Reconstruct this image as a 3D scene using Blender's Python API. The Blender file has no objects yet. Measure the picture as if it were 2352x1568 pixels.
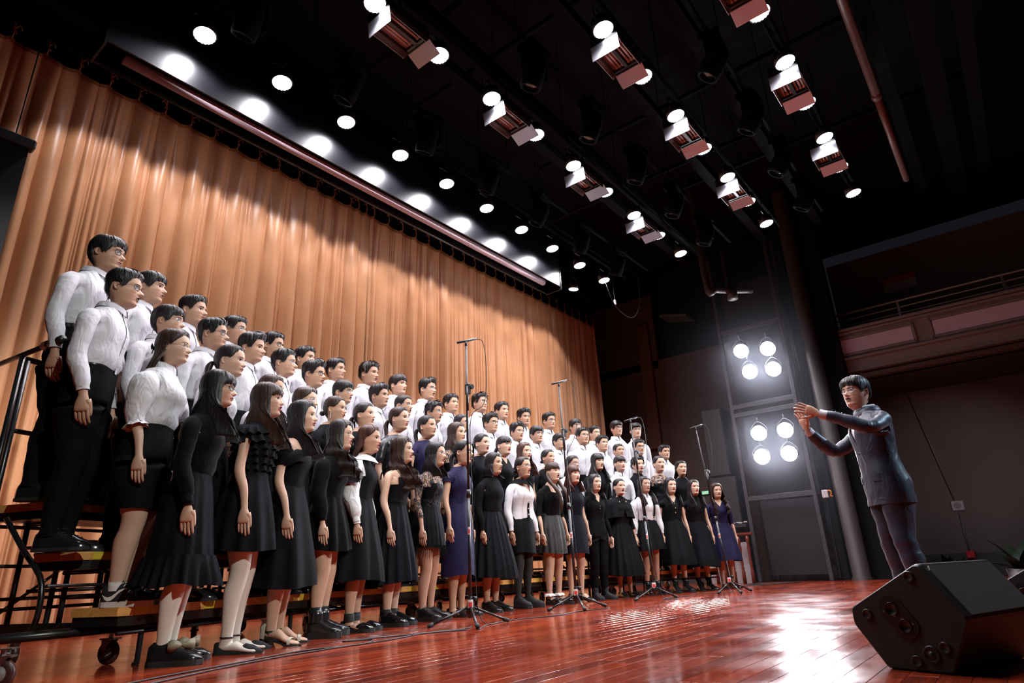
import bpy, math, random
import numpy as np
from mathutils import Vector, Matrix, Euler

# ------------------------------------------------------------------ camera
SC = bpy.context.scene
COL = SC.collection
CAM_H = 0.40
YAW, PITCH, ROLL, FPX = 37.94, 20.13, -2.506, 1431.43


def setup_camera():
    y, p, r = map(math.radians, (YAW, PITCH, ROLL))
    f = np.array([math.cos(p) * math.cos(y), math.cos(p) * math.sin(y), math.sin(p)])
    right = np.array([math.sin(y), -math.cos(y), 0.0])
    up = np.cross(right, f)
    r2 = right * math.cos(r) + up * math.sin(r)
    u2 = -right * math.sin(r) + up * math.cos(r)
    cd = bpy.data.cameras.new('camera')
    cd.sensor_width = 36.0
    cd.lens = FPX / 2352.0 * 36.0
    cd.clip_start = 0.05
    cd.clip_end = 200
    co = bpy.data.objects.new('camera', cd)
    COL.objects.link(co)
    m = Matrix(((r2[0], u2[0], -f[0], 0.0), (r2[1], u2[1], -f[1], 0.0), (r2[2], u2[2], -f[2], CAM_H), (0, 0, 0, 1)))
    co.matrix_world = m
    SC.camera = co


setup_camera()
SC.view_settings.view_transform = 'Standard'
SC.view_settings.look = 'None'
SC.view_settings.gamma = 1.0
SC.view_settings.use_curve_mapping = False
SC.view_settings.exposure = 0.3
SC.cycles.max_bounces = 4
SC.cycles.diffuse_bounces = 2
SC.cycles.glossy_bounces = 3
SC.cycles.transparent_max_bounces = 6
SC.cycles.caustics_reflective = False
SC.cycles.caustics_refractive = False
SC.cycles.sample_clamp_indirect = 4.0

# ------------------------------------------------------------------ world: a dark hall
w = bpy.data.worlds.new('hall_dark')
SC.world = w
w.use_nodes = True
w.node_tree.nodes['Background'].inputs[0].default_value = (0.55, 0.5, 0.7, 1)
w.node_tree.nodes['Background'].inputs[1].default_value = 0.010


def spot_light(name, loc, target, power, angle, blend=0.35, color=(1, 1, 1), radius=0.09):
    ld = bpy.data.lights.new(name, 'SPOT')
    ld.energy = power
    ld.spot_size = math.radians(angle)
    ld.spot_blend = blend
    ld.color = color
    ld.shadow_soft_size = radius
    lo = bpy.data.objects.new(name, ld)
    COL.objects.link(lo)
    lo.location = loc
    d = Vector(target) - Vector(loc)
    lo.rotation_euler = d.to_track_quat('-Z', 'Y').to_euler()
    return lo


# front-of-house spots on the hall's lighting bridge, aimed at the stage
FOH_Y, FOH_Z = -8.2, 7.2
for i, (fx, tx, ty, pw) in enumerate([(0.2, 2.0, 4.2, 2500), (3.0, 4.4, 4.8, 2050), (5.8, 6.2, 4.8, 2050), (8.6, 8.0, 4.8, 2400), (11.2, 10.2, 5.2, 2400)]):
    spot_light('front_spot', (fx, FOH_Y, FOH_Z), (tx, ty, 1.5), pw, 19, 0.6, (0.95, 1.0, 0.93), 0.12)

# cool follow spot on the conductor from the hall side, added low spot for the hall wall's soft pool
spot_light('conductor_spot', (9.6, -7.2, 6.4), (5.5, 0.8, 1.2), 3200, 12, 0.7, (0.55, 0.78, 1.0), 0.10)
spot_light('added_wall_spot', (6.5, -5.0, 2.3), (15.1, 0.75, 2.0), 700, 19, 1.0, (1.0, 0.84, 0.86), 0.15)

# grid of stage lamps: rows along X at the heights and spacing of the rig
LAMP_Z = 5.5
LX0, LDX = 1.93, 0.853
LAMP_ROWS = [
    # (Y, indices, aim offset (dx, dy, dz), power, cone)
    (5.20, range(0, 10), (0.0, -0.02, -2.0), 110, 150),
    (3.64, range(0, 10), (0.0, 0.0, -2.0), 95, 130),
    (2.15, range(1, 10), (0.0, 0.3, -2.0), 95, 125),
    (0.86, range(2, 10), (0.0, 0.5, -2.0), 85, 120),
]
LAMP_COL = (0.97, 0.93, 1.0)
for (ly, idx, off, pw, cone) in LAMP_ROWS:
    for k in idx:
        lx = LX0 + LDX * k
        d = Vector(off).normalized()
        p = Vector((lx, ly, LAMP_Z)) + d * 0.03
        spot_light('stage_lamp_light', p, p + d, pw, cone, 0.5, LAMP_COL, 0.08)
for k in range(0, 11):
    spot_light('wash_lamp_light', (LX0 + LDX * k, 6.42, 5.97), (LX0 + LDX * k, 6.56, 4.97), 70, 98, 0.3, LAMP_COL, 0.08)

# ------------------------------------------------------------------ helpers
MATS = {}


def nodemat(name):
    m = bpy.data.materials.new(name)
    m.use_nodes = True
    nt = m.node_tree
    return m, nt, nt.nodes['Principled BSDF']


def mat(name, color, rough=0.6, metal=0.0, var=0.0, scale=8.0, bump=0.0, bscale=60.0, spec=0.5, coat=0.0, sheen=0.0, stretch=(1, 1, 1), objvar=0.0, bdist=0.02, crease=None):
    """principled surface with procedural colour variation and fine relief"""
    if name in MATS:
        return MATS[name]
    m, nt, b = nodemat(name)
    N, L = nt.nodes, nt.links
    c = tuple(color) + (1,)
    b.inputs['Base Color'].default_value = c
    b.inputs['Roughness'].default_value = rough
    b.inputs['Metallic'].default_value = metal
    b.inputs['Specular IOR Level'].default_value = spec
    if coat:
        b.inputs['Coat Weight'].default_value = coat
        b.inputs['Coat Roughness'].default_value = 0.08
    if sheen:
        b.inputs['Sheen Weight'].default_value = sheen
        b.inputs['Sheen Roughness'].default_value = 0.4
    tc = N.new('ShaderNodeTexCoord')
    mp = N.new('ShaderNodeMapping')
    mp.inputs['Scale'].default_value = stretch
    L.new(tc.outputs['Object'], mp.inputs[0])
    nz = N.new('ShaderNodeTexNoise')
    nz.inputs['Scale'].default_value = scale
    nz.inputs['Detail'].default_value = 3
    L.new(mp.outputs[0], nz.inputs['Vector'])
    hsv = N.new('ShaderNodeHueSaturation')
    hsv.inputs['Color'].default_value = c
    mr = N.new('ShaderNodeMapRange')
    mr.inputs[1].default_value = 0.25
    mr.inputs[2].default_value = 0.75
    mr.inputs[3].default_value = 1 - var
    mr.inputs[4].default_value = 1 + var
    L.new(nz.outputs['Fac'], mr.inputs[0])
    if objvar:
        oi = N.new('ShaderNodeObjectInfo')
        mr2 = N.new('ShaderNodeMapRange')
        mr2.inputs[3].default_value = 1 - objvar
        mr2.inputs[4].default_value = 1 + objvar
        L.new(oi.outputs['Random'], mr2.inputs[0])
        mu = N.new('ShaderNodeMath')
        mu.operation = 'MULTIPLY'
        L.new(mr.outputs[0], mu.inputs[0])
        L.new(mr2.outputs[0], mu.inputs[1])
        L.new(mu.outputs[0], hsv.inputs['Value'])
    else:
        L.new(mr.outputs[0], hsv.inputs['Value'])
    L.new(hsv.outputs[0], b.inputs['Base Color'])
    if bump:
        n2 = N.new('ShaderNodeTexNoise')
        n2.inputs['Scale'].default_value = bscale
        n2.inputs['Detail'].default_value = 2
        L.new(mp.outputs[0], n2.inputs['Vector'])
        bp = N.new('ShaderNodeBump')
        bp.inputs['Strength'].default_value = bump
        bp.inputs['Distance'].default_value = bdist
        L.new(n2.outputs['Fac'], bp.inputs['Height'])
        L.new(bp.outputs[0], b.inputs['Normal'])
    if crease:
        n4 = N.new('ShaderNodeTexNoise')
        n4.inputs['Scale'].default_value = crease[0]
        n4.inputs['Detail'].default_value = 2.0
        n4.inputs['Distortion'].default_value = 0.8
        mp2 = N.new('ShaderNodeMapping')
        mp2.inputs['Scale'].default_value = (1.6, 1.0, 0.55)
        mp2.inputs['Rotation'].default_value = (0.5, 0.4, 0.0)
        L.new(tc.outputs['Object'], mp2.inputs[0])
        L.new(mp2.outputs[0], n4.inputs['Vector'])
        sb = N.new('ShaderNodeMath')
        sb.operation = 'SUBTRACT'
        sb.inputs[1].default_value = 0.5
        L.new(n4.outputs['Fac'], sb.inputs[0])
        ab = N.new('ShaderNodeMath')
        ab.operation = 'ABSOLUTE'
        L.new(sb.outputs[0], ab.inputs[0])
        sq = N.new('ShaderNodeMath')
        sq.operation = 'MULTIPLY'
        sq.inputs[1].default_value = -1.0
        L.new(ab.outputs[0], sq.inputs[0])
        bp2 = N.new('ShaderNodeBump')
        bp2.inputs['Strength'].default_value = crease[1]
        bp2.inputs['Distance'].default_value = crease[2]
        L.new(sq.outputs[0], bp2.inputs['Height'])
        if bump:
            L.new(bp.outputs[0], bp2.inputs['Normal'])
        L.new(bp2.outputs[0], b.inputs['Normal'])
    MATS[name] = m
    return m


def emat(name, color, strength):
    if name in MATS:
        return MATS[name]
    m, nt, b = nodemat(name)
    b.inputs['Base Color'].default_value = (0.8, 0.8, 0.8, 1)
    b.inputs['Emission Color'].default_value = tuple(color) + (1,)
    b.inputs['Emission Strength'].default_value = strength
    MATS[name] = m
    return m


def mesh_np(name, V, F, smooth=True, mats=(), midx=None):
    """V (n,3) array; F a list of integer arrays (m,3) / (m,4)"""
    me = bpy.data.meshes.new(name)
    V = np.asarray(V, dtype=np.float32)
    if not isinstance(F, (list, tuple)) or (len(F) and np.isscalar(F[0])):
        F = [F]
    F = [np.asarray(f, dtype=np.int32) for f in F if len(f)]
    F = [f.reshape(1, -1) if f.ndim == 1 else f for f in F]
    me.vertices.add(len(V))
    me.vertices.foreach_set('co', V.ravel())
    loops = np.concatenate([f.ravel() for f in F])
    tot = np.concatenate([np.full(len(f), f.shape[1], np.int32) for f in F])
    start = np.concatenate([[0], np.cumsum(tot)[:-1]]).astype(np.int32)
    me.loops.add(len(loops))
    me.loops.foreach_set('vertex_index', loops)
    me.polygons.add(len(tot))
    me.polygons.foreach_set('loop_start', start)
    me.polygons.foreach_set('use_smooth', np.full(len(tot), smooth, bool))
    if midx is not None:
        me.polygons.foreach_set('material_index', np.concatenate([np.asarray(m, np.int32) for m in midx]))
    for m in mats:
        me.materials.append(m)
    me.update(calc_edges=True)
    me.validate()
    return me


class MB:
    """collects geometry for one mesh"""

    def __init__(self):
        self.V, self.F, self.M, self.S, self.n = [], [], [], [], 0

    def add(self, V, F, mi=0):
        V = np.asarray(V, float).reshape(-1, 3)
        if not isinstance(F, list):
            F = [F]
        for f in F:
            f = np.asarray(f, int)
            if f.size == 0:
                continue
            if f.ndim == 1:
                f = f.reshape(1, -1)
            self.F.append(f + self.n)
            self.M.append(np.full(len(f), mi, int))
        self.V.append(V)
        self.n += len(V)
        return self

    def box(self, c, s, rz=0.0, mi=0, bev=0.0, rot=None):
        x, y, z = [v / 2 for v in s]
        if bev <= 0:
            P = np.array([[-x, -y, -z], [x, -y, -z], [x, y, -z], [-x, y, -z], [-x, -y, z], [x, -y, z], [x, y, z], [-x, y, z]])
            Fq = np.array([[3, 2, 1, 0], [4, 5, 6, 7], [0, 1, 5, 4], [1, 2, 6, 5], [2, 3, 7, 6], [3, 0, 4, 7]])
            fs = [Fq]
        else:
            b = min(bev, 0.49 * 2 * min(x, y, z))
            P, ids = [], {}
            for i, sx in enumerate((-1, 1)):
                for j, sy in enumerate((-1, 1)):
                    for k, sz in enumerate((-1, 1)):
                        for a in range(3):
                            q = [sx * x, sy * y, sz * z]
                            for t in range(3):
                                if t != a:
                                    q[t] -= (sx, sy, sz)[t] * b
                            ids[(i, j, k, a)] = len(P)
                            P.append(q)
            P = np.array(P)
            quads, tris = [], []
            sg = {}
            for a in range(3):
                o = [t for t in range(3) if t != a]
                for s_ in (0, 1):
                    loop = []
                    for (u, v) in ((0, 0), (1, 0), (1, 1), (0, 1)):
                        t = [0, 0, 0]
                        t[a] = s_
                        t[o[0]] = u
                        t[o[1]] = v
                        loop.append(ids[(t[0], t[1], t[2], a)])
                    quads.append(loop)
            for a in range(3):  # edges along axis a
                o = [t for t in range(3) if t != a]
                for u in (0, 1):
                    for v in (0, 1):
                        t0 = [0, 0, 0]
                        t0[o[0]] = u
                        t0[o[1]] = v
                        t1 = list(t0)
                        t1[a] = 1
                        quads.append([ids[(*t0, o[0])], ids[(*t1, o[0])], ids[(*t1, o[1])], ids[(*t0, o[1])]])
            for i in (0, 1):
                for j in (0, 1):
                    for k in (0, 1):
                        tris.append([ids[(i, j, k, 0)], ids[(i, j, k, 1)], ids[(i, j, k, 2)]])
            # orient outward
            def ori(fl):
                out = []
                for f in fl:
                    c0 = P[f].mean(0)
                    nn = np.cross(P[f[1]] - P[f[0]], P[f[2]] - P[f[0]])
                    out.append(f if np.dot(nn, c0) > 0 else f[::-1])
                return np.array(out)
            fs = [ori(quads), ori(tris)]
        if rot is not None:
            P = P @ np.array(rot.to_3x3() if hasattr(rot, 'to_3x3') else rot).T
        if rz:
            cc, ss = math.cos(rz), math.sin(rz)
            P = P @ np.array([[cc, ss, 0], [-ss, cc, 0], [0, 0, 1]])
        return self.add(P + np.asarray(c, float), fs, mi)

    def tube(self, pts, r, n=8, mi=0, caps=True, ry=None):
        V, fs = sweep(pts, r, n, caps, ry)
        return self.add(V, fs, mi)

    def lathe(self, prof, n=16, c=(0, 0, 0), rot=None, mi=0):
        """prof list of (r, z)"""
        prof = np.asarray(prof, float)
        a = np.linspace(0, 2 * np.pi, n, endpoint=False)
        V = np.stack([prof[:, 0, None] * np.cos(a), prof[:, 0, None] * np.sin(a), np.repeat(prof[:, 1, None], n, 1)], -1).reshape(-1, 3)
        if rot is not None:
            V = V @ np.array(rot).T
        F = gridfaces(len(prof), n, True)
        return self.add(V + np.asarray(c, float), F, mi)

    def prism(self, poly, d0, d1, frame=None, mi=0):
        """polygon (u,v) extruded along w from d0 to d1; frame = (origin, U, V, W)"""
        poly = np.asarray(poly, float)
        n = len(poly)
        o, U, Vv, Wv = frame if frame is not None else (np.zeros(3), np.array([1., 0, 0]), np.array([0, 1., 0]), np.array([0, 0, 1.]))
        A = o + poly[:, :1] * U + poly[:, 1:] * Vv + d0 * np.asarray(Wv)
        B = o + poly[:, :1] * U + poly[:, 1:] * Vv + d1 * np.asarray(Wv)
        i = np.arange(n)
        j = (i + 1) % n
        side = np.stack([i, j, j + n, i + n], 1)
        return self.add(np.vstack([A, B]), [side, np.arange(n)[::-1].reshape(1, -1), (np.arange(n) + n).reshape(1, -1)], mi)

    def mesh(self, name, mats=(), smooth=False):
        return mesh_np(name, np.vstack(self.V), self.F, smooth, mats, self.M)

    def build(self, name, m, parent=None, smooth=False, **kw):
        ms = m if isinstance(m, (list, tuple)) else [m]
        me = self.mesh(name, ms, smooth)
        return obj(name, me, parent, **kw)


def gridfaces(r, c, wrap=False, off=0):
    i = np.arange(r - 1)[:, None]
    j = np.arange(c if wrap else c - 1)[None, :]
    j2 = (j + 1) % c
    a = i * c + j
    b = i * c + j2
    d = (i + 1) * c + j
    e = (i + 1) * c + j2
    return (np.stack([a, b, e, d], -1).reshape(-1, 4)) + off


def sweep(pts, r, n=8, caps=True, ry=None):
    P = np.asarray(pts, float)
    m = len(P)
    r = np.broadcast_to(np.asarray(r, float), (m,))
    ry = r if ry is None else np.broadcast_to(np.asarray(ry, float), (m,))
    T = np.gradient(P, axis=0)
    T /= np.maximum(np.linalg.norm(T, axis=1, keepdims=True), 1e-9)
    U = np.zeros_like(P)
    up = np.array([0, 0, 1.0]) if abs(T[0][2]) < 0.9 else np.array([1.0, 0, 0])
    u = np.cross(up, T[0])
    u /= np.linalg.norm(u)
    for i in range(m):
        u = u - T[i] * np.dot(u, T[i])
        u /= max(np.linalg.norm(u), 1e-9)
        U[i] = u
    Wv = np.cross(T, U)
    a = np.linspace(0, 2 * np.pi, n, endpoint=False)
    V = P[:, None, :] + (r[:, None] * np.cos(a))[..., None] * U[:, None, :] + (ry[:, None] * np.sin(a))[..., None] * Wv[:, None, :]
    fs = [gridfaces(m, n, True)]
    if caps:
        fs += [np.arange(n)[::-1].reshape(1, -1), (np.arange(n) + (m - 1) * n).reshape(1, -1)]
    return V.reshape(-1, 3), fs


def spline(pts, n=24):
    """Catmull-Rom through pts"""
    P = np.asarray(pts, float)
    if len(P) < 3:
        t = np.linspace(0, 1, n)[:, None]
        return P[0] * (1 - t) + P[-1] * t
    Q = np.vstack([2 * P[0] - P[1], P, 2 * P[-1] - P[-2]])
    k = len(P) - 1
    out = []
    for s in np.linspace(0, k, n):
        i = min(int(s), k - 1)
        t = s - i
        p0, p1, p2, p3 = Q[i:i + 4]
        out.append(0.5 * (2 * p1 + (p2 - p0) * t + (2 * p0 - 5 * p1 + 4 * p2 - p3) * t * t + (3 * p1 - p0 - 3 * p2 + p3) * t ** 3))
    return np.array(out)


def obj(name, me, parent=None, label=None, cat=None, group=None, kind=None, loc=None, rot=None):
    o = bpy.data.objects.new(name, me)
    COL.objects.link(o)
    if parent is not None:
        o.parent = parent
    if label:
        o['label'] = label
    if cat:
        o['category'] = cat
    if group:
        o['group'] = group
    if kind:
        o['kind'] = kind
    if loc is not None:
        o.location = loc
    if rot is not None:
        o.rotation_euler = rot
    return o


def empty(name, loc, rz=0.0, label=None, cat=None, group=None, kind=None):
    o = obj(name, None, None, label, cat, group, kind)
    o.location = loc
    o.rotation_euler = (0, 0, rz)
    o.empty_display_size = 0.1
    return o


def copy_tree(o, parent=None):
    c = o.copy()
    COL.objects.link(c)
    c.parent = parent
    for ch in list(o.children):
        copy_tree(ch, c)
    return c

# ------------------------------------------------------------------ materials of the place
def plank_material():
    m, nt, b = nodemat('red_plank')
    N, L = nt.nodes, nt.links
    tc = N.new('ShaderNodeTexCoord')
    oi = N.new('ShaderNodeObjectInfo')
    ge = N.new('ShaderNodeNewGeometry')
    ad = N.new('ShaderNodeMath')
    ad.operation = 'ADD'
    L.new(oi.outputs['Random'], ad.inputs[0])
    L.new(ge.outputs['Random Per Island'], ad.inputs[1])
    fr = N.new('ShaderNodeMath')
    fr.operation = 'FRACT'
    L.new(ad.outputs[0], fr.inputs[0])
    ramp = N.new('ShaderNodeValToRGB')
    el = ramp.color_ramp.elements
    el[0].color = (0.120, 0.015, 0.0065, 1)
    el[1].color = (0.31, 0.044, 0.014, 1)
    e = el.new(0.35)
    e.color = (0.20, 0.025, 0.009, 1)
    e = el.new(0.75)
    e.color = (0.25, 0.032, 0.011, 1)
    L.new(fr.outputs[0], ramp.inputs[0])
    mp = N.new('ShaderNodeMapping')
    mp.inputs['Scale'].default_value = (1.6, 34, 5)
    L.new(ge.outputs['Position'], mp.inputs[0])
    # shift the grain from plank to plank
    va = N.new('ShaderNodeVectorMath')
    va.operation = 'ADD'
    L.new(mp.outputs[0], va.inputs[0])
    L.new(fr.outputs[0], va.inputs[1])
    nz = N.new('ShaderNodeTexNoise')
    nz.inputs['Scale'].default_value = 2.2
    nz.inputs['Detail'].default_value = 5
    nz.inputs['Distortion'].default_value = 0.8
    L.new(va.outputs[0], nz.inputs['Vector'])
    mr = N.new('ShaderNodeMapRange')
    mr.inputs[1].default_value = 0.3
    mr.inputs[2].default_value = 0.7
    mr.inputs[3].default_value = 0.55
    mr.inputs[4].default_value = 1.35
    L.new(nz.outputs['Fac'], mr.inputs[0])
    hsv = N.new('ShaderNodeHueSaturation')
    L.new(ramp.outputs[0], hsv.inputs['Color'])
    L.new(mr.outputs[0], hsv.inputs['Value'])
    L.new(hsv.outputs[0], b.inputs['Base Color'])
    # scuffs vary the gloss
    n2 = N.new('ShaderNodeTexNoise')
    n2.inputs['Scale'].default_value = 3.0
    n2.inputs['Detail'].default_value = 6
    L.new(ge.outputs['Position'], n2.inputs['Vector'])
    m2 = N.new('ShaderNodeMapRange')
    m2.inputs[1].default_value = 0.35
    m2.inputs[2].default_value = 0.7
    m2.inputs[3].default_value = 0.11
    m2.inputs[4].default_value = 0.20
    L.new(n2.outputs['Fac'], m2.inputs[0])
    L.new(m2.outputs[0], b.inputs['Roughness'])
    n3 = N.new('ShaderNodeTexNoise')
    n3.inputs['Scale'].default_value = 5.0
    n3.inputs['Detail'].default_value = 3
    L.new(ge.outputs['Position'], n3.inputs['Vector'])
    bp = N.new('ShaderNodeBump')
    bp.inputs['Strength'].default_value = 0.10
    bp.inputs['Distance'].default_value = 0.02
    L.new(n3.outputs['Fac'], bp.inputs['Height'])
    L.new(bp.outputs[0], b.inputs['Normal'])
    b.inputs['Specular IOR Level'].default_value = 0.45
    return m


BLACK = mat('black_paint', (0.012, 0.012, 0.014), 0.55, var=0.2)
BLACKM = mat('black_metal', (0.012, 0.012, 0.013), 0.32, metal=0.0, var=0.1, spec=0.6)
DARK = mat('dark_void', (0.006, 0.006, 0.008), 0.9)
STEEL = mat('grey_steel', (0.35, 0.35, 0.36), 0.35, metal=1.0, var=0.1)
CHROME = mat('chrome', (0.6, 0.6, 0.6), 0.15, metal=1.0)
PLANK = plank_material()

# ------------------------------------------------------------------ stage floor
FX0, FX1, FY0, FY1 = -1.0, 12.75, -3.2, 7.75
PW = 0.094
floor = MB().box(((FX0 + FX1) / 2, (FY0 + FY1) / 2, -0.062), (FX1 - FX0, FY1 - FY0, 0.08)).build('floor', mat('sub_floor', (0.02, 0.006, 0.004), 0.8), kind='structure')


def plank_box(mb, x0, x1, y0, y1):
    g = 0.0007
    b = 0.0011
    x0 += g
    x1 -= g
    y0 += g
    y1 -= g
    P = [(x0, y0, -0.022), (x1, y0, -0.022), (x1, y1, -0.022), (x0, y1, -0.022),
         (x0, y0, -b * 0.7), (x1, y0, -b * 0.7), (x1, y1, -b * 0.7), (x0, y1, -b * 0.7),
         (x0 + b, y0 + b, 0), (x1 - b, y0 + b, 0), (x1 - b, y1 - b, 0), (x0 + b, y1 - b, 0)]
    F = [[8, 9, 10, 11]]
    for k in range(4):
        k2 = (k + 1) % 4
        F.append([k, k2, 4 + k2, 4 + k])
        F.append([4 + k, 4 + k2, 8 + k2, 8 + k])
    mb.add(P, np.array(F))


def build_floor():
    rnd = random.Random(4)
    planks = []
    nrow = int((FY1 - FY0) / PW)
    lens = [0.75, 0.9, 1.05, 1.2]
    for r in range(nrow):
        y0 = FY0 + r * PW
        x = FX0 - rnd.random() * 0.9
        while x < FX1:
            l = rnd.choice(lens)
            a, b_ = x, x + l
            x = b_
            if b_ < FX0 + 0.1 or a > FX1 - 0.1:
                continue
            planks.append((a, b_, y0, l, rnd.random()))
    yw = math.radians(YAW)

    def px_area(p):
        cx, cy = (p[0] + p[1]) / 2, p[2] + PW / 2
        d = math.hypot(cx, cy)
        az = math.atan2(cy, cx) - yw
        # only what the frame can see and people do not stand on counts
        if abs(az) > math.radians(41) or cx < 0.3 or d < 2.35:
            return 0
        return p[3] * PW / d ** 3
    order = sorted(planks, key=px_area, reverse=True)
    near, rest = order[:300], order[300:]
    meshes = {}
    for l in lens:
        mb = MB()
        plank_box(mb, 0, l, 0, PW)
        meshes[l] = mb.mesh('plank', [PLANK])
    for p in near:
        obj('plank', meshes[p[3]], floor, loc=(p[0], p[2], 0))
    mb = MB()
    for p in rest:
        plank_box(mb, max(p[0], FX0), min(p[1], FX1), p[2], p[2] + PW)
    o = mb.build('planks', PLANK, floor, kind='stuff')


build_floor()

# ------------------------------------------------------------------ curtain (two satin panels tied to a pipe)
CURT = mat('gold_satin', (0.66, 0.315, 0.145), 0.33, var=0.05, scale=3, sheen=0.2, spec=0.45, bump=0.15, bscale=180, bdist=0.002)
CURTY = 7.3
CTOP = 6.06


def fold_y(x, seed):
    """pleated cloth depth along the rail: rounded folds parted by narrow creases"""
    rng = np.random.RandomState(int(seed * 10))
    edges = [-3.0]
    while edges[-1] < 15:
        edges.append(edges[-1] + (rng.choice([0.032, 0.045, 0.06, 0.09, 0.13, 0.19, 0.23]) * (0.8 + 0.4 * rng.rand())))
    e = np.array(edges)
    dep = 0.35 + 0.65 * rng.rand(len(e))
    skew = 0.6 * (rng.rand(len(e)) - 0.5)
    i = np.clip(np.searchsorted(e, x) - 1, 0, len(e) - 2)
    wdt = e[i + 1] - e[i]
    u = np.clip((x - e[i]) / wdt, 0, 1)
    u = np.clip(u + skew[i] * u * (1 - u), 0, 1)
    bulge = np.sqrt(np.maximum(1 - (2 * u - 1) ** 2, 0)) * 0.75 + np.sin(np.pi * u) * 0.25
    y = 0.05 - bulge * np.minimum(wdt * 0.62, 0.105) * dep[i]
    return y + 0.010 * np.sin(x * 2.6 + seed)


def curtain_panel(x0, x1, seed, ties, label):
    nx = int((x1 - x0) / 0.0075)
    zz = np.concatenate([[CTOP], CTOP - np.array([0.03, 0.07, 0.12, 0.2, 0.32, 0.5, 0.75, 1.1]), np.linspace(4.5, 0.06, 16)])
    x = np.linspace(x0, x1, nx)
    tx = np.array(ties)
    d = np.min(np.abs(x[:, None] - tx[None, :]), 1)
    sp = np.clip(d / 0.16, 0, 1)
    sag = 0.085 * (1 - (1 - sp) ** 2)
    V = []
    for z in zz:
        t = (CTOP - z) / CTOP
        g = min(1.0, 0.25 + t * 3.2)
        drift = 0.02 * t * np.sin(x * 5.3 + seed) + 0.05 * t * np.sin(x * 1.7)
        y = CURTY + fold_y(x + drift * 0.7, seed) * g * (1 + 0.35 * t) + 0.03 * (1 - g) * np.cos(np.pi * np.clip(d / 0.16, 0, 1))
        zt = z - sag * max(0, 1 - t * 9) + (0.012 * np.sin(x * 31) if z < 0.1 else 0)
        V.append(np.stack([x + drift, y, np.broadcast_to(zt, x.shape)], 1))
    V = np.concatenate(V)
    F = gridfaces(len(zz), nx)
    root = empty('stage_curtain', (0, 0, 0), label=label, cat='curtain')
    root.location = ((x0 + x1) / 2, CURTY, 0)
    off = np.array(root.location)
    o = obj('cloth', mesh_np('cloth', V - off, [F], True, [CURT]), root)
    # heading tape along the scalloped top
    hv = []
    for dz, dy in ((0.004, -0.004), (-0.05, -0.010)):
        y = CURTY + fold_y(x, seed) * 0.25 + 0.03 * 0.75 * np.cos(np.pi * np.clip(d / 0.16, 0, 1)) + dy
        hv.append(np.stack([x, y - 0.004, CTOP - sag + dz], 1))
    obj('heading_tape', mesh_np('heading_tape', np.concatenate(hv) - off, [gridfaces(2, nx)], True, [mat('gold_tape', (0.34, 0.13, 0.03), 0.6)]), root)
    rnd = random.Random(seed * 100)
    TM = mat('tie_cloth', (0.42, 0.15, 0.05), 0.7)
    variants = []
    for v in range(4):
        mb = MB()
        a = 0.02 + 0.03 * rnd.random()
        b_ = rnd.choice((-1, 1)) * (0.03 + 0.04 * rnd.random())
        mb.tube(spline([(0, 0, -0.03), (0.006, -0.012, 0.04), (-0.004, -0.01, 0.09), (0.0, 0.0, 0.17)], 8), 0.009, 5)
        mb.tube(spline([(0, -0.012, 0.085), (b_, -0.03, 0.10 + a), (b_ * 1.5, -0.035, 0.085)], 6), 0.007, 5)
        mb.tube(spline([(0, -0.012, 0.085), (b_ * 0.4, -0.03, 0.04), (b_ * 0.6, -0.03, 0.015)], 6), 0.006, 5)
        variants.append(mb.mesh('tie', [TM], True))
    for t in ties:
        o = obj('tie', rnd.choice(variants), root, loc=(t - off[0], 0.0, CTOP))
    return root


TL = [5.60 - 0.32 * k for k in range(0, 20)] + [5.44]
TR = [5.76 + 0.3147 * k for k in range(0, 23)]
curtain_panel(-0.55, 5.675, 1.7, TL, 'golden brown pleated stage curtain panel behind the riser end with the handrail')
curtain_panel(5.70, 12.72, 4.1, TR, 'golden brown pleated stage curtain panel ending beside the dark brick side wall')
pipe = MB().tube([(-0.6, CURTY, CTOP + 0.19), (12.9, CURTY, CTOP + 0.19)], 0.025, 8)
pipe.build('curtain_pipe', BLACK, smooth=True, label='black pipe that the golden curtain is tied to', cat='pipe')

# ------------------------------------------------------------------ walls and ceiling
DKW = mat('black_wall', (0.0045, 0.0045, 0.0055), 0.9, var=0.2, spec=0.2)
MB().box((7, 8.1, 3.9), (18, 0.1, 8.2)).build('wall_back', DKW, kind='structure')


def brick_mat():
    m, nt, b = nodemat('dark_brick')
    N, L = nt.nodes, nt.links
    ge = N.new('ShaderNodeNewGeometry')
    sx = N.new('ShaderNodeSeparateXYZ')
    cx = N.new('ShaderNodeCombineXYZ')
    L.new(ge.outputs['Position'], sx.inputs[0])
    L.new(sx.outputs['Y'], cx.inputs['X'])
    L.new(sx.outputs['Z'], cx.inputs['Y'])
    br = N.new('ShaderNodeTexBrick')
    br.inputs['Scale'].default_value = 1.0
    br.inputs['Brick Width'].default_value = 0.24
    br.inputs['Row Height'].default_value = 0.075
    br.inputs['Mortar Size'].default_value = 0.006
    br.inputs['Color1'].default_value = (0.080, 0.052, 0.046, 1)
    br.inputs['Color2'].default_value = (0.095, 0.062, 0.054, 1)
    br.inputs['Mortar'].default_value = (0.055, 0.042, 0.040, 1)
    L.new(cx.outputs[0], br.inputs['Vector'])
    L.new(br.outputs['Color'], b.inputs['Base Color'])
    b.inputs['Roughness'].default_value = 0.8
    return m


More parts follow.
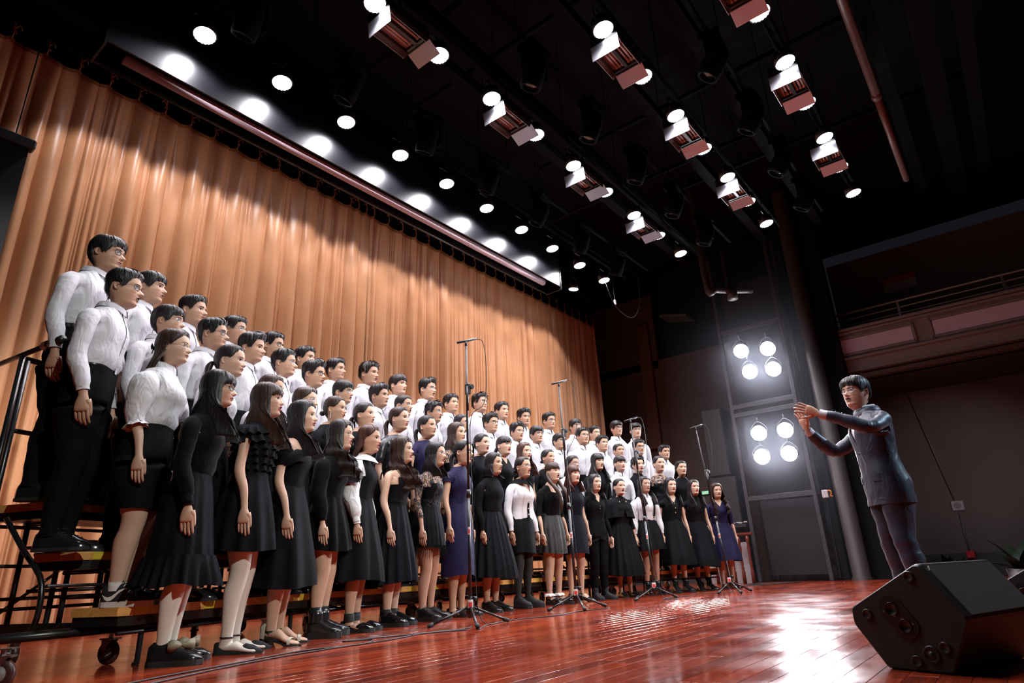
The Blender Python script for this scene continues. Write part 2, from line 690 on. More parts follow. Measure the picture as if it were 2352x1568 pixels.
BRICK = brick_mat()
wr = MB()
wr.box((14.05, 5.4, 2.55), (0.1, 5.4, 5.3))
wr.box((14.05, 7.2, 6.0), (0.1, 1.8, 2.0))
wr.build('wall_right', BRICK, kind='structure')
MB().box((13.96, 6.6, 4.6), (0.12, 0.32, 3.2), bev=0.01).build('trim_1', mat('brown_pilaster', (0.10, 0.045, 0.032), 0.7, var=0.15), kind='structure')
up = MB().box((14.4, 5.0, 6.8), (0.1, 4.6, 3.4))
up.build('wall_right_upper', DKW, kind='structure')
MB().box((6.0, 1.5, 7.9), (22, 22, 0.1)).build('ceiling', DKW, kind='structure')
MB().box((-3.6, 2.0, 3.9), (0.1, 13, 8.2)).build('wall_left', DKW, kind='structure')

# hall side wall beyond the proscenium, under and over the balcony
HALLW = mat('hall_plaster', (0.10, 0.082, 0.080), 0.8, var=0.08, scale=1.5)
MB().box((15.2, -2.6, 3.0), (0.1, 9.8, 7.6)).build('wall_hall', HALLW, kind='structure')
MB().box((13.0, -2.8, -0.9), (4.6, 9.5, 0.1)).build('floor_hall', mat('hall_floor', (0.03, 0.02, 0.02), 0.6), kind='structure')
MB().box((15.08, -2.6, 0.10), (0.06, 9.5, 0.5)).build('baseboard_hall', mat('hall_skirting', (0.03, 0.024, 0.024), 0.6), kind='structure')
# proscenium side: black return wall and the brown round pilaster
MB().box((13.4, 2.75, 3.8), (1.3, 0.10, 8.0)).build('wall_proscenium', DKW, kind='structure')
col_m = mat('brown_column', (0.045, 0.035, 0.036), 0.55, var=0.1)
MB().lathe([(0.17, -0.3), (0.17, 0.02), (0.145, 0.06), (0.145, 7.7)], 20, c=(12.62, 2.48, 0)).build('trim_2', col_m, smooth=True, kind='structure')
MB().box((12.95, 2.2, 3.8), (0.35, 0.35, 8.0)).build('trim_3', DKW, kind='structure')

# ------------------------------------------------------------------ balcony
def balcony():
    X = 13.0
    root = empty('balcony', (X, 0, 3.6), label='cream balcony front with pale inset panels above the hall side wall', cat='balcony')
    cream = mat('balcony_cream', (0.22, 0.225, 0.24), 0.6, var=0.06)
    pale = mat('balcony_panel', (0.62, 0.62, 0.84), 0.6, var=0.04)

    def part(name, mb, m, parent=root):
        for v in mb.V:
            v -= np.array([X, 0, 3.6])
        return mb.build(name, m, parent)
    # profile of the front: cornice, fascia, lower bands (X outward is -X)
    y0, y1 = 2.33, -7.0
    yc, ly = (y0 + y1) / 2, y0 - y1
    b = MB()
    b.box((X + 0.15, yc, 4.26), (0.30, ly, 0.60))
    b.box((X - 0.03, yc, 4.50), (0.12, ly, 0.05), bev=0.01)
    b.box((X - 0.015, yc, 4.44), (0.08, ly, 0.05), bev=0.01)
    b.box((X - 0.02, yc, 3.93), (0.10, ly, 0.05), bev=0.01)
    b.box((X + 0.16, yc, 3.80), (0.30, ly, 0.26))
    b.box((X + 0.00, yc, 3.68), (0.06, ly, 0.02))
    part('fascia', b, cream)
    part('soffit_edge', MB().box((X + 0.22, yc, 3.60), (0.30, ly, 0.10), bev=0.02), mat('balcony_dark_band', (0.07, 0.05, 0.045), 0.5))
    part('soffit', MB().box((X + 1.2, yc, 3.58), (1.9, ly, 0.06)), mat('balcony_soffit', (0.05, 0.042, 0.042), 0.7))
    part('deck', MB().box((X + 1.2, yc, 4.3), (1.9, ly, 0.06)), DKW)
    # frames with recessed pale panels
    y = 2.27
    first = True
    while y > -6:
        w_ = 1.36 if first else 1.72
        first = False
        a, c = y - 0.07, y - 0.07 - w_
        part('panel', MB().box((X - 0.004, (a + c) / 2, 4.18), (0.03, a - c, 0.27)), pale)
        fr = MB()
        for yy in (a + 0.03, c - 0.03):
            fr.box((X - 0.012, yy, 4.18), (0.05, 0.045, 0.40), bev=0.008)
        for zz in (4.18 + 0.165, 4.18 - 0.165):
            fr.box((X - 0.012, (a + c) / 2, zz), (0.05, a - c + 0.1, 0.045), bev=0.008)
        part('panel_frame', fr, cream)
        y = c - 0.26
    # railing
    rl = mat('rail_metal', (0.16, 0.15, 0.15), 0.4, metal=0.7)
    for zz, r in ((4.87, 0.028), (4.74, 0.018), (4.62, 0.012)):
        mb = MB().tube([(X + 0.08, y0, zz), (X + 0.08, y1, zz)], r, 8)
        for v in mb.V:
            v -= np.array([X, 0, 3.6])
        mb.build('rail', rl, root, smooth=True)
    for yy in (0.95, -0.65, -2.25, -3.85, -5.45):
        part('post', MB().box((X + 0.08, yy, 4.70), (0.035, 0.05, 0.36), bev=0.006), rl)


balcony()


# ------------------------------------------------------------------ choral risers
ROW_Y0 = [4.62, 4.95, 5.32, 5.67]
CV, CX = 0.046, 5.95
STEP_H = 0.30
RNODES = [1.56, 3.10, 4.82, 6.56, 8.34, 10.12]
WOODTOP = mat('riser_wood', (0.70, 0.36, 0.10), 0.38, var=0.25, scale=2.5, stretch=(1, 14, 14), spec=0.4)
YTAPE = mat('yellow_tape', (0.62, 0.47, 0.04), 0.5, var=0.1)
TUBE = mat('riser_black_tube', (0.010, 0.010, 0.011), 0.3, spec=0.6)


def base_pt(x, off):
    """point on the riser arc at station x, moved off metres outward (away from the conductor)"""
    s = -2 * CV * (x - CX)
    n = np.array([-s, 1.0])
    n /= np.linalg.norm(n)
    return np.array([x, 4.62 - CV * (x - CX) ** 2]) + n * off


STEP_OFF = [(0.16, 0.525), (0.525, 0.885), (0.885, 1.30)]


def caster(parent, loc, rz, sc=1.0):
    c = empty_child('caster', parent, loc, rz)
    mb = MB()
    mb.lathe([(0.0, -0.016), (0.034, -0.016), (0.034, 0.016), (0, 0.016)], 16, (0, 0, 0.062), rot=Matrix.Rotation(math.pi / 2, 3, 'Y'), mi=1)
    mb.lathe([(0.034, -0.017), (0.056, -0.017), (0.062, -0.010), (0.062, 0.010), (0.056, 0.017), (0.034, 0.017)], 20, (0, 0, 0.062), rot=Matrix.Rotation(math.pi / 2, 3, 'Y'), mi=0)
    o = mb.build('wheel', [mat('caster_rubber', (0.055, 0.02, 0.018), 0.4), mat('caster_grey', (0.28, 0.28, 0.27), 0.5)], c, smooth=True)
    mb = MB()
    for s in (-1, 1):
        mb.prism([(-0.03, 0.0), (0.012, -0.064), (0.03, -0.05), (0.035, 0.0)], -0.002, 0.002, (np.array([s * 0.024, 0.0, 0.13]), np.array([0, 1., 0]), np.array([0, 0, 1.]), np.array([1., 0, 0])))
    mb.box((0, 0, 0.132), (0.06, 0.09, 0.008))
    mb.tube([(0, 0, 0.134), (0, 0, 0.16)], 0.012, 8)
    mb.tube([(-0.03, 0, 0.062), (0.03, 0, 0.062)], 0.008, 8)
    mb.build('bracket', STEEL, c)


def empty_child(name, parent, loc, rz=0.0):
    """a bare group part is not wanted: the caster hangs on one small plate mesh"""
    mb = MB().box((0, 0, 0.163), (0.07, 0.09, 0.006))
    o = mb.build(name, STEEL, parent)
    o.location = loc
    o.rotation_euler = (0, 0, rz)
    return o


RISER_WHERE = ['end unit of the risers at the handrail', 'second riser unit from the handrail', 'middle riser unit behind the choir front row', 'fourth riser unit from the handrail', 'last riser unit, farthest from the handrail']


def risers():
    for u in range(len(RNODES) - 1):
        xa, xb = RNODES[u], RNODES[u + 1]
        c = (base_pt(xa, 0.5) + base_pt(xb, 0.5)) / 2
        root = empty('choral_riser', (c[0], c[1], 0), label='three-step wooden choral riser on black tubular frame, ' + RISER_WHERE[u], cat='riser', group='choral riser units')
        o3 = np.array([c[0], c[1], 0])
        ex = base_pt(xb, 0.5) - base_pt(xa, 0.5)
        ex = np.array([*(ex / np.linalg.norm(ex)), 0])
        ey = np.array([-ex[1], ex[0], 0])
        for k, (oa, ob) in enumerate(STEP_OFF):
            z = STEP_H * (k + 1)
            g = 0.012
            A, B, Cc, D = base_pt(xa, oa), base_pt(xb, oa), base_pt(xb, ob), base_pt(xa, ob)
            A, B = A + (B - A) * g, B - (B - A) * g
            D, Cc = D + (Cc - D) * g, Cc - (Cc - D) * g
            # chamfered end corner as on the real unit
            ch = 0.10
            poly = [A + (B - A) * 0.03, B - (B - A) * 0.03, B + (Cc - B) * 0.12, Cc, D, A + (D - A) * 0.12]
            poly = [p - c for p in poly]
            st = MB().prism(poly, z - 0.045, z, None)
            st = st.build('step', WOODTOP, root)
            # black edge frame below
            fr = MB()
            ins = [p * 0.985 for p in poly]
            fr.prism(ins, z - 0.095, z - 0.0455, None)
            fr.build('step_frame', TUBE, root)
            # yellow tape blocks along the front edge
            for t in (0.04, 0.34, 0.66, 0.90):
                p = A + (B - A) * t - c
                q = A + (B - A) * (t + 0.05) - c
                m_ = (p + q) / 2
                l = np.linalg.norm(q - p)
                nn = -np.array([ey[0], ey[1]]) * 0.0012
                tp = MB().box((m_[0] + nn[0], m_[1] + nn[1], z - 0.0225), (l, 0.004, 0.041), rz=math.atan2(ex[1], ex[0]))
                tp.build('edge_tape', YTAPE, st)
        # tubular frames: two legs systems per unit
        def P3(x, off, z):
            q = base_pt(x, off)
            return np.array([q[0] - c[0], q[1] - c[1], z])
        for t in (0.12, 0.5, 0.88):
            x = xa + (xb - xa) * t
            lg = MB()
            for k, (oa, ob) in enumerate(STEP_OFF):
                z = STEP_H * (k + 1) - 0.085
                # U-shaped post pair under each step
                lg.tube(spline([P3(x, oa + 0.05, z), P3(x, oa + 0.05, 0.24 if k else 0.02), P3(x, oa + 0.07, 0.205 if k else 0.0)], 10), 0.016, 8)
                lg.tube([P3(x, ob - 0.05, z), P3(x, ob - 0.05, 0.205)], 0.016, 8)
                lg.tube([P3(x, oa + 0.02, z - 0.02), P3(x, ob - 0.02, z - 0.02)], 0.014, 6)
                if k:
                    lg.tube([P3(x, oa + 0.03, z - 0.16), P3(x, ob - 0.03, z - 0.16)], 0.011, 6)
            lg.build('leg_frame', TUBE, root, smooth=True)
            # base beam carried by casters
            bb = MB()
            a, b_ = P3(x, 0.20, 0.19), P3(x, 1.28, 0.19)
            m_ = (a + b_) / 2
            d = b_ - a
            bb.box(m_, (0.05, np.linalg.norm(d), 0.06), rz=math.atan2(d[1], d[0]) - math.pi / 2)
            bb.build('base_beam', TUBE, root)
            if t != 0.5:
                for off in (0.42, 1.15):
                    q = P3(x, off, 0)
                    caster(root, (q[0], q[1], 0), 0.6 * math.sin(7 * x + 3 * off))
        for off, z in ((0.55, 0.40), (0.9, 0.40), (0.9, 0.68), (1.28, 0.30), (1.28, 0.55), (1.28, 0.78), (0.20, 0.17), (0.90, 0.60), (1.28, 0.36)):
            mb = MB().tube([P3(xa + 0.03, off, z), P3(xb - 0.03, off, z)], 0.012, 6)
            mb.build('cross_bar', TUBE, root, smooth=True)
        # diagonal braces at the back
        mb = MB()
        mb.tube([P3(xa + 0.1, 1.26, 0.25), P3(xa + 0.8, 1.26, 0.85)], 0.010, 6)
        mb.tube([P3(xb - 0.1, 1.26, 0.25), P3(xb - 0.8, 1.26, 0.85)], 0.010, 6)
        mb.build('brace', TUBE, root, smooth=True)
        # back guard rail
        mb = MB()
        mb.tube([P3(xa + 0.02, 1.33, 1.86), P3(xb - 0.02, 1.33, 1.86)], 0.02, 8)
        mb.tube([P3(xa + 0.02, 1.33, 1.38), P3(xb - 0.02, 1.33, 1.38)], 0.016, 8)
        for t in (0.02, 0.5, 0.98):
            x = xa + (xb - xa) * t
            mb.tube([P3(x, 1.33, 0.2), P3(x, 1.33, 1.86)], 0.018, 8)
        mb.build('back_rail', TUBE, root, smooth=True)
        if u == 0:
            # side handrail at the near end with a taped joint and a capped open end
            ends = base_pt(xa - 0.06, 1.32)
            fr_ = np.array([1.115, 4.40])
            a = np.array([fr_[0] - c[0], fr_[1] - c[1], 1.86])
            b_ = np.array([1.0 - c[0], 5.35 - c[1], 1.88])
            d = b_ - a
            rl = MB().tube([a + d * 0.2, b_], 0.017, 10)
            rl.tube([b_, (b_[0], b_[1], 0.2)], 0.017, 10)
            m_ = a + d * 0.55
            rl.tube([m_, (m_[0], m_[1], 0.2)], 0.017, 10)
            ro = rl.build('handrail', TUBE, root, smooth=True)
            MB().tube([a, a + d * 0.2], 0.026, 12).build('grip_sleeve', BLACKM, ro, smooth=True)
            MB().tube([a + d * 0.185, a + d * 0.25], 0.029, 9).tube([a + d * 0.2 + (0, 0, -.01), a + d * 0.22 + (0.0, -0.01, -0.06)], [0.02, 0.006], 5).build('joint_tape', mat('white_tape', (0.72, 0.72, 0.68), 0.6), ro)
            # bent end frame with big caster, near left
            q0 = P3(xa + 0.02, 0.66, 0)
            fr2 = MB()
            fr2.tube(spline([P3(xa - 0.10, 0.98, 0.80), P3(xa - 0.10, 0.80, 0.62), P3(xa - 0.10, 0.62, 0.45), P3(xa - 0.10, 0.60, 0.25), P3(xa - 0.10, 0.66, 0.17)], 16), 0.015, 10)
            fr2.tube([P3(xa - 0.35, 0.62, 0.18), P3(xa + 0.45, 0.40, 0.18)], 0.024, 8)
            fr2.tube([P3(xa - 0.3, 0.30, 0.42), P3(xa + 0.5, 0.5, 0.42)], 0.010, 6)
            fr2.build('end_frame', TUBE, root, smooth=True)
            caster(root, (0.98 - c[0], 3.72 - c[1], 0), 0.9)


risers()


# ------------------------------------------------------------------ overhead rig
def par_light(loc, tilt, label):
    root = empty('par_light', loc, label=label, cat='stage light', group='round lamps in rows above the stage')
    root.rotation_euler = (tilt, 0, 0)
    if 'par' not in MATS:
        MATS['par'] = True
        mb = MB().lathe([(0.0, 0.16), (0.07, 0.155), (0.105, 0.12), (0.112, 0.0), (0.102, 0.0), (0.100, 0.03)], 20)
        MATS['par_body'] = mb.mesh('lamp_body', [BLACKM], True)
        a = np.linspace(0, 2 * np.pi, 24, endpoint=False)
        mb = MB().lathe([(0.101, 0.012), (0.101, 0.006), (0.0, 0.004)], 24)
        for (rr, n) in ((0.028, 6), (0.060, 12), (0.090, 18)):
            for k in range(n):
                t = 2 * np.pi * k / n
                mb.lathe([(0.013, 0.005), (0.010, -0.003), (0.0, -0.006)], 8, (rr * math.cos(t), rr * math.sin(t), 0))
        MATS['par_lens'] = mb.mesh('lens', [emat('lamp_glow', (0.93, 0.90, 1.0), 7.0)], True)
        mb = MB().tube(spline([(-0.125, 0, 0.06), (-0.125, 0, 0.18), (-0.10, 0, 0.24), (0.10, 0, 0.24), (0.125, 0, 0.18), (0.125, 0, 0.06)], 16), 0.008, 6)
        mb.tube([(0, 0, 0.24), (0, 0, 0.31)], 0.012, 6)
        MATS['par_yoke'] = mb.mesh('yoke', [BLACKM], True)
    obj('lamp_body', MATS['par_body'], root)
    obj('lens', MATS['par_lens'], root)
    obj('yoke', MATS['par_yoke'], root)


ROWN = ['row by the screen case', 'second row from the curtain', 'third row from the curtain', 'row farthest from the curtain']
for ri, (ly, idx, off, pw, cone) in enumerate(LAMP_ROWS):
    tilt = -0.16
    for k in idx:
        par_light((LX0 + LDX * k, ly, LAMP_Z), tilt, 'round white stage lamp, lit, hanging in the ' + ROWN[ri])
    b = MB().tube([(-0.5, ly, LAMP_Z + 0.36), (10.5, ly, LAMP_Z + 0.36)], 0.024, 8)
    b.tube([(-0.5, ly + 0.12, LAMP_Z + 0.62), (10.5, ly + 0.12, LAMP_Z + 0.62)], 0.02, 8)
    for k in range(7):
        x = 0.2 + 1.5 * k
        b.tube([(x, ly, LAMP_Z + 0.36), (x, ly + 0.12, LAMP_Z + 0.62)], 0.01, 5)
        b.tube([(x, ly + 0.12, LAMP_Z + 0.62), (x, ly + 0.12, 7.83)], 0.006, 5)
    b.build('lighting_batten', mat('rig_black', (0.0016, 0.0016, 0.0024), 0.85, spec=0.08), smooth=True, label='black double-pipe lighting batten, ' + ROWN[ri], cat='batten', group='lighting battens')


# wash lamps between the screen case and the curtain
for k in range(0, 11):
    par_light((LX0 + LDX * k, 6.42, 6.0), 0.12, 'round white wash lamp hanging behind the screen case')
b = MB().tube([(-0.5, 6.42, 6.36), (11.2, 6.42, 6.36)], 0.024, 8)
for k in range(7):
    b.tube([(0.2 + 1.6 * k, 6.42, 6.36), (0.2 + 1.6 * k, 6.42, 7.83)], 0.006, 5)
b.build('lighting_batten', mat('rig_black', (0.0016, 0.0016, 0.0024), 0.85, spec=0.08), smooth=True, label='black batten behind the screen case', cat='batten')


def soft_light(loc, label):
    root = empty('tube_softlight', loc, label=label, cat='stage light', group='barn-door tube softlights in the rig')
    if 'soft_body' not in MATS:
        WH = mat('softlight_reflector', (0.55, 0.42, 0.40), 0.25, metal=0.6)  # pinkish reflection of the lit stage put into the base colour
        TB = mat('softlight_tube', (0.80, 0.66, 0.62), 0.3)  # tubes tinted pink for the same stage reflection
        DR = mat('barn_door_grey', (0.42, 0.42, 0.46), 0.28, metal=0.7)
        L_, W_ = 0.52, 0.30
        mb = MB()
        for s in (-1, 1):
            mb.box((0, s * W_ / 2, 0.05), (L_, 0.012, 0.11))
            mb.box((s * L_ / 2, 0, 0.05), (0.012, W_, 0.11))
        mb.box((0, 0, 0.11), (L_, W_, 0.02))
        MATS['soft_body'] = mb.mesh('housing', [BLACKM])
        mb = MB()
        a = np.linspace(-1, 1, 13)
        V = []
        for x in (-L_ / 2 + 0.01, L_ / 2 - 0.01):
            for t in a:
                V.append((x, t * W_ * 0.48, 0.095 - 0.06 * abs(t) ** 3))
        mb.add(V, gridfaces(2, 13))
        MATS['soft_refl'] = mb.mesh('reflector', [WH], True)
        mb = MB()
        for y in (-0.105, -0.07, 0.07, 0.105) if False else (-0.11, -0.075, 0.0 - 0.035, 0.035, 0.075, 0.11):
            mb.tube([(-L_ / 2 + 0.03, y, 0.055), (L_ / 2 - 0.07, y, 0.055)], 0.012, 8)
            mb.box((L_ / 2 - 0.05, y, 0.055), (0.04, 0.028, 0.03))
        MATS['soft_tubes'] = mb.mesh('tubes', [TB], True)
        mb = MB()
        mb.box((0, 0, 0.03), (L_, 0.035, 0.05))
        mb.box((L_ / 2 - 0.025, 0, 0.03), (0.03, W_, 0.05))
        MATS['soft_bar'] = mb.mesh('centre_bar', [BLACKM])
        for nm, sx in (('soft_d1', -1), ('soft_d2', 1)):
            mb = MB().box((sx * 0.0, 0, -0.085), (0.006, W_ + 0.02, 0.17), bev=0.002)
            MATS[nm] = mb.mesh('barn_door', [DR])
        mb = MB().prism([(-L_ / 2, 0), (L_ / 2, 0), (L_ / 2 - 0.05, -0.085), (-L_ / 2 + 0.05, -0.085)], -0.002, 0.002, (np.zeros(3), np.array([1., 0, 0]), np.array([0, 0, 1.]), np.array([0, 1., 0])))
        MATS['soft_d3'] = mb.mesh('barn_door', [DR])
        mb = MB().tube(spline([(-0.30, 0, 0.05), (-0.30, 0, 0.22), (-0.2, 0, 0.30), (0.2, 0, 0.30), (0.30, 0, 0.22), (0.30, 0, 0.05)], 14), 0.010, 6)
        mb.tube([(0, 0, 0.30), (0, 0, 0.40)], 0.014, 6)
        MATS['soft_yoke'] = mb.mesh('yoke', [BLACKM], True)
    for k, nm in (('soft_body', 'housing'), ('soft_refl', 'reflector'), ('soft_tubes', 'tubes'), ('soft_bar', 'centre_bar'), ('soft_yoke', 'yoke')):
        obj(nm, MATS[k], root)
    obj('barn_door', MATS['soft_d1'], root, loc=(-0.262, 0, 0), rot=(0, math.radians(-8), 0))
    obj('barn_door', MATS['soft_d2'], root, loc=(0.262, 0, 0), rot=(0, math.radians(-62), 0))
    obj('barn_door', MATS['soft_d3'], root, loc=(0, -0.152, 0), rot=(math.radians(-8), 0, 0))
    obj('barn_door', MATS['soft_d3'], root, loc=(0, 0.152, 0), rot=(math.radians(8), 0, 0))


for ly, xs in ((3.70, (3.14, 4.85, 6.55, 8.26)), (2.21, (4.85, 6.55, 8.26)), (0.92, (4.85, 6.55, 8.26))):
    ri = {3.70: 1, 2.21: 2, 0.92: 3}[ly]
    for x in xs:
        soft_light((x, ly, LAMP_Z - 0.02), 'unlit tube softlight with grey barn doors, hanging in the ' + ROWN[ri])


RIGB = mat('rig_black', (0.0016, 0.0016, 0.0024), 0.85, spec=0.08)


def moving_head(loc, rz, tilt, label):
    root = empty('moving_light', loc, rz, label=label, cat='stage light', group='dark moving-head lights in the rig')
    if 'mh_base' not in MATS:
        MATS['mh_base'] = MB().box((0, 0, -0.05), (0.32, 0.22, 0.10), bev=0.015).mesh('base', [RIGB])
        MATS['mh_yoke'] = MB().box((0.15, 0, -0.24), (0.04, 0.12, 0.30), bev=0.012).box((-0.15, 0, -0.24), (0.04, 0.12, 0.30), bev=0.012).box((0, 0, -0.12), (0.32, 0.14, 0.04), bev=0.01).mesh('yoke', [RIGB])
        MATS['mh_head'] = MB().lathe([(0, 0.16), (0.08, 0.15), (0.12, 0.08), (0.125, -0.1), (0.115, -0.2), (0.09, -0.2), (0.085, -0.16)], 18).mesh('head', [RIGB], True)
        MATS['mh_lens'] = MB().lathe([(0.088, -0.165), (0.06, -0.175), (0, -0.18)], 16).mesh('lens', [mat('dark_lens', (0.01, 0.01, 0.02), 0.08, spec=0.8)], True)
    obj('base', MATS['mh_base'], root)
    obj('yoke', MATS['mh_yoke'], root)
    h_ = obj('head', MATS['mh_head'], root, loc=(0, 0, -0.32), rot=(tilt, 0, 0))
    obj('lens', MATS['mh_lens'], h_)


for k in range(7):
    moving_head((2.12 + 1.19 * k, 4.70, 5.85), 0.3 * math.sin(k * 2), 0.5, 'dark unlit moving-head light between the first two lamp rows')
    if k > 1:
        moving_head((2.12 + 1.19 * k, 3.03, 5.85), 0.2 * math.sin(k * 3), 0.4, 'dark unlit moving-head light between the second and third lamp rows')
    if k > 2:
        moving_head((2.12 + 1.19 * k, 1.45, 5.85), 0.2 * math.sin(k * 3), 0.6, 'dark unlit moving-head light beside the lamp row farthest from the curtain')

for y, nm in ((4.70, 'first and second'), (3.03, 'second and third'), (1.45, 'third and fourth')):
    b = MB().tube([(-0.5, y, 5.87), (10.5, y, 5.87)], 0.024, 8)
    for k in range(6):
        b.tube([(0.4 + 1.9 * k, y, 5.87), (0.4 + 1.9 * k, y, 7.83)], 0.006, 5)
    b.build('moving_light_pipe', RIGB, smooth=True, label='black pipe carrying moving heads between the %s lamp rows' % nm, cat='pipe')

# dark truss pieces and cable trays of the grid
for k, y in enumerate((6.85, 4.35, 3.95, 2.75, 1.75, 0.05, -0.85)):
    b = MB().box((5.6, y, 6.35), (12.5, 0.16, 0.05))
    b.box((5.6, y - 0.08, 6.42), (12.5, 0.01, 0.10))
    b.build('cable_tray', mat('tray_dark', (0.0032, 0.003, 0.0038), 0.85, spec=0.12), label='dark cable tray running above the lamp rows', cat='cable tray', group='cable trays in the grid')
for k, (x, y) in enumerate(((3.0, 2.5), (5.0, 3.2), (7.4, 2.6), (8.9, 4.2), (9.6, 1.6), (4.1, 4.5))):
    b = MB().tube([(x, y - 2.4, 6.75), (x, y + 2.4, 6.75)], 0.035, 8)
    b.build('grid_pipe', mat('tray_dark', (0.0032, 0.003, 0.0038), 0.85, spec=0.12), smooth=True, label='dark cross pipe of the lighting grid', cat='pipe', group='cross pipes of the grid')
b = MB().tube([(3.0, 0.2, 5.9), (8.05, 0.2, 5.9)], 0.05, 12).tube([(8.05, 0.2, 5.9), (10.5, 0.2, 5.9)], 0.045, 12).tube([(8.0, 0.2, 5.9), (8.1, 0.2, 5.9)], 0.06, 12)
b.build('overhead_pipe', mat('brown_pipe', (0.17, 0.085, 0.07), 0.45), smooth=True, label='long brown overhead pipe with a clamp joint near the hall ceiling', cat='pipe')
MB().box((5.5, -0.45, 6.6), (14, 0.25, 0.5)).build('trim_4', mat('tray_dark', (0.0032, 0.003, 0.0038), 0.85, spec=0.12), kind='structure')

# projection screen case
cs = empty('screen_case', (4.84, 5.615, 5.14), label='long black projection screen case with pinkish slot below the lamp row', cat='screen case')
cb = mat('case_black', (0.004, 0.004, 0.006), 0.36, var=0.1, spec=0.32)
for nm, mb, m in (
    ('case_front', MB().box((0, -0.15, 0.455), (7.24, 0.02, 1.06)), cb),
    ('case_back', MB().box((0, 0.16, 0.12), (7.24, 0.02, 0.46)), cb),
    ('case_lid', MB().box((0, 0.0, 0.36), (7.24, 0.30, 0.02)), cb),
    ('end_cap', MB().box((-3.63, 0.0, 0.12), (0.02, 0.34, 0.5)), cb),
    ('end_cap', MB().box((3.63, 0.0, 0.12), (0.02, 0.34, 0.5)), cb),
    ('screen_roll', MB().tube([(-3.42, 0.03, -0.02), (3.37, 0.03, -0.02)], 0.055, 12), mat('screen_cloth', (0.55, 0.42, 0.46), 0.6)),
    ('hem_bar', MB().tube([(-3.56, 0.17, -0.10), (3.42, 0.17, -0.10)], 0.018, 8), BLACKM),
):
    mb.build(nm, m, cs, smooth=(nm in ('screen_roll', 'hem_bar')))
mb = MB()
for x in (-3.4, 0, 3.4):
    mb.tube([(x, 0, 0.36), (x, 0, 2.68)], 0.006, 5)
mb.build('hanging_wire', BLACKM, cs)

# black panel hanging in front of the curtain end
pn = empty('hanging_screen', (0.45, 6.6, 3.45), label='black hanging screen with grey top edge before the curtain end', cat='screen')
MB().box((0, 0, -0.02), (1.24, 0.06, 1.86)).build('panel_face', mat('panel_black', (0.010, 0.011, 0.014), 0.4), pn)
for z_ in (0.95, -0.98):
    MB().box((0, -0.02, z_), (1.32, 0.12, 0.10), bev=0.015).build('frame_bar', mat('panel_frame_grey', (0.02, 0.022, 0.03), 0.45), pn)
mb = MB().tube([(-0.5, 0, 1.0), (-0.5, 0, 4.4)], 0.006, 5).tube([(0.5, 0, 1.0), (0.5, 0, 4.4)], 0.006, 5)
mb.build('hanging_wire', RIGB, pn)


# ------------------------------------------------------------------ side tower with eight bright lamps
def tower():
    X = 12.5
    root = empty('light_tower', (X, 3.53, 0), label='black steel side tower carrying two banks of bright lamps', cat='light tower')
    tm = mat('tower_steel', (0.034, 0.032, 0.040), 0.5, var=0.15)
    for y in (4.16, 2.93):
        MB().box((0, y - 3.53, 3.6), (0.07, 0.07, 7.2), bev=0.006).build('post', tm, root)
    for y in (4.10, 3.00):
        MB().box((0.9, y - 3.53, 3.6), (0.07, 0.07, 7.2), bev=0.006).build('post', tm, root)
    for z in (1.50, 3.13, 3.30, 4.9):
        MB().box((0, 0.0, z), (0.06, 1.25, 0.09), bev=0.006).build('cross_beam', tm, root)
    MB().box((0.35, 0.0, 0.78), (0.05, 1.0, 1.35)).build('door_panel', mat('tower_door', (0.008, 0.0085, 0.012), 0.5), root)
    MB().box((0.45, 0.0, 3.8), (0.04, 1.20, 4.6)).build('back_panel', mat('tower_back', (0.005, 0.005, 0.007), 0.8), root)
    return root


tower()
TOWER_LAMPS = [(3.74, 4.39), (3.22, 4.31), (3.64, 3.93), (3.19, 3.88), (3.68, 2.69), (3.19, 2.67), (3.70, 2.24), (3.20, 2.23)]
TP = [62, 62, 90, 70, 85, 70, 105, 60]
for i, (y, z) in enumerate(TOWER_LAMPS):
    loc = Vector((12.36, y, z))
    aim = Vector((2.6, -0.2, 0.6)) if i in (2, 6) else Vector((6.0, 2.6, 1.2))
    d = (aim - loc).normalized()
    root = empty('tower_lamp', loc, label='glaring white round lamp on the side tower, %s of the %s bank' % (('top row', 'top row', 'bottom row', 'bottom row')[i % 4], 'upper' if i < 4 else 'lower'), cat='stage light', group='tower lamps %s %s' % ('upper bank' if i < 4 else 'lower bank', 'top' if i % 4 < 2 else 'bottom'))
    root.rotation_euler = d.to_track_quat('-Z', 'Y').to_euler()
    MB().lathe([(0.0, 0.20), (0.09, 0.19), (0.14, 0.13), (0.152, 0.0), (0.142, 0.0)], 24).build('lamp_body', BLACKM, root, smooth=True)
    MB().lathe([(0.142, 0.006), (0.07, -0.006), (0.0, -0.008)], 28).build('lens', emat('tower_glow', (0.95, 0.93, 1.0), 110.0), root, smooth=True)
    MB().tube(spline([(-0.14, 0, 0.06), (-0.14, 0.1, 0.10), (0, 0.22, 0.12), (0.14, 0.1, 0.10), (0.14, 0, 0.06)], 12), 0.008, 6).tube([(0, 0.22, 0.12), (0, 0.30, 0.12)], 0.010, 6).build('yoke', STEEL, root, smooth=True)
    spot_light('tower_lamp_light', loc + d * 0.03, loc + d, TP[i] * 3.6, 46, 0.5, (0.90, 0.92, 1.0), 0.10)

# ------------------------------------------------------------------ people: geometry library
NR = 48                                   # columns round head and torso
_u = np.linspace(0, 2 * np.pi, NR, endpoint=False)
PHI = _u - 0.5 * np.sin(_u)               # denser over the face (phi = 0 is the front)

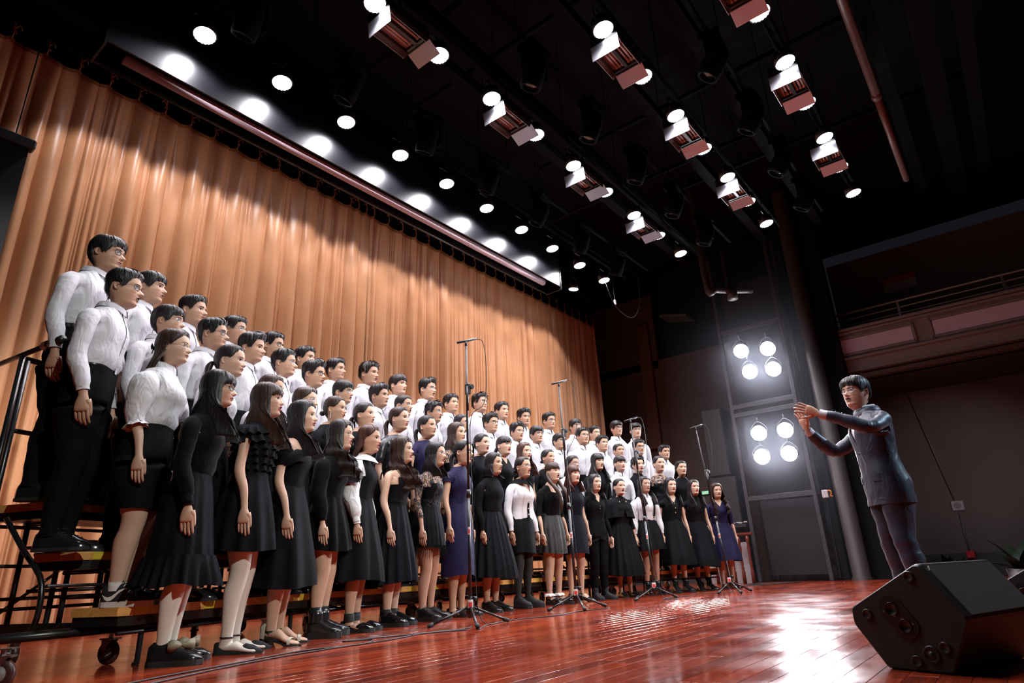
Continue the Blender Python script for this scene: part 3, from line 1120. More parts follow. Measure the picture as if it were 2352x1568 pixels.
# head profile: front y, front z, back y, back z, half width, squareness  (unit = head height, z=0 chin, 1 crown)
HP = np.array([
    (.115, -.115, -.235, -.03, .232, 2.0), (.235, -.045, -.245, .02, .248, 1.95), (.360, -.012, -.25, .06, .266, 1.85), (.405, .030, -.26, .10, .280, 1.8),
    (.408, .072, -.28, .145, .293, 1.8), (.396, .115, -.30, .19, .302, 1.9), (.405, .155, -.32, .23, .310, 1.95), (.412, .195, -.345, .27, .317, 2.0),
    (.418, .235, -.365, .31, .323, 2.05), (.416, .285, -.385, .355, .329, 2.1), (.424, .34, -.40, .40, .334, 2.15), (.422, .40, -.412, .45, .336, 2.2),
    (.416, .46, -.42, .50, .335, 2.3), (.416, .51, -.424, .55, .334, 2.35), (.434, .57, -.424, .60, .336, 2.35), (.440, .64, -.418, .66, .338, 2.3),
    (.430, .72, -.402, .73, .333, 2.25), (.400, .80, -.37, .80, .317, 2.2), (.345, .875, -.32, .87, .284, 2.1), (.255, .94, -.245, .935, .222, 2.0),
    (.14, .98, -.15, .978, .137, 2.0), (.0, 1.0, -.02, 1.0, .012, 2.0)])
HPV = np.linspace(0, 1, len(HP))


def gs(x, s):
    return np.exp(-(x / s) ** 2)


def sstep(a, b, x):
    t = np.clip((x - a) / (b - a), 0, 1)
    return t * t * (3 - 2 * t)


def head_raw(phi, v, female, jaw=1.0):
    """smooth skull surface; phi, v broadcast"""
    phi, v = np.broadcast_arrays(np.asarray(phi, float), np.asarray(v, float))
    cols = [np.interp(v, HPV, HP[:, k]) for k in range(6)]
    yf, zf, yb, zb, w, n = cols
    low = 1 - sstep(.30, .62, v)
    w = w * (1 - (0.02 if female else 0.0) - low * ((0.035 if female else 0.0) + (1 - jaw) * .15))
    w = w * 1.055 * (1 + .03 * gs(v - .42, .16))
    n = n - low * (0.12 if female else 0)
    yc = -0.03
    c, s = np.cos(phi), np.sin(phi)
    e = 2.0 / n
    cx = np.sign(c) * np.abs(c) ** e
    sx = np.sign(s) * np.abs(s) ** e
    x = w * sx
    y = np.where(c > 0, yc + (yf - yc) * cx, yc + (yc - yb) * cx)
    z = zb + (zf - zb) * (y - yb) / np.maximum(yf - yb, 1e-4)
    return np.stack([x, y, z], -1)


def head_feat(P, female, opn):
    """add nose, sockets, lips, cheeks; P (...,3)"""
    x, y, z = P[..., 0].copy(), P[..., 1].copy(), P[..., 2].copy()
    m = sstep(0.12, 0.28, y)
    ax = np.abs(x)
    nz = np.interp(z, [.262, .285, .305, .335, .36, .40, .45, .50, .535], [0, .035, .105, .138, .125, .088, .050, .018, 0])
    sg = np.interp(z, [.28, .33, .40, .50], [.050, .050, .034, .034])
    dy = nz * gs(x, sg) * (0.80 if female else 0.98)
    dy += .030 * gs(ax - .060, .024) * gs(z - .305, .026)
    dy -= .042 * gs(ax - .15, .072) * gs(z - .492, .042)
    dy += .012 * gs(ax - .14, .10) * gs(z - .585, .03) * (0.5 if female else 1.3)
    dy += .014 * gs(ax - .20, .07) * gs(z - .36, .07)
    dy += .024 * gs(x, .085) * gs(z - .232, .022) + .026 * gs(x, .075) * gs(z - .168, .022)
    dy -= .012 * gs(x, .10) * gs(z - .20, .010)
    dy += .010 * gs(x, .08) * gs(z - .045, .04)
    y = y + dy * m
    # open jaw
    lw = sstep(.235, .15, z) * sstep(-.05, .15, y)
    z = z - opn * .075 * lw
    y = y - opn * .018 * lw
    return np.stack([x, y, z], -1)


class Rot:
    def __init__(self, yaw=0, pitch=0, roll=0):
        cy, sy = math.cos(yaw), math.sin(yaw)
        cp, sp = math.cos(pitch), math.sin(pitch)
        cr, sr = math.cos(roll), math.sin(roll)
        Rz = np.array([[cy, -sy, 0], [sy, cy, 0], [0, 0, 1]])
        Rx = np.array([[1, 0, 0], [0, cp, -sp], [0, sp, cp]])
        Ry = np.array([[cr, 0, sr], [0, 1, 0], [-sr, 0, cr]])
        self.m = Rz @ Rx @ Ry


TORSO_F = np.array([  # z, half width, front, back (fractions of stature)
    (.475, .097, .059, .076), (.500, .100, .060, .081), (.530, .097, .060, .076), (.570, .086, .057, .060), (.610, .075, .053, .049), (.637, .072, .052, .047),
    (.670, .076, .056, .050), (.705, .082, .067, .054), (.728, .085, .072, .056), (.750, .085, .068, .058), (.768, .084, .060, .059), (.785, .083, .051, .057),
    (.802, .081, .043, .053), (.817, .073, .037, .048), (.830, .056, .032, .043), (.842, .041, .030, .038), (.855, .0330, .029, .033)])
TORSO_M = np.array([
    (.475, .092, .058, .068), (.500, .095, .060, .074), (.530, .093, .061, .070), (.570, .087, .060, .060), (.610, .082, .058, .053), (.637, .082, .058, .052),
    (.670, .085, .059, .054), (.705, .089, .062, .059), (.728, .091, .064, .062), (.750, .092, .064, .064), (.768, .093, .060, .064), (.785, .094, .053, .061),
    (.802, .092, .045, .056), (.817, .082, .038, .051), (.830, .062, .034, .046), (.842, .045, .032, .041), (.855, .0365, .031, .036)])
R_ARM0, R_ARM1 = 8, 13                    # torso rings spanned by the armhole
C_ARM = 3                                 # columns either side of the armhole centre
COLR = int(np.argmin(np.abs(PHI - np.pi / 2)))
COLL = NR - COLR


def ring_xy(ax, yf, yb, n=2.35):
    c, s = np.cos(PHI), np.sin(PHI)
    e = 2 / n
    x = ax * np.sign(s) * np.abs(s) ** e
    yc = (yf - yb) * 0.25
    y = np.where(c > 0, yc + (yf - yc) * np.abs(c) ** e, yc - (yb + yc) * np.abs(c) ** e)
    return x, y


def transport(P, e1):
    """frames along a path; e1 first reference axis"""
    P = np.asarray(P, float)
    T = np.gradient(P, axis=0)
    T /= np.maximum(np.linalg.norm(T, axis=1, keepdims=True), 1e-9)
    E1 = []
    u = np.asarray(e1, float)
    for i in range(len(P)):
        u = u - T[i] * np.dot(u, T[i])
        u /= max(np.linalg.norm(u), 1e-9)
        E1.append(u.copy())
    E1 = np.array(E1)
    return T, E1, np.cross(E1, T)


HEADY = 0.026                              # the head is carried ahead of the shoulders


class Figure:
    """one continuous body surface; the same lattice, let out, gives the clothes"""

    def __init__(self, S, female, pose, opn=0.0, jaw=1.0, build=1.0, add=None, ext=None, legs=True, bust=1.0):
        self.S, self.female = S, female
        self.V = []
        self.n = 0
        self.sets = {}
        add = add or {}
        ta = add.get('torso', lambda z, phi: 0.0)
        T = (TORSO_F if female else TORSO_M).copy()
        T[:, 1:] *= build
        T[15:, 1:] /= build ** 0.7
        if female:
            k = gs(T[:, 0] - .728, .035)
            T[:, 2] *= 1 + (bust - 1) * k
        if ext is not None:
            T = np.vstack([np.array(ext), T])
        self.T = T
        self.r0 = r0 = 0 if ext is None else len(ext)
        Hh = (0.1335 if female else 0.131) * S
        self.Hh = Hh
        chin = S - Hh
        self.chin = chin
        lean = pose.get('lean', 0.0)
        # torso rings
        rows = []
        for (z, ax, yf, yb) in T:
            d = np.broadcast_to(ta(z, PHI), PHI.shape)
            x, y = ring_xy(ax, yf, yb)
            x, y = x * S, y * S
            l = np.hypot(x, y)
            x, y = x * (1 + d / l), y * (1 + d / l)
            # shoulders slope: sides of the upper rings drop a little
            zz = np.full(NR, z * S)
            if z > .79 and z < .85:
                zz = zz - np.abs(np.sin(PHI)) ** 2 * 0.010 * S * (1 if z < .825 else .5)
                zz = zz + d * .6 * sstep(.79, .82, z)
            y = y + lean * sstep(.5, .85, z) * S * 0.06
            rows.append(np.stack([x, y, zz], 1))
        nt = len(rows)
        # head rings
        self.head_R = Rot(pose.get('yaw', 0), pose.get('pitch', 0), pose.get('roll', 0)).m
        self.head_org = np.array([0, HEADY * S + lean * .06 * S, chin])
        self.piv = np.array([0, -.03, -.08])
        vv = np.concatenate([np.linspace(0, .12, 5), np.linspace(.14, .80, 36), np.linspace(.83, 1, 7)])
        if not add:
            P = head_feat(head_raw(PHI[None, :], vv[:, None], female, jaw), female, opn)
            for k in range(len(vv)):
                rows.append(self.head_to_body(P[k], 1.0 if vv[k] > 0.08 else 0.6 + 5 * vv[k]))
        self.nt = nt
        A = np.array(rows)
        self.A = A
        base = self.push(A.reshape(-1, 3))
        f = gridfaces(len(rows), NR, True)
        rid = np.repeat(np.arange(len(rows) - 1), NR)
        cid = np.tile(np.arange(NR), len(rows) - 1)
        # open the armholes
        hole = np.zeros(len(f), bool)
        ra, rb = R_ARM0 + r0, R_ARM1 + r0
        for cc in (COLR, COLL):
            hole |= (rid >= ra) & (rid < rb) & (((cid - (cc - C_ARM)) % NR) < 2 * C_ARM)
        self.sets['torso'] = (f[~hole], rid[~hole])
        if not add:
            top = base + (len(rows) - 1) * NR
            self.sets['crown'] = (np.arange(NR).reshape(1, -1) + top, np.array([len(rows)]))
        self.arm(1, pose.get('armR', pose.get('arm')), add)
        self.arm(-1, pose.get('armL', pose.get('arm')), add)
        if legs:
            self.leg(1, pose, add)
            self.leg(-1, pose, add)

    def push(self, V):
        b = self.n
        self.V.append(np.asarray(V, float))
        self.n += len(V)
        return b

    def head_to_body(self, P, w=1.0):
        P = np.array(P, float)
        # lower face slightly shortened
        k = .075 if self.female else .035
        z = P[..., 2]
        P[..., 2] = z + k * np.interp(z, [-.45, -.05, 0, .5], [0, .42, .5, 0])
        q = P - self.piv
        r = q @ self.head_R.T
        q = q * (1 - w) + r * w + self.piv
        return q * self.Hh + self.head_org

    def arm(self, sd, path, add):
        S, r0 = self.S, self.r0
        aa = add.get('arm', lambda t: 0.0)
        ra, rb = R_ARM0 + r0, R_ARM1 + r0
        cc = COLR if sd > 0 else COLL
        # hole loop, ordered front -> up -> back -> down as seen from outside (right side)
        cols = [(cc + k * 1) for k in range(-C_ARM, C_ARM + 1)] if sd > 0 else [(cc - k) for k in range(-C_ARM, C_ARM + 1)]
        loop = [(ra, c) for c in cols] + [(r, cols[-1]) for r in range(ra + 1, rb)] + [(rb, c) for c in cols[::-1]] + [(r, cols[0]) for r in range(rb - 1, ra, -1)]
        idx = np.array([r * NR + (c % NR) for r, c in loop])
        L = self.A.reshape(-1, 3)[idx]
        n = len(idx)
        # path stations: (x, y, z) fractions of S for the right arm, t along the arm
        P = np.array(path['pts'], float) * S
        P[:, 0] *= sd
        lean = path.get('lean', 0)
        tw = path.get('twist', 0.0)
        dense = spline(P, 26)
        tt = np.linspace(0, 1, 26)
        T, E1, E2 = transport(np.vstack([[dense[0] - np.array([sd * .02 * S, 0, 0])], dense]), (0, 1, 0))
        T, E1, E2 = T[1:], E1[1:], E2[1:]
        if sd > 0:
            pass
        # radii along the arm
        f = 0.81 if self.female else 0.93
        kt = [0, .10, .25, .42, .52, .62, .75, .92, 1.0]
        ka = [.028, .0285, .0255, .0228, .0225, .0240, .0212, .0155, .0148]
        kb = [.024, .0245, .0235, .0220, .0212, .0220, .0190, .0128, .0116]
        r1 = np.interp(tt, kt, ka) * S * f
        r2 = np.interp(tt, kt, kb) * S * f
        if path.get('thin'):
            r1, r2 = r1 * path['thin'], r2 * path['thin']
        dd = np.array([aa(t) for t in tt])
        r1, r2 = r1 + dd, r2 + dd
        ang0 = np.arctan2(L[:, 2] - L[:, 2].mean(), L[:, 1] - L[:, 1].mean())
        th = ang0[0] + np.linspace(0, 2 * np.pi, n, endpoint=False) * (1 if ((np.unwrap(ang0)[-1] - ang0[0]) > 0) else -1)
        rings = []
        for k in range(len(tt)):
            a = th + tw * sstep(.45, .95, tt[k])
            o = E2[k] if np.dot(E2[k], (sd, 0, 0)) >= 0 or abs(np.dot(E2[k], (sd, 0, 0))) < .3 else E2[k]
            rings.append(dense[k] + (r1[k] * np.cos(a))[:, None] * E1[k] + (r2[k] * np.sin(a))[:, None] * self.outv(E1[k], T[k], sd))
        self.armdata = getattr(self, 'armdata', {})
        self.armdata[sd] = (dense, T, E1, th, rings)
        if not add:
            # hand: palm rings, then fingers
            e1 = E1[-1]
            t = T[-1]
            o = self.outv(e1, t, sd)
            ca, sa = math.cos(tw), math.sin(tw)
            h1 = e1 * ca + o * sa      # across the palm, towards the thumb side
            h2 = -e1 * sa + o * ca     # back of the hand
            if path.get('flip'):
                h1 = -h1
            hs = S * (0.96 if self.female else 1.04)
            if path.get('hang'):
                t = t * .35 + np.array([0, 0, -.65])
                t /= np.linalg.norm(t)
                h1 = h1 - t * np.dot(h1, t)
                h1 /= np.linalg.norm(h1)
                h2 = h2 - t * np.dot(h2, t) - h1 * np.dot(h2, h1)
                h2 /= np.linalg.norm(h2)
            bend = path.get('wrist', 0.0)
            t2 = t * math.cos(bend) + h2 * math.sin(bend)
            h2b = h2 * math.cos(bend) - t * math.sin(bend)
            p = dense[-1]
            aa_ = th + tw
            for (dist, w_, th_) in ((.010, .0160, .0110), (.022, .0195, .0112), (.036, .0225, .0105), (.048, .0228, .0092), (.055, .0205, .0070)):
                c = p + t2 * dist * hs
                # keep loop phase: express ring in (h1,h2) using the same angles
                rings.append(c + (w_ * hs * np.cos(th))[:, None] * (h1 if not path.get('flip') else -h1) + (th_ * hs * np.sin(th))[:, None] * h2b)
            self.hand(p, t2, h1, h2b, hs, sd, path)
        b = self.push(np.array(rings).reshape(-1, 3))
        m = len(rings)
        first = np.stack([idx, np.roll(idx, -1), b + np.roll(np.arange(n), -1), b + np.arange(n)], 1)
        g = gridfaces(m, n, True, b)
        F = np.vstack([first, g])
        rid = np.concatenate([np.full(n, -1), np.repeat(np.arange(m - 1), n)])
        key = 'armR' if sd > 0 else 'armL'
        self.sets[key] = (F, rid)
        if not add:
            self.sets[key + 'cap'] = ((b + (m - 1) * n + np.arange(n)).reshape(1, -1), np.array([99]))
        self.wrist = getattr(self, 'wrist', {})
        self.wrist[sd] = dense[-1]

    @staticmethod
    def outv(e1, t, sd):
        o = np.cross(t, e1)
        # right-hand frame whose start is (front, up) looking outward
        return o if sd > 0 else -o

    def hand(self, p, t, h1, h2, hs, sd, path):
        curl = path.get('curl', 0.25)
        spread = path.get('spread', 0.05)
        base = p + t * .050 * hs
        for k, (u, ln, r) in enumerate(((.0168, .049, .0049), (.0056, .055, .0051), (-.0056, .051, .0049), (-.0162, .040, .0043))):
            b0 = base + h1 * u * hs
            dirv = t + h1 * spread * (1.5 - k)
            dirv /= np.linalg.norm(dirv)
            pts = [b0 - dirv * .008 * hs, b0]
            d = dirv
            ck = curl * (1 + .15 * k)
            for j, fr in enumerate((.42, .33, .25)):
                a = ck * (0.5 + .5 * j) if path.get('flat') is None else path['flat'] * (j + .3)
                d = d * math.cos(a) - h2 * math.sin(a)
                d /= np.linalg.norm(d)
                pts.append(pts[-1] + d * ln * fr * hs)
            V, fs = sweep(spline(pts, 8), np.array([r, r * 1.02, r, r * .98, r * .95, r * .88, r * .78, r * .45]) * hs, 7)
            bb = self.push(V)
            key = 'fing%d%d' % (sd, k)
            self.sets[key] = (fs[0] + bb, np.zeros(len(fs[0])))
            self.sets[key + 'c'] = (np.vstack([fs[1], fs[2]]) + bb, np.zeros(2))
        # thumb from the side of the palm
        b0 = p + t * .024 * hs + h1 * .017 * hs
        to = path.get('thumb', .55)
        d = t * math.cos(to) + h1 * math.sin(to) - h2 * .25
        d /= np.linalg.norm(d)
        pts = [b0 - d * .006 * hs, b0 + d * .018 * hs]
        d2 = d * .9 + t * .45 - h1 * .1
        d2 /= np.linalg.norm(d2)
        pts += [pts[-1] + d2 * .016 * hs, pts[-1] + d2 * .030 * hs]
        V, fs = sweep(spline(pts, 7), np.array([.0095, .0088, .0072, .0066, .0062, .0054, .003]) * hs, 7)
        bb = self.push(V)
        self.sets['thumb%d' % sd] = (fs[0] + bb, np.zeros(len(fs[0])))
        self.sets['thumbc%d' % sd] = (np.vstack([fs[1], fs[2]]) + bb, np.zeros(2))

    def leg(self, sd, pose, add):
        S = self.S
        la = add.get('leg', lambda t: 0.0)
        row = 0
        ringi = np.arange(NR)
        half = [c for c in range(0, NR // 2 + 1)] if sd > 0 else [(-c) % NR for c in range(0, NR // 2 + 1)]
        A0 = self.A[0]
        if not hasattr(self, 'crotch'):
            f0, b0 = A0[0], A0[NR // 2]
            t = np.linspace(0, 1, 7)[1:-1][:, None]
            C = b0 * (1 - t) + f0 * t
            C[:, 2] -= .018 * S * np.sin(np.pi * t[:, 0])
            self.crotch = self.push(C)
        idx = np.array(half + [self.crotch + k for k in range(5)])
        n = len(idx)
        ph = pose.get('stance', {}).get(sd, (0, 0))
        fx = .050 + pose.get('wide', 0.0)
        pts = np.array([(.051, -.004, .455), (.051, -.004, .43), (.049, -.001, .38), (.047 + (fx - .05) * .4, .004, .32), (fx - .004, .008, .285), (fx - .004, .004, .25), (fx - .003, -.006, .205), (fx, -.010, .14), (fx, -.012, .075), (fx, -.012, .045)])
        pts[:, 1] += np.interp(pts[:, 2], [.045, .285, .455], [ph[1], ph[1] * .55, 0])
        pts[:, 0] += np.interp(pts[:, 2], [.045, .455], [ph[0], 0])
        rx = np.array([.0475, .0475, .043, .036, .0315, .0285, .029, .0215, .0165, .0165])
        ry = np.array([.064, .060, .051, .041, .036, .0335, .036, .027, .0205, .0215])
        f = .97 if self.female else 1.0
        k = pose.get('legk', 1.0)
        rx, ry = rx * f * k, ry * f * k
        dense = spline(pts * S, 24)
        tt = np.linspace(0, 1, 24)
        si = np.linspace(0, 1, len(rx))
        dd = np.array([la(t) for t in tt])
        RX, RY = np.interp(tt, si, rx) * S + dd, np.interp(tt, si, ry) * S + dd
        mn = add.get('legmin', None)
        if mn is not None:
            RX = np.maximum(RX, np.array([mn(t) for t in tt]))
            RY = np.maximum(RY, np.array([mn(t) for t in tt]) * 1.06)
        dense[:, 0] *= sd
        th = np.linspace(0, 2 * np.pi, n, endpoint=False)
        rings = [np.stack([dense[k, 0] + sd * RX[k] * np.sin(th), dense[k, 1] + RY[k] * np.cos(th), np.full(n, dense[k, 2])], 1) for k in range(24)]
        if not add:
            a = dense[-1]
            hl = pose.get('heel', 0.0)
            to = pose.get('toe', 0.16) * sd
            fwd = np.array([math.sin(to), math.cos(to), 0])
            lat = np.array([math.cos(to), -math.sin(to), 0])
            for (dy, z, wv, hv, til) in ((-.004, .026, .0165, .028, .25), (.010, .024, .018, .026, .7), (.032, .024, .021, .018, 1.2), (.060, .017, .0245, .0125, 1.4), (.088, .011, .0255, .009, 1.5), (.106, .009, .020, .0075, 1.55), (.117, .008, .008, .004, 1.57)):
                zz = z + hl * np.interp(dy, [-.01, .03, .08, .12], [1, .7, .05, 0])
                c = np.array([a[0], a[1], 0]) + fwd * dy * S + np.array([0, 0, zz * S])
                e1 = fwd * math.cos(til) + np.array([0, 0, 1.0]) * math.sin(til)
                rings.append(c + (hv * S * np.cos(th))[:, None] * e1 + (wv * S * sd * np.sin(th))[:, None] * lat)
        b = self.push(np.array(rings).reshape(-1, 3))
        m = len(rings)
        first = np.stack([idx, np.roll(idx, -1), b + np.roll(np.arange(n), -1), b + np.arange(n)], 1)
        F = np.vstack([first, gridfaces(m, n, True, b)])
        rid = np.concatenate([np.full(n, -1), np.repeat(np.arange(m - 1), n)])
        key = 'legR' if sd > 0 else 'legL'
        self.sets[key] = (F, rid)
        if not add:
            self.sets[key + 'cap'] = ((b + (m - 1) * n + np.arange(n)).reshape(1, -1), np.array([99]))
        self.ankle = getattr(self, 'ankle', {})
        self.ankle[sd] = dense[-1]

    def mesh(self, name, sel, mats, warp=None, midx=None, clip=None):
        """sel: {set: (lo, hi)} ring ranges"""
        V = np.vstack(self.V)
        F = []
        for k, rg in sel.items():
            if k not in self.sets:
                continue
            f, r = self.sets[k]
            if rg is not None:
                f = f[(r >= rg[0]) & (r <= rg[1])]
            if len(f):
                F.append(f)
        used = np.unique(np.concatenate([f.ravel() for f in F]))
        mp = np.full(len(V), -1)
        mp[used] = np.arange(len(used))
        V = V[used]
        F = [mp[f] for f in F]
        if clip is not None:
            V, F = clip_faces(V, F, clip(V))
        if warp is not None:
            V = warp(V)
        return mesh_np(name, V, F, True, mats)


def clip_faces(V, F, fld):
    """cut away the part of the surface where the field is positive"""
    keep, polys, new, cache = [], {}, [], {}
    n0 = len(V)

    def mid(a, b):
        k = (min(a, b), max(a, b))
        if k not in cache:
            t = fld[a] / (fld[a] - fld[b])
            cache[k] = n0 + len(new)
            new.append(V[a] * (1 - t) + V[b] * t)
        return cache[k]
    for f in F:
        pos = fld[f] > 0
        keep.append(f[~pos.any(1)])
        for q in f[pos.any(1) & ~pos.all(1)]:
            out = []
            for i in range(len(q)):
                a, b = int(q[i]), int(q[(i + 1) % len(q)])
                if fld[a] <= 0:
                    out.append(a)
                if (fld[a] > 0) != (fld[b] > 0):
                    out.append(mid(a, b))
            if len(out) >= 3:
                polys.setdefault(len(out), []).append(out)
    F2 = [k for k in keep if len(k)] + [np.array(v) for v in polys.values()]
    return (np.vstack([V, np.array(new)]) if new else V), F2


def rings_between(T, z0, z1):
    z = T[:, 0]
    i = [k for k in range(len(z)) if z0 - 1e-6 <= z[k] <= z1 + 1e-6]
    return i[0], i[-1] - 1


# ------------------------------------------------------------------ people: materials
SKINS = [mat('skin_%d' % i, c, 0.48, var=0.05, scale=14, spec=0.35, bump=0.05, bscale=160, bdist=0.003) for i, c in enumerate(((.54, .325, .225), (.48, .275, .185), (.57, .36, .26), (.43, .235, .155)))]
LIPS = [mat('lips_rose', (.40, .11, .09), .4), mat('lips_red', (.42, .05, .05), .35), mat('lips_natural', (.38, .16, .12), .45)]
MOUTH_DARK = mat('mouth_dark_disc', (.035, .008, .008), .5)
EYEW = mat('eye_white', (.62, .58, .56), .2)
EYED = mat('eye_dark', (.012, .008, .007), .12)
HAIRS = {n: mat('hair_' + n, c, .46, var=.5, scale=40, stretch=(1, 1, .08), bump=.45, bscale=90, bdist=.005, spec=.4) for n, c in (
    ('black', (.010, .008, .009)), ('soft', (.016, .011, .011)), ('brown', (.035, .016, .011)), ('auburn', (.055, .018, .012)))}
SHIRT = mat('white_shirt', (.60, .585, .63), .7, var=.03, scale=6, crease=(9, .65, .030))
SHIRT2 = mat('white_blouse', (.62, .61, .64), .65, var=.03, scale=6, crease=(12, .75, .026))
WKNIT = mat('white_knit', (.64, .63, .66), .8, bump=.25, bscale=90, bdist=.003)
TROU = mat('black_trousers', (.005, .005, .0055), .75, var=.2, crease=(6, .4, .03), spec=.06)
BKNIT = mat('black_knit', (.0055, .0055, .0065), .85, var=.2, bump=.3, bscale=40, bdist=.004, spec=.06)
BVELV = mat('black_velvet', (.0035, .0033, .0042), .8, var=.2, sheen=.06, crease=(6, .4, .03), spec=.06)
BCOT = mat('black_cotton', (.0065, .0065, .0085), .75, var=.2, crease=(7, .4, .03), spec=.06)
BCREPE = mat('black_crepe', (.0055, .006, .0075), .7, var=.2, bump=.2, bscale=200, bdist=.002, spec=.06)
NAVY = mat('navy_cloth', (.012, .010, .042), .7, var=.12, spec=.15, crease=(5, .35, .03))
DENIM = mat('black_denim', (.008, .0085, .013), .8, var=.25, bump=.3, bscale=120, bdist=.002, spec=.06)
PATT = mat('grey_pattern', (.014, .014, .013), .7, var=.9, scale=26)
LEATH = mat('black_leather', (.012, .012, .013), .22, spec=.6, bump=.1, bscale=40, bdist=.004)
PATENT = mat('black_patent', (.008, .008, .009), .07, spec=.7, coat=.6)
SUEDE = mat('black_suede', (.010, .010, .011), .85)
SOLE = mat('black_sole', (.016, .016, .017), .7)
WSOLE = mat('white_sole', (.66, .62, .60), .5)
TIGHT_W = mat('pale_tights', (.70, .64, .56), .6)
TIGHT_B = mat('black_tights', (.012, .011, .012), .7)
SOCKW = mat('white_sock', (.70, .66, .64), .85, bump=.4, bscale=60, bdist=.004)
GOLD = mat('gold_button', (.75, .55, .25), .25, metal=1.0)
PEARL = mat('pearl', (.8, .76, .74), .2)
GFRAME = {'black': mat('frame_black', (.012, .012, .013), .25), 'gold': mat('frame_gold', (.55, .38, .22), .25, metal=.9), 'clear': mat('frame_silver', (.55, .55, .58), .2, metal=.8)}


def lace_mat():
    m, nt, b = nodemat('black_lace')
    N, L = nt.nodes, nt.links
    tc = N.new('ShaderNodeTexCoord')
    vo = N.new('ShaderNodeTexVoronoi')
    vo.inputs['Scale'].default_value = 95
    L.new(tc.outputs['Object'], vo.inputs['Vector'])
    nz = N.new('ShaderNodeTexNoise')
    nz.inputs['Scale'].default_value = 30
    L.new(tc.outputs['Object'], nz.inputs['Vector'])
    ad = N.new('ShaderNodeMath')
    ad.operation = 'ADD'
    L.new(vo.outputs['Distance'], ad.inputs[0])
    L.new(nz.outputs['Fac'], ad.inputs[1])
    gt = N.new('ShaderNodeMath')
    gt.operation = 'LESS_THAN'
    gt.inputs[1].default_value = 1.02
    L.new(ad.outputs[0], gt.inputs[0])
    b.inputs['Base Color'].default_value = (.010, .010, .016, 1)
    b.inputs['Roughness'].default_value = .7
    L.new(gt.outputs[0], b.inputs['Alpha'])
    return m


LACE = lace_mat()


def glass_mat():
    m, nt, b = nodemat('spectacle_lens')
    b.inputs['Base Color'].default_value = (1, 1, 1, 1)
    b.inputs['Roughness'].default_value = .02
    b.inputs['Alpha'].default_value = .10
    b.inputs['Specular IOR Level'].default_value = .8
    return m


LENS = glass_mat()


# ------------------------------------------------------------------ people: head details
def face_lookup(fig, female, opn, jaw):
    """front surface depth y at (x, z) in head units"""
    ph = np.linspace(-1.35, 1.35, 61)
    vv = np.linspace(.12, .9, 90)
    P = head_feat(head_raw(ph[None, :], vv[:, None], female, jaw), female, opn).reshape(-1, 3)

    def f(x, z):
        x, z = np.broadcast_arrays(np.asarray(x, float), np.asarray(z, float))
        sh = x.shape
        q = np.stack([x.ravel(), z.ravel()], 1)
        d = ((q[:, None, :] - P[None, :, [0, 2]]) ** 2).sum(-1)
        i = np.argpartition(d, 4, 1)[:, :4]
        w_ = 1 / (np.take_along_axis(d, i, 1) + 1e-6)
        y = (P[i, 1] * w_).sum(1) / w_.sum(1)
        return y.reshape(sh)
    return f


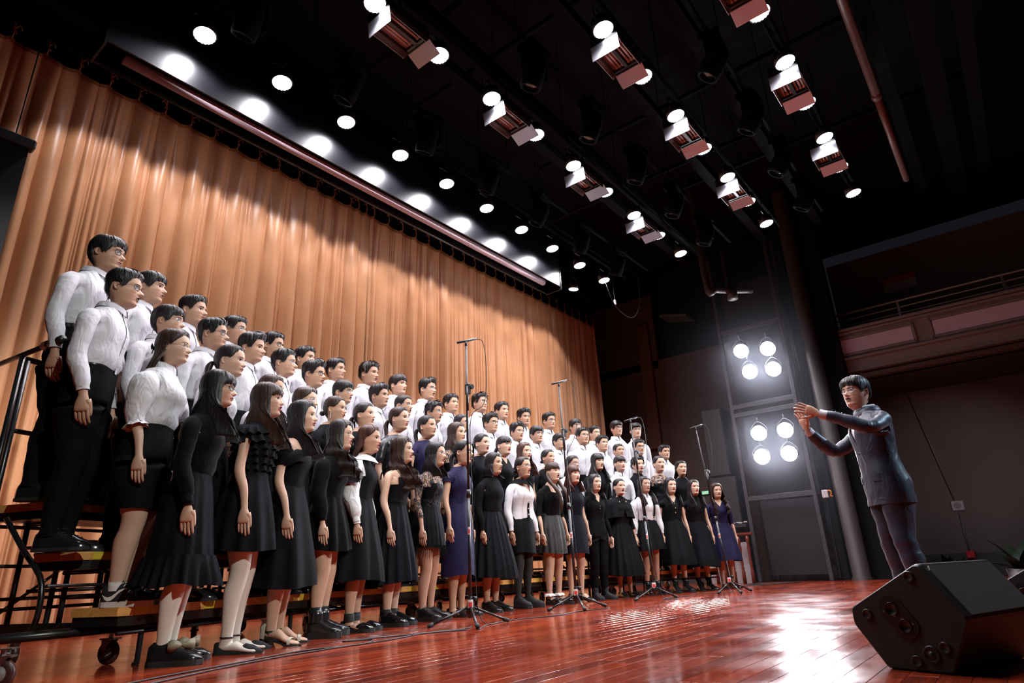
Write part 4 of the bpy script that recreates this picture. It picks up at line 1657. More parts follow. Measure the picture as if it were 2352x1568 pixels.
def add_face(root, fig, female, opn, jaw, lips, brow, squint):
    fl = face_lookup(fig, female, opn, jaw)
    hb = fig.head_to_body
    for sd in (-1, 1):
        # eye: almond white, dark iris, lash line
        t = np.linspace(-1, 1, 9)
        hl = .078
        hh = .031 * squint
        xc, zc = .150, .492
        up_ = zc + hh * (1 - t ** 2) ** .7 + .010 * t
        lo_ = zc - hh * .7 * (1 - t ** 2) ** .7 + .010 * t
        mi_ = (up_ + lo_) / 2
        X = (xc + t * hl) * sd
        V, F, M = [], [], []
        rows = [lo_, mi_, up_]
        for r in rows:
            V.append(np.stack([X, fl(X, r) + .010, r], 1))
        V = np.concatenate(V)
        F = [gridfaces(3, 9)]
        M = [np.zeros(16, int)]
        # iris
        a = np.linspace(0, 2 * np.pi, 10, endpoint=False)
        ir = .030
        ix = (xc + .004) * sd + ir * np.cos(a)
        iz = np.clip(zc + .002 + ir * np.sin(a), zc - hh * .75, zc + hh * 1.0)
        I = np.stack([ix, fl(ix, iz) + .0145, iz], 1)
        n0 = len(V)
        V = np.vstack([V, I])
        F.append((np.arange(10) + n0).reshape(1, -1))
        M.append([1])
        # upper lash line
        n1 = len(V)
        th = .010 if female else .007
        Lw = np.concatenate([np.stack([X, fl(X, up_) + .017, up_ - .002], 1), np.stack([X, fl(X, up_ + th) + .015, up_ + th], 1)])
        V = np.vstack([V, Lw])
        F.append(gridfaces(2, 9, False, n1))
        M.append(np.ones(8, int))
        obj('eye', mesh_np('eye', hb(V), F, True, [EYEW, EYED], M), root)
        # brow
        t = np.linspace(0, 1, 7)
        X = (.065 + .175 * t) * sd
        zb_ = .572 + .022 * np.sin(np.pi * t * .8) - .012 * t + brow * .012
        th = (.010 if female else .017) * (1 - .6 * t)
        V = np.concatenate([np.stack([X, fl(X, zb_ - th) + .010, zb_ - th], 1), np.stack([X, fl(X, zb_) + .016, zb_], 1), np.stack([X, fl(X, zb_ + th) + .010, zb_ + th], 1)])
        obj('eyebrow', mesh_np('eyebrow', hb(V), [gridfaces(3, 7)], True, [HAIRS['soft']]), root)
    # mouth: lips ring round a dark disc painted as the shaded hollow
    n = 16
    a = np.linspace(0, 2 * np.pi, n, endpoint=False)
    zc = .200 - opn * .040
    wi = .100 - .022 * opn
    hi = .006 + .085 * opn
    V, F, M = [], [], []
    spec = [(0.0, .008), (1.0, .008), (1.15, .020), (1.42, .012), (1.62, .001)]
    for (k, dy) in spec:
        ex = wi * (min(k, 1.0) + (max(k, 1.0) - 1) * .32)
        ez = hi * min(k, 1.0) + (max(k, 1.0) - 1) * .042
        x = ex * np.cos(a)
        # cupid's bow on the upper lip
        z = zc + ez * np.sin(a) - (.006 * gs(x, .02) * (np.sin(a) > .3) * (k > 1.2))
        V.append(np.stack([x, fl(x, z) + dy, z], 1))
    V = np.concatenate(V)
    g = gridfaces(len(spec), n, True)
    F = [g]
    M = [np.concatenate([np.ones(n, int), np.zeros(n * 3, int)])]
    obj('mouth', mesh_np('mouth', hb(V), F, True, [lips, MOUTH_DARK], M), root)


def ear_geo(female, jaw):
    """two ears in head units"""
    out = []
    for sd in (-1, 1):
        a = np.linspace(0, 2 * np.pi, 14, endpoint=False)
        wx = .340 if female else .354
        V = []
        for (k, ox) in ((.15, .018), (.55, .012), (.80, .030), (1.0, .052), (1.0, .030), (.82, -.01)):
            ey = .066 * k * np.cos(a) * (1 - .12 * np.sin(a))
            ez = .112 * k * np.sin(a)
            y = -.045 + ey - .12 * ez
            z = .425 + ez
            x = sd * (wx - .012 + ox + (-ey) * .42)
            V.append(np.stack([x, y, z], 1))
        out.append((np.concatenate(V), [gridfaces(6, 14, True), np.arange(14).reshape(1, -1)]))
    return out


def add_glasses(root, fig, female, jaw, frame, style):
    fl = face_lookup(fig, female, 0, jaw)
    mb = MB()
    rx, rz = (.088, .078) if style == 'round' else (.098, .068)
    yy = float(fl(.13, .47)) + .055
    a = np.linspace(0, 2 * np.pi, 19)
    lens = []
    hb = fig.head_to_body
    pw = 1.0 if style == 'round' else .72
    for sd in (-1, 1):
        cx, cz = .158 * sd, .478
        ca, sa = np.sign(np.cos(a)) * np.abs(np.cos(a)) ** pw, np.sign(np.sin(a)) * np.abs(np.sin(a)) ** pw
        x = cx + rx * ca
        z = cz + rz * sa
        y = yy - .05 * np.maximum(0, np.abs(x) - .12) / .1
        ring = hb(np.stack([x, y, z], 1))
        V, fs = sweep(ring, .0021 if frame == 'black' else .0014, 5, False)
        mb.add(V, fs)
        lens.append(mesh_np('lens', np.vstack([hb(np.array([[cx, yy - .01, cz]])), ring[:-1]]), [np.array([[0, i + 1, (i + 1) % 18 + 1] for i in range(18)])], True, [LENS]))
        mb.tube(hb(np.array([[.248 * sd, yy - .06, .50], [.345 * sd, yy - .16, .505], [.370 * sd, 0.0, .49], [.37 * sd, -.06, .44]])), .0014, 5)
    mb.tube(hb(np.array([[-.075, yy + .004, .50], [0, yy + .022, .512], [.075, yy + .004, .50]])), .0016, 5)
    g = mb.build('glasses', GFRAME[frame], root, smooth=True)
    for l in lens:
        obj('lens', l, g)


# hair -------------------------------------------------------------
def blades(O, cen, rng, count, ln, lift, width, ext, ok, rows):
    """tapered locks lying on the hair shell"""
    K, M = O.shape[:2]
    Vs, Fs, n = [], [], 0
    for _ in range(count):
        j = rng.randint(M)
        lo, hi = rows
        ks = rng.randint(lo, max(lo + 1, hi))
        ke = min(K - 1, ks + ln[0] + rng.randint(max(1, ln[1])))
        if ke - ks < 2 or not ok(j, ke):
            continue
        k = np.arange(ks, ke + 1)
        P = O[k, j]
        t = np.linspace(0, 1, len(k))
        d = P - cen
        d[:, 2] = np.where(P[:, 2] < .3, 0, d[:, 2])
        d /= np.maximum(np.linalg.norm(d, axis=1, keepdims=True), 1e-6)
        T = O[k, (j + 1) % M] - O[k, j - 1]
        T /= np.maximum(np.linalg.norm(T, axis=1, keepdims=True), 1e-6)
        P = P + d * (.004 + lift * (.4 + .6 * rng.rand()) * t ** 1.6)[:, None] + T * ((rng.rand() - .5) * .10 * t)[:, None]
        if ext:
            tip = P[-1] + (P[-1] - P[-2]) * ext * (.4 + rng.rand())
            P = np.vstack([P, tip])
            T = np.vstack([T, T[-1]])
            t = np.linspace(0, 1, len(P))
        w_ = width * (.6 + .8 * rng.rand()) * np.sqrt(np.clip(1 - t, 0, 1)) * np.minimum(1, .35 + t * 4)
        Vs.append(np.vstack([P - T * w_[:, None], P + T * w_[:, None]]))
        Fs.append(gridfaces(2, len(P), False, n))
        n += 2 * len(P)
    if not Vs:
        return np.zeros((0, 3)), np.zeros((0, 4), int)
    return np.vstack(Vs), np.vstack(Fs)


def hair_shell(fig, female, jaw, zend, thick, hang=None, seed=0, wave=(0, 10), front_y=None, mats=None, root=None, M=72, spiky=0.0, name='hair', part=0.0, back=False, locks=None):
    """zend(deg) -> where the hair ends (head units); hang(deg) true where it hangs free"""
    rng = np.random.RandomState(seed)
    deg = np.linspace(-180, 180, M, endpoint=False)
    phi = np.radians(deg)
    ad = np.abs(deg)
    ze = np.array([zend(d) for d in ad])
    jit = rng.rand(M) - .5
    ze = ze + jit * np.where(np.array([hang is not None and hang(d) for d in ad]), .12, .045)
    hg = np.array([bool(hang(d)) if hang else False for d in ad])
    KH, KD = 14, 18 if hang else 0
    zl = np.where(hg, np.maximum(ze, .42), ze)
    # v where head surface at this phi reaches zl
    vt = np.linspace(0, 1, 200)
    out_o, out_i = [], []
    cen = np.array([0, -.03, .45])
    cols_o, cols_i = [], []
    for j in range(M):
        P = head_raw(phi[j], vt, female, jaw)
        v0 = np.interp(zl[j], P[:, 2], vt)
        s = np.linspace(0, 1, KH) ** .85
        v = 1 + (v0 - 1) * s
        Q = head_raw(phi[j], v, female, jaw)
        d = Q - cen
        d /= np.linalg.norm(d, axis=1, keepdims=True)
        th = np.array([thick(ad[j], z) for z in Q[:, 2]])
        n1 = math.sin(ad[j] * .55 + seed) * .5 + math.sin(deg[j] * 1.31 + seed * 2.1) * .5
        th = th * (1 + .16 * n1) + spiky * (rng.rand() - .3) * sstep(.55, .95, Q[:, 2]) * (.5 + .5 * s)
        O = Q + d * th[:, None]
        if part:
            # shallow groove along the parting
            O[:, 2] -= part * gs(O[:, 0] - .06, .035) * sstep(.8, 1.0, Q[:, 2]) * (O[:, 1] > -.2)
        I = Q + d * (-.01)
        # taper the edge so the rim closes on the scalp
        if not hg[j]:
            e = sstep(.80, 1.0, s)
            O = Q + (O - Q) * (1 - .55 * e)[:, None]
        if KD:
            if hg[j]:
                t = np.linspace(0, 1, KD + 1)[1:]
                z0 = O[-1, 2]
                z = z0 + (ze[j] - z0) * t
                x0, y0 = O[-1, 0], O[-1, 1]
                fr = (1 - sstep(96, 122, ad[j])) if not back else 0.0
                yb_t = np.interp(z, [-1.8, -1.0, -.5, -.25, .1, .5], [-.60, -.56, -.54, -.50, -.46, y0 if ad[j] > 120 else -.30])
                yf_t = np.interp(z, [-2.0, -1.1, -.85, -.6, -.35, -.1, .3], [.62, .70, .66, .52, .40, .22, y0])
                k = sstep(z0, -.35, z)
                yt = yf_t * fr + (np.where(ad[j] > 120, np.minimum(y0, yb_t), y0 * .4 + yb_t * .6)) * (1 - fr)
                y = y0 * (1 - k) + yt * k
                x = x0 * (1 + .10 * np.sin(np.pi * np.clip(t * 1.2, 0, 1))) + np.sign(x0) * (.05 * k * (1 - fr) + .03 * fr * k)
                wv = wave[0] * np.sin((z0 - z) * wave[1] + phi[j] * 2.5 + jit[j] * 2) * sstep(.05, .5, t)
                x = x + wv * np.sign(x0) * .9
                y = y + wv * .6
                rad = 1 + .07 * n1
                x = x * (1 + .04 * n1)
                Od = np.stack([x, y, z], 1)
                inn = np.stack([-np.sign(x) * np.minimum(np.abs(x), .10), -(y + .05) * .22 * (1 - fr) - .10 * fr, 0 * x], 1) * (1 - .85 * t ** 3)[:, None] * .55
                Id = Od + inn
            else:
                Od = np.repeat(O[-1:], KD, 0)
                Id = np.repeat(I[-1:], KD, 0)
            O = np.vstack([O, Od])
            I = np.vstack([I, Id])
        cols_o.append(O)
        cols_i.append(I)
    O = np.array(cols_o).transpose(1, 0, 2)
    I = np.array(cols_i).transpose(1, 0, 2)
    K = O.shape[0]
    V = np.vstack([fig.head_to_body(O.reshape(-1, 3)), fig.head_to_body(I.reshape(-1, 3))])
    g = gridfaces(K, M, True)
    rid = np.repeat(np.arange(K - 1), M)
    cid = np.tile(np.arange(M), K - 1)
    if KD:
        both = hg[cid] & hg[(cid + 1) % M]
        g = g[(rid < KH - 1) | both]
    nO = K * M
    a = np.arange(M)
    b = (a + 1) % M
    last = (K - 1) * M
    rim = np.stack([last + a, last + b, nO + last + b, nO + last + a], 1)
    if KD:
        both = hg & np.roll(hg, -1)
        lastn = (KH - 1) * M
        rim2 = np.stack([lastn + a, lastn + b, nO + lastn + b, nO + lastn + a], 1)
        rim = np.vstack([rim[both], rim2[~both]])
    faces = [g, g + nO, rim]
    for lk in (locks or ()):
        okf = (lambda j, ke: (ke < KH) or hg[j]) if KD else (lambda j, ke: True)
        bv, bf = blades(O, cen, rng, lk[0], lk[1], lk[2], lk[3], lk[4], okf, lk[5])
        if len(bv):
            faces.append(bf + len(V))
            V = np.vstack([V, fig.head_to_body(bv)])
    return obj(name, mesh_np(name, V, faces, True, [mats]), root)


def pw(*kv):
    xs, ys = kv[0::2], kv[1::2]
    return lambda d: float(np.interp(d, xs, ys))


SHORT_END = pw(0, .80, 30, .80, 50, .72, 62, .60, 70, .46, 80, .45, 88, .57, 108, .56, 120, .36, 140, .20, 180, .15)
FRINGE_END = pw(0, .66, 30, .66, 46, .63, 58, .58, 68, .44, 80, .43, 88, .56, 108, .55, 120, .34, 140, .16, 180, .10)


def add_hair(root, fig, female, jaw, style, color, seed):
    mt = HAIRS[color]
    if style in ('crop', 'fringe', 'swept', 'buzz', 'curly'):
        top = {'crop': .115, 'fringe': .095, 'swept': .135, 'buzz': .06, 'curly': .13}[style]
        sidet = {'crop': .030, 'fringe': .060, 'swept': .035, 'buzz': .025, 'curly': .06}[style]
        end = FRINGE_END if style == 'fringe' else SHORT_END

        def thick(d, z):
            k = sstep(.52, .86, z)
            th = sidet + (top - sidet) * k
            if style == 'swept':
                th += .05 * gs(d, 40) * sstep(.75, .9, z)
            if style == 'fringe' and d < 60:
                th = max(th, .075)
            return th * (1 if z > .3 else .8)
        hair_shell(fig, female, jaw, end, thick, None, seed, mats=mt, root=root, spiky={'crop': .03, 'fringe': .02, 'swept': .03, 'buzz': .01, 'curly': .05}[style], locks={'crop': [(190, (4, 3), .055, .020, .7, (1, 11))], 'fringe': [(170, (5, 4), .018, .022, .9, (2, 11))], 'swept': [(170, (5, 3), .05, .024, .6, (1, 10))], 'buzz': [(90, (3, 2), .012, .014, .3, (1, 11))], 'curly': [(230, (3, 3), .085, .026, .4, (1, 10))]}[style])
    else:
        bangs = 'b' in style.split('_')[1:]
        kind = style.split('_')[0]
        if kind in ('long', 'longer', 'mid', 'bob', 'curls', 'back'):
            zl = {'long': -.95, 'longer': -1.45, 'mid': -.55, 'bob': -.22, 'curls': -1.25, 'back': -.75}[kind]
            st = 62 if kind != 'back' else 88
            fe = .60 if bangs else .81

            def end(d):
                if d < st - 6:
                    return float(np.interp(d, [0, 34, st], [fe, fe, .62 if not bangs else .55]))
                if d < st:
                    return .56
                return zl + (.12 if d < 75 else 0)
            if kind == 'back':
                def end(d):
                    return float(np.interp(d, [0, 34, 50, 66, 80], [fe, fe, .70, .60, .52])) if d < st else zl

            def thick(d, z):
                th = .055 + .030 * sstep(.6, .95, z)
                if bangs and d < 46:
                    th = .060
                if kind == 'curls':
                    th += .03
                return th
            wave = (.07, 13) if kind == 'curls' else (.018, 7)
            hair_shell(fig, female, jaw, end, thick, lambda d: d >= st, seed, wave, mats=mt, root=root, part=.03 if not bangs else 0.0, back=(kind == 'back'), locks=[(110, (22, 8), .010 if kind != 'curls' else .05, .018, .8, (2, 6)), (60, (8, 8), .012 if kind != 'curls' else .06, .020, .5, (10, 22)), (60, (6, 5), .010, .016, .8, (2, 9))])
        else:
            fe = .60 if bangs else .83
            end = pw(0, fe, 34, fe, 50, .73 if not bangs else .60, 64, .60, 76, .52, 88, .54, 105, .50, 120, .26, 140, .14, 180, .10)

            def thick(d, z):
                th = .035 + .022 * sstep(.6, .95, z)
                if bangs and d < 46:
                    th = .058
                return th
            hair_shell(fig, female, jaw, end, thick, None, seed, mats=mt, root=root, part=.02 if not bangs else 0.0, locks=[(110, (6, 7), .006, .016, .5 if bangs else .15, (2, 9))])
            hb = fig.head_to_body
            rng = random.Random(seed)
            if kind == 'pony':
                z1 = -.45 - .25 * rng.random()
                pts = [(0, -.40, .45), (0, -.53, .42), (.03, -.60, .22), (.07, -.56, -.10), (.10, -.53, z1 * .7), (.10, -.50, z1)]
                r = np.interp(np.linspace(0, 1, 18), [0, .12, .35, .7, 1], [.05, .075, .105, .085, .012])
                V, fs = sweep(hb(spline(pts, 18)), r * fig.Hh, 10, True)
                obj('ponytail', mesh_np('ponytail', V, fs, True, [mt]), root)
            elif kind == 'twin':
                for sd in (-1, 1):
                    pts = [(.30 * sd, -.12, .42), (.40 * sd, -.08, .25), (.42 * sd, .12, -.15), (.36 * sd, .42, -.5), (.32 * sd, .66, -.95), (.30 * sd, .66, -1.45), (.28 * sd, .60, -1.8)]
                    r = np.interp(np.linspace(0, 1, 26), [0, .1, .5, .85, 1], [.06, .09, .12, .10, .02]) * (1 + .12 * np.sin(np.linspace(0, 26, 26)))
                    V, fs = sweep(hb(spline(pts, 26)), r * fig.Hh, 10, True)
                    obj('hair_tail', mesh_np('hair_tail', V, fs, True, [mt]), root)
            elif kind == 'bun':
                mb = MB()
                a = [(0, -.40, .34), (0, -.60, .33)]
                pr = [(0.0, -.11), (.06, -.10), (.11, -.05), (.125, 0), (.11, .06), (.06, .10), (0, .11)]
                mb.lathe([(r * fig.Hh, z * fig.Hh) for r, z in pr], 14)
                V = np.vstack(mb.V)
                V[:, 2] *= .95
                V += fig.head_to_body(np.array([[0.0, -.49, .33]]))[0]
                ob = obj('hair_bun', mesh_np('hair_bun', V, mb.F, True, [mt]), root)


# clothes ----------------------------------------------------------
def ngrid(V, amp, f, seed=0):
    """gentle cloth wrinkles from a few crossed sine waves"""
    x, y, z = V.T
    n = np.sin(x * f + seed + 3 * np.sin(z * f * .35 + seed)) * np.sin(z * f * .8 + 2 * np.sin(x * f * .5 + seed * 2) + y * f * .6)
    n += .5 * np.sin(z * f * 1.9 + x * f * 1.2 + seed)
    d = np.stack([x, y, 0 * z], 1)
    d /= np.maximum(np.linalg.norm(d, axis=1, keepdims=True), 1e-6)
    return V + d * (amp * n)[:, None]


def arm_rings(t):
    return int(round(t * 25))


def make_top(root, base, m, z_lo, z_hi, sleeve, puff=0.0, ease=.012, cuff=None, name='shirt', blouse=.02, wr=.0025, seed=0, sleeve_m=None, ext=None, cuff_m=None, flare=0.0, sleeve0=-1, neck=None):
    """z_lo, z_hi: fractions of stature; sleeve: 0..1 along the arm or None"""
    S, female, pose, kw = base
    z_top = z_hi

    def ta(z, phi):
        d = ease + blouse * gs(z - (z_lo + .025), .022)
        if z < z_lo + .008:
            d = ease * .6
        if z > .80:
            d = min(d, .010)
        return d

    def aa(t):
        d = ease * 1.05 + puff * math.sin(math.pi * min(1, t / max(sleeve or .01, .01))) ** .7
        if sleeve and flare:
            d += flare * sstep(sleeve - .25, sleeve, t)
        if sleeve and sleeve > .9 and t > .90:
            d = min(d, .010)
        d += .0012 * math.sin(t * 60 + seed) * (1 if .35 < t < .9 else .2)
        return d
    g = Figure(S, female, pose, add={'torso': ta, 'arm': aa}, ext=ext, legs=False, **kw)
    r0, r1 = rings_between(g.T, z_lo, z_hi)
    sel = {'torso': (r0, r1)}
    clip = None
    if neck is not None:
        def clip(V):
            return np.where(V[:, 1] > 0, neck(np.abs(V[:, 0]) / S, V[:, 2] / S), -1.0)
    o = obj(name, g.mesh(name, sel if (sleeve is None or sleeve_m is not None) else {**sel, 'armR': (sleeve0, arm_rings(sleeve)), 'armL': (sleeve0, arm_rings(sleeve))}, [m], lambda V: ngrid(V, wr, 34, seed), clip=clip), root)
    if sleeve is not None and sleeve_m is not None:
        for k in ('armR', 'armL'):
            obj('sleeve', g.mesh('sleeve', {k: (sleeve0, arm_rings(sleeve))}, [sleeve_m], lambda V: ngrid(V, wr, 34, seed)), root)
    if cuff:
        for sd in (-1, 1):
            dense, T, E1, th, rings = g.armdata[sd]
            i = arm_rings(sleeve)
            c, t = dense[i], T[i]
            R_ = np.array(rings[i]) - c
            rr = np.linalg.norm(R_, axis=1).mean()
            R_ = R_ / np.linalg.norm(R_, axis=1, keepdims=True)
            if cuff == 'band':
                spec = [(-.055, .020 * S / 1.65 + .008), (-.05, .0215 * S / 1.65 + .010), (0.0, .021 * S / 1.65 + .010), (.012, .0205 * S / 1.65 + .009), (.012, .0165 * S / 1.65 + .006)]
            else:
                spec = [(-.01, rr * .80), (.0, rr * .70), (.02, rr * .95), (.045, rr * 1.35)]
            V = []
            for (dl, r) in spec:
                w_ = 1 + (.16 * np.sin(np.arange(len(R_)) * 2.1) if (cuff == 'ruffle' and dl > .01) else 0)
                V.append(c + t * dl + R_ * (r * w_ if np.isscalar(w_) else (r * w_)[:, None]))
            obj('cuff', mesh_np('cuff', np.concatenate(V), [gridfaces(len(spec), len(R_), True)], True, [cuff_m or m]), root)
    return g, o


def make_collar(root, fig, m, kind='shirt', pose=None):
    """stand-and-fall collar, turtleneck or flat collar round the neck"""
    S = fig.S
    T = fig.T
    k = .90 if fig.female else 1.0
    n = 30
    y0 = fig.head_org[1] - HEADY * S
    if kind == 'turtle':
        ph = np.linspace(0, 2 * np.pi, n, endpoint=False)
        spec = [(.835, .052), (.842, .046), (.852, .0405), (.874, .0385), (.876, .037), (.872, .036)]
        V = [np.stack([r * k * S * np.sin(ph), y0 - .004 * S + r * .96 * k * S * np.cos(ph), np.full(n, z * S) + .006 * S * -np.cos(ph)], 1) for z, r in spec]
        return obj('collar', mesh_np('collar', np.concatenate(V), [gridfaces(len(spec), n, True)], True, [m]), root)
    gap = .16
    ph = np.linspace(gap, 2 * np.pi - gap, n)
    fr = gs(np.minimum(ph, 2 * np.pi - ph), .75)
    if kind == 'shirt':
        spec = [(.838, .0435, 0), (.850, .0410, 0), (.862, .0400, 0), (.865, .0415, 0), (.856, .0465, .010), (.843, .0505, .022)]
    else:
        spec = [(.846, .042, 0), (.850, .046, 0), (.842, .066, .010), (.826, .090, .022)]
    V = []
    for z, r, drop in spec:
        zz = z * S - drop * S * fr - (.004 * S * np.cos(ph)) - (0.012 * S * sstep(.045, .09, r) * np.abs(np.sin(ph)) if kind != 'shirt' else 0)
        yo = .010 * S * fr if drop else 0
        V.append(np.stack([r * k * S * np.sin(ph), y0 - .003 * S + r * k * S * np.cos(ph) + yo, zz], 1))
    return obj('collar', mesh_np('collar', np.concatenate(V), [gridfaces(len(spec), n)], True, [m]), root)


def placket(root, fig, m, z0=.62, z1=.835, mb_=None):
    """button band down the front with small buttons"""
    S = fig.S
    T = fig.T
    zz = np.linspace(z0, z1, 12)
    yf = np.interp(zz, T[:, 0], T[:, 2]) * S + .0175
    lean = fig.head_org[1] - HEADY * S
    yf = yf + lean * sstep(.5, .85, zz)
    V = np.concatenate([np.stack([np.full(12, s * .016), yf, zz * S], 1) for s in (-1, 1)])
    p = obj('placket', mesh_np('placket', V, [gridfaces(2, 12)], True, [m]), root)
    bm = mb_ or PEARL
    mb = MB()
    for z in np.linspace(z0 + .02, z1 - .01, 6):
        y = float(np.interp(z, zz, yf)) + .001
        o = MB().lathe([(.0055, 0), (.0055, .002), (0, .003)], 8, (0, y, z * S), rot=Matrix.Rotation(-math.pi / 2, 3, 'X')).build('button', bm, p)
    return p


def make_trousers(root, base, m, z_hi=.612, hem=.035, name='trousers', flare=0.0, belt=True):
    S, female, pose, kw = base
    t1 = 1 - (hem - .045) / .41
    g = Figure(S, female, pose, add={'torso': lambda z, p: .014, 'leg': lambda t: .012 + .006 * t + .002 * math.sin(t * 40), 'legmin': lambda t: (.045 + .014 * (1 - t) + flare * t) * S / 1.7}, **kw)
    r0, r1 = rings_between(g.T, .40, z_hi)
    o = obj(name, g.mesh(name, {'torso': (r0, r1), 'legR': (-1, 22), 'legL': (-1, 22)}, [m], lambda V: ngrid(V, .003, 26, 1)), root)
    if belt:
        x, y = ring_xy(*(np.array([np.interp(z_hi - .003, g.T[:, 0], g.T[:, k]) for k in (1, 2, 3)]) * S + .0165))
        b = np.concatenate([np.stack([x, y, np.full(NR, z * S)], 1) for z in (z_hi - .012, z_hi + .004)])
        obj('belt', mesh_np('belt', b, [gridfaces(2, NR, True)], True, [LEATH]), root)
    return g


def make_skirt(root, S, female, m, z_w, z_h, r_h, pleats=0, amp=0.0, seed=0, name='skirt', tier=None, base_add=.012, ratio=.92, n=84, drop=0.0, build=1.0, yoff=0.0, hemwave=.012):
    T = (TORSO_F if female else TORSO_M)
    rng = np.random.RandomState(seed)
    ph = np.linspace(0, 2 * np.pi, n, endpoint=False)
    hip = .50
    zs = np.concatenate([np.linspace(z_w, min(.52, z_w), 6), np.linspace(.50, z_h, 16)]) if z_h < .49 else np.linspace(z_w, z_h, 12)
    V = []
    off = rng.rand(4) * 6

    def fold(t, ph):
        q = np.cos(ph * pleats + .8 * np.sin(ph * 3 + off[0]) + off[1]) if pleats else 0 * ph
        w_ = .5 * np.sin(ph * 3 + off[2]) + .5 * np.sin(ph * 5 + off[3] + t * 1.5)
        return amp * (q + .4 * w_) * t ** .8
    for z in zs:
        t = (z_w - z) / (z_w - z_h)
        zb = max(z, .475)
        ax, yf, yb = [np.interp(zb, T[:, 0], T[:, k]) * S * build + base_add for k in (1, 2, 3)]
        c, s = np.cos(ph), np.sin(ph)
        bx = ax * s
        by = np.where(c > 0, yf * c, yb * c)
        fx, fy = r_h * s, r_h * ratio * c - .01
        k = sstep(0, 1, t) * .6 + .4 * t
        x = np.where(np.abs(fx) > 0, bx * (1 - k) + fx * k, bx)
        y = by * (1 - k) + fy * k
        # never inside the hips
        l = np.hypot(x, y)
        lb = np.hypot(bx, by)
        kk = np.maximum(1, lb / np.maximum(l, 1e-6)) if z > .47 else 1
        x, y = x * kk, y * kk
        fo = fold(t, ph)
        l = np.hypot(x, y)
        x, y = x * (1 + fo / l), y * (1 + fo / l)
        zz = np.full(n, z * S) + hemwave * sstep(.85, 1, t) * np.sin(ph * 2 + off[0])
        V.append(np.stack([x, y + yoff * S * (z > 0), zz], 1))
    o = obj(name, mesh_np(name, np.concatenate(V), [gridfaces(len(zs), n, True)], True, [m]), root)
    if tier:
        # gathered flounce at the hem
        z0, z1, fl = tier
        last = V[-1]
        cen = last.mean(0)
        rows = []
        for i, t in enumerate(np.linspace(0, 1, 8)):
            z = z0 + (z1 - z0) * t
            k_ = int(np.argmin(np.abs(zs - z)))
            ref = V[k_]
            l = np.hypot(ref[:, 0], ref[:, 1])
            gfold = (.006 + .020 * t) * np.cos(ph * 22 + 1.5 * np.sin(ph * 4)) + .012 * t * np.sin(ph * 9 + off[1])
            add = .010 + fl * t + gfold
            rows.append(np.stack([ref[:, 0] * (1 + add / l), ref[:, 1] * (1 + add / l), np.full(n, z * S) + .01 * t * np.sin(ph * 6)], 1))
        obj('flounce', mesh_np('flounce', np.concatenate(rows), [gridfaces(8, n, True)], True, [m]), root)
    return o


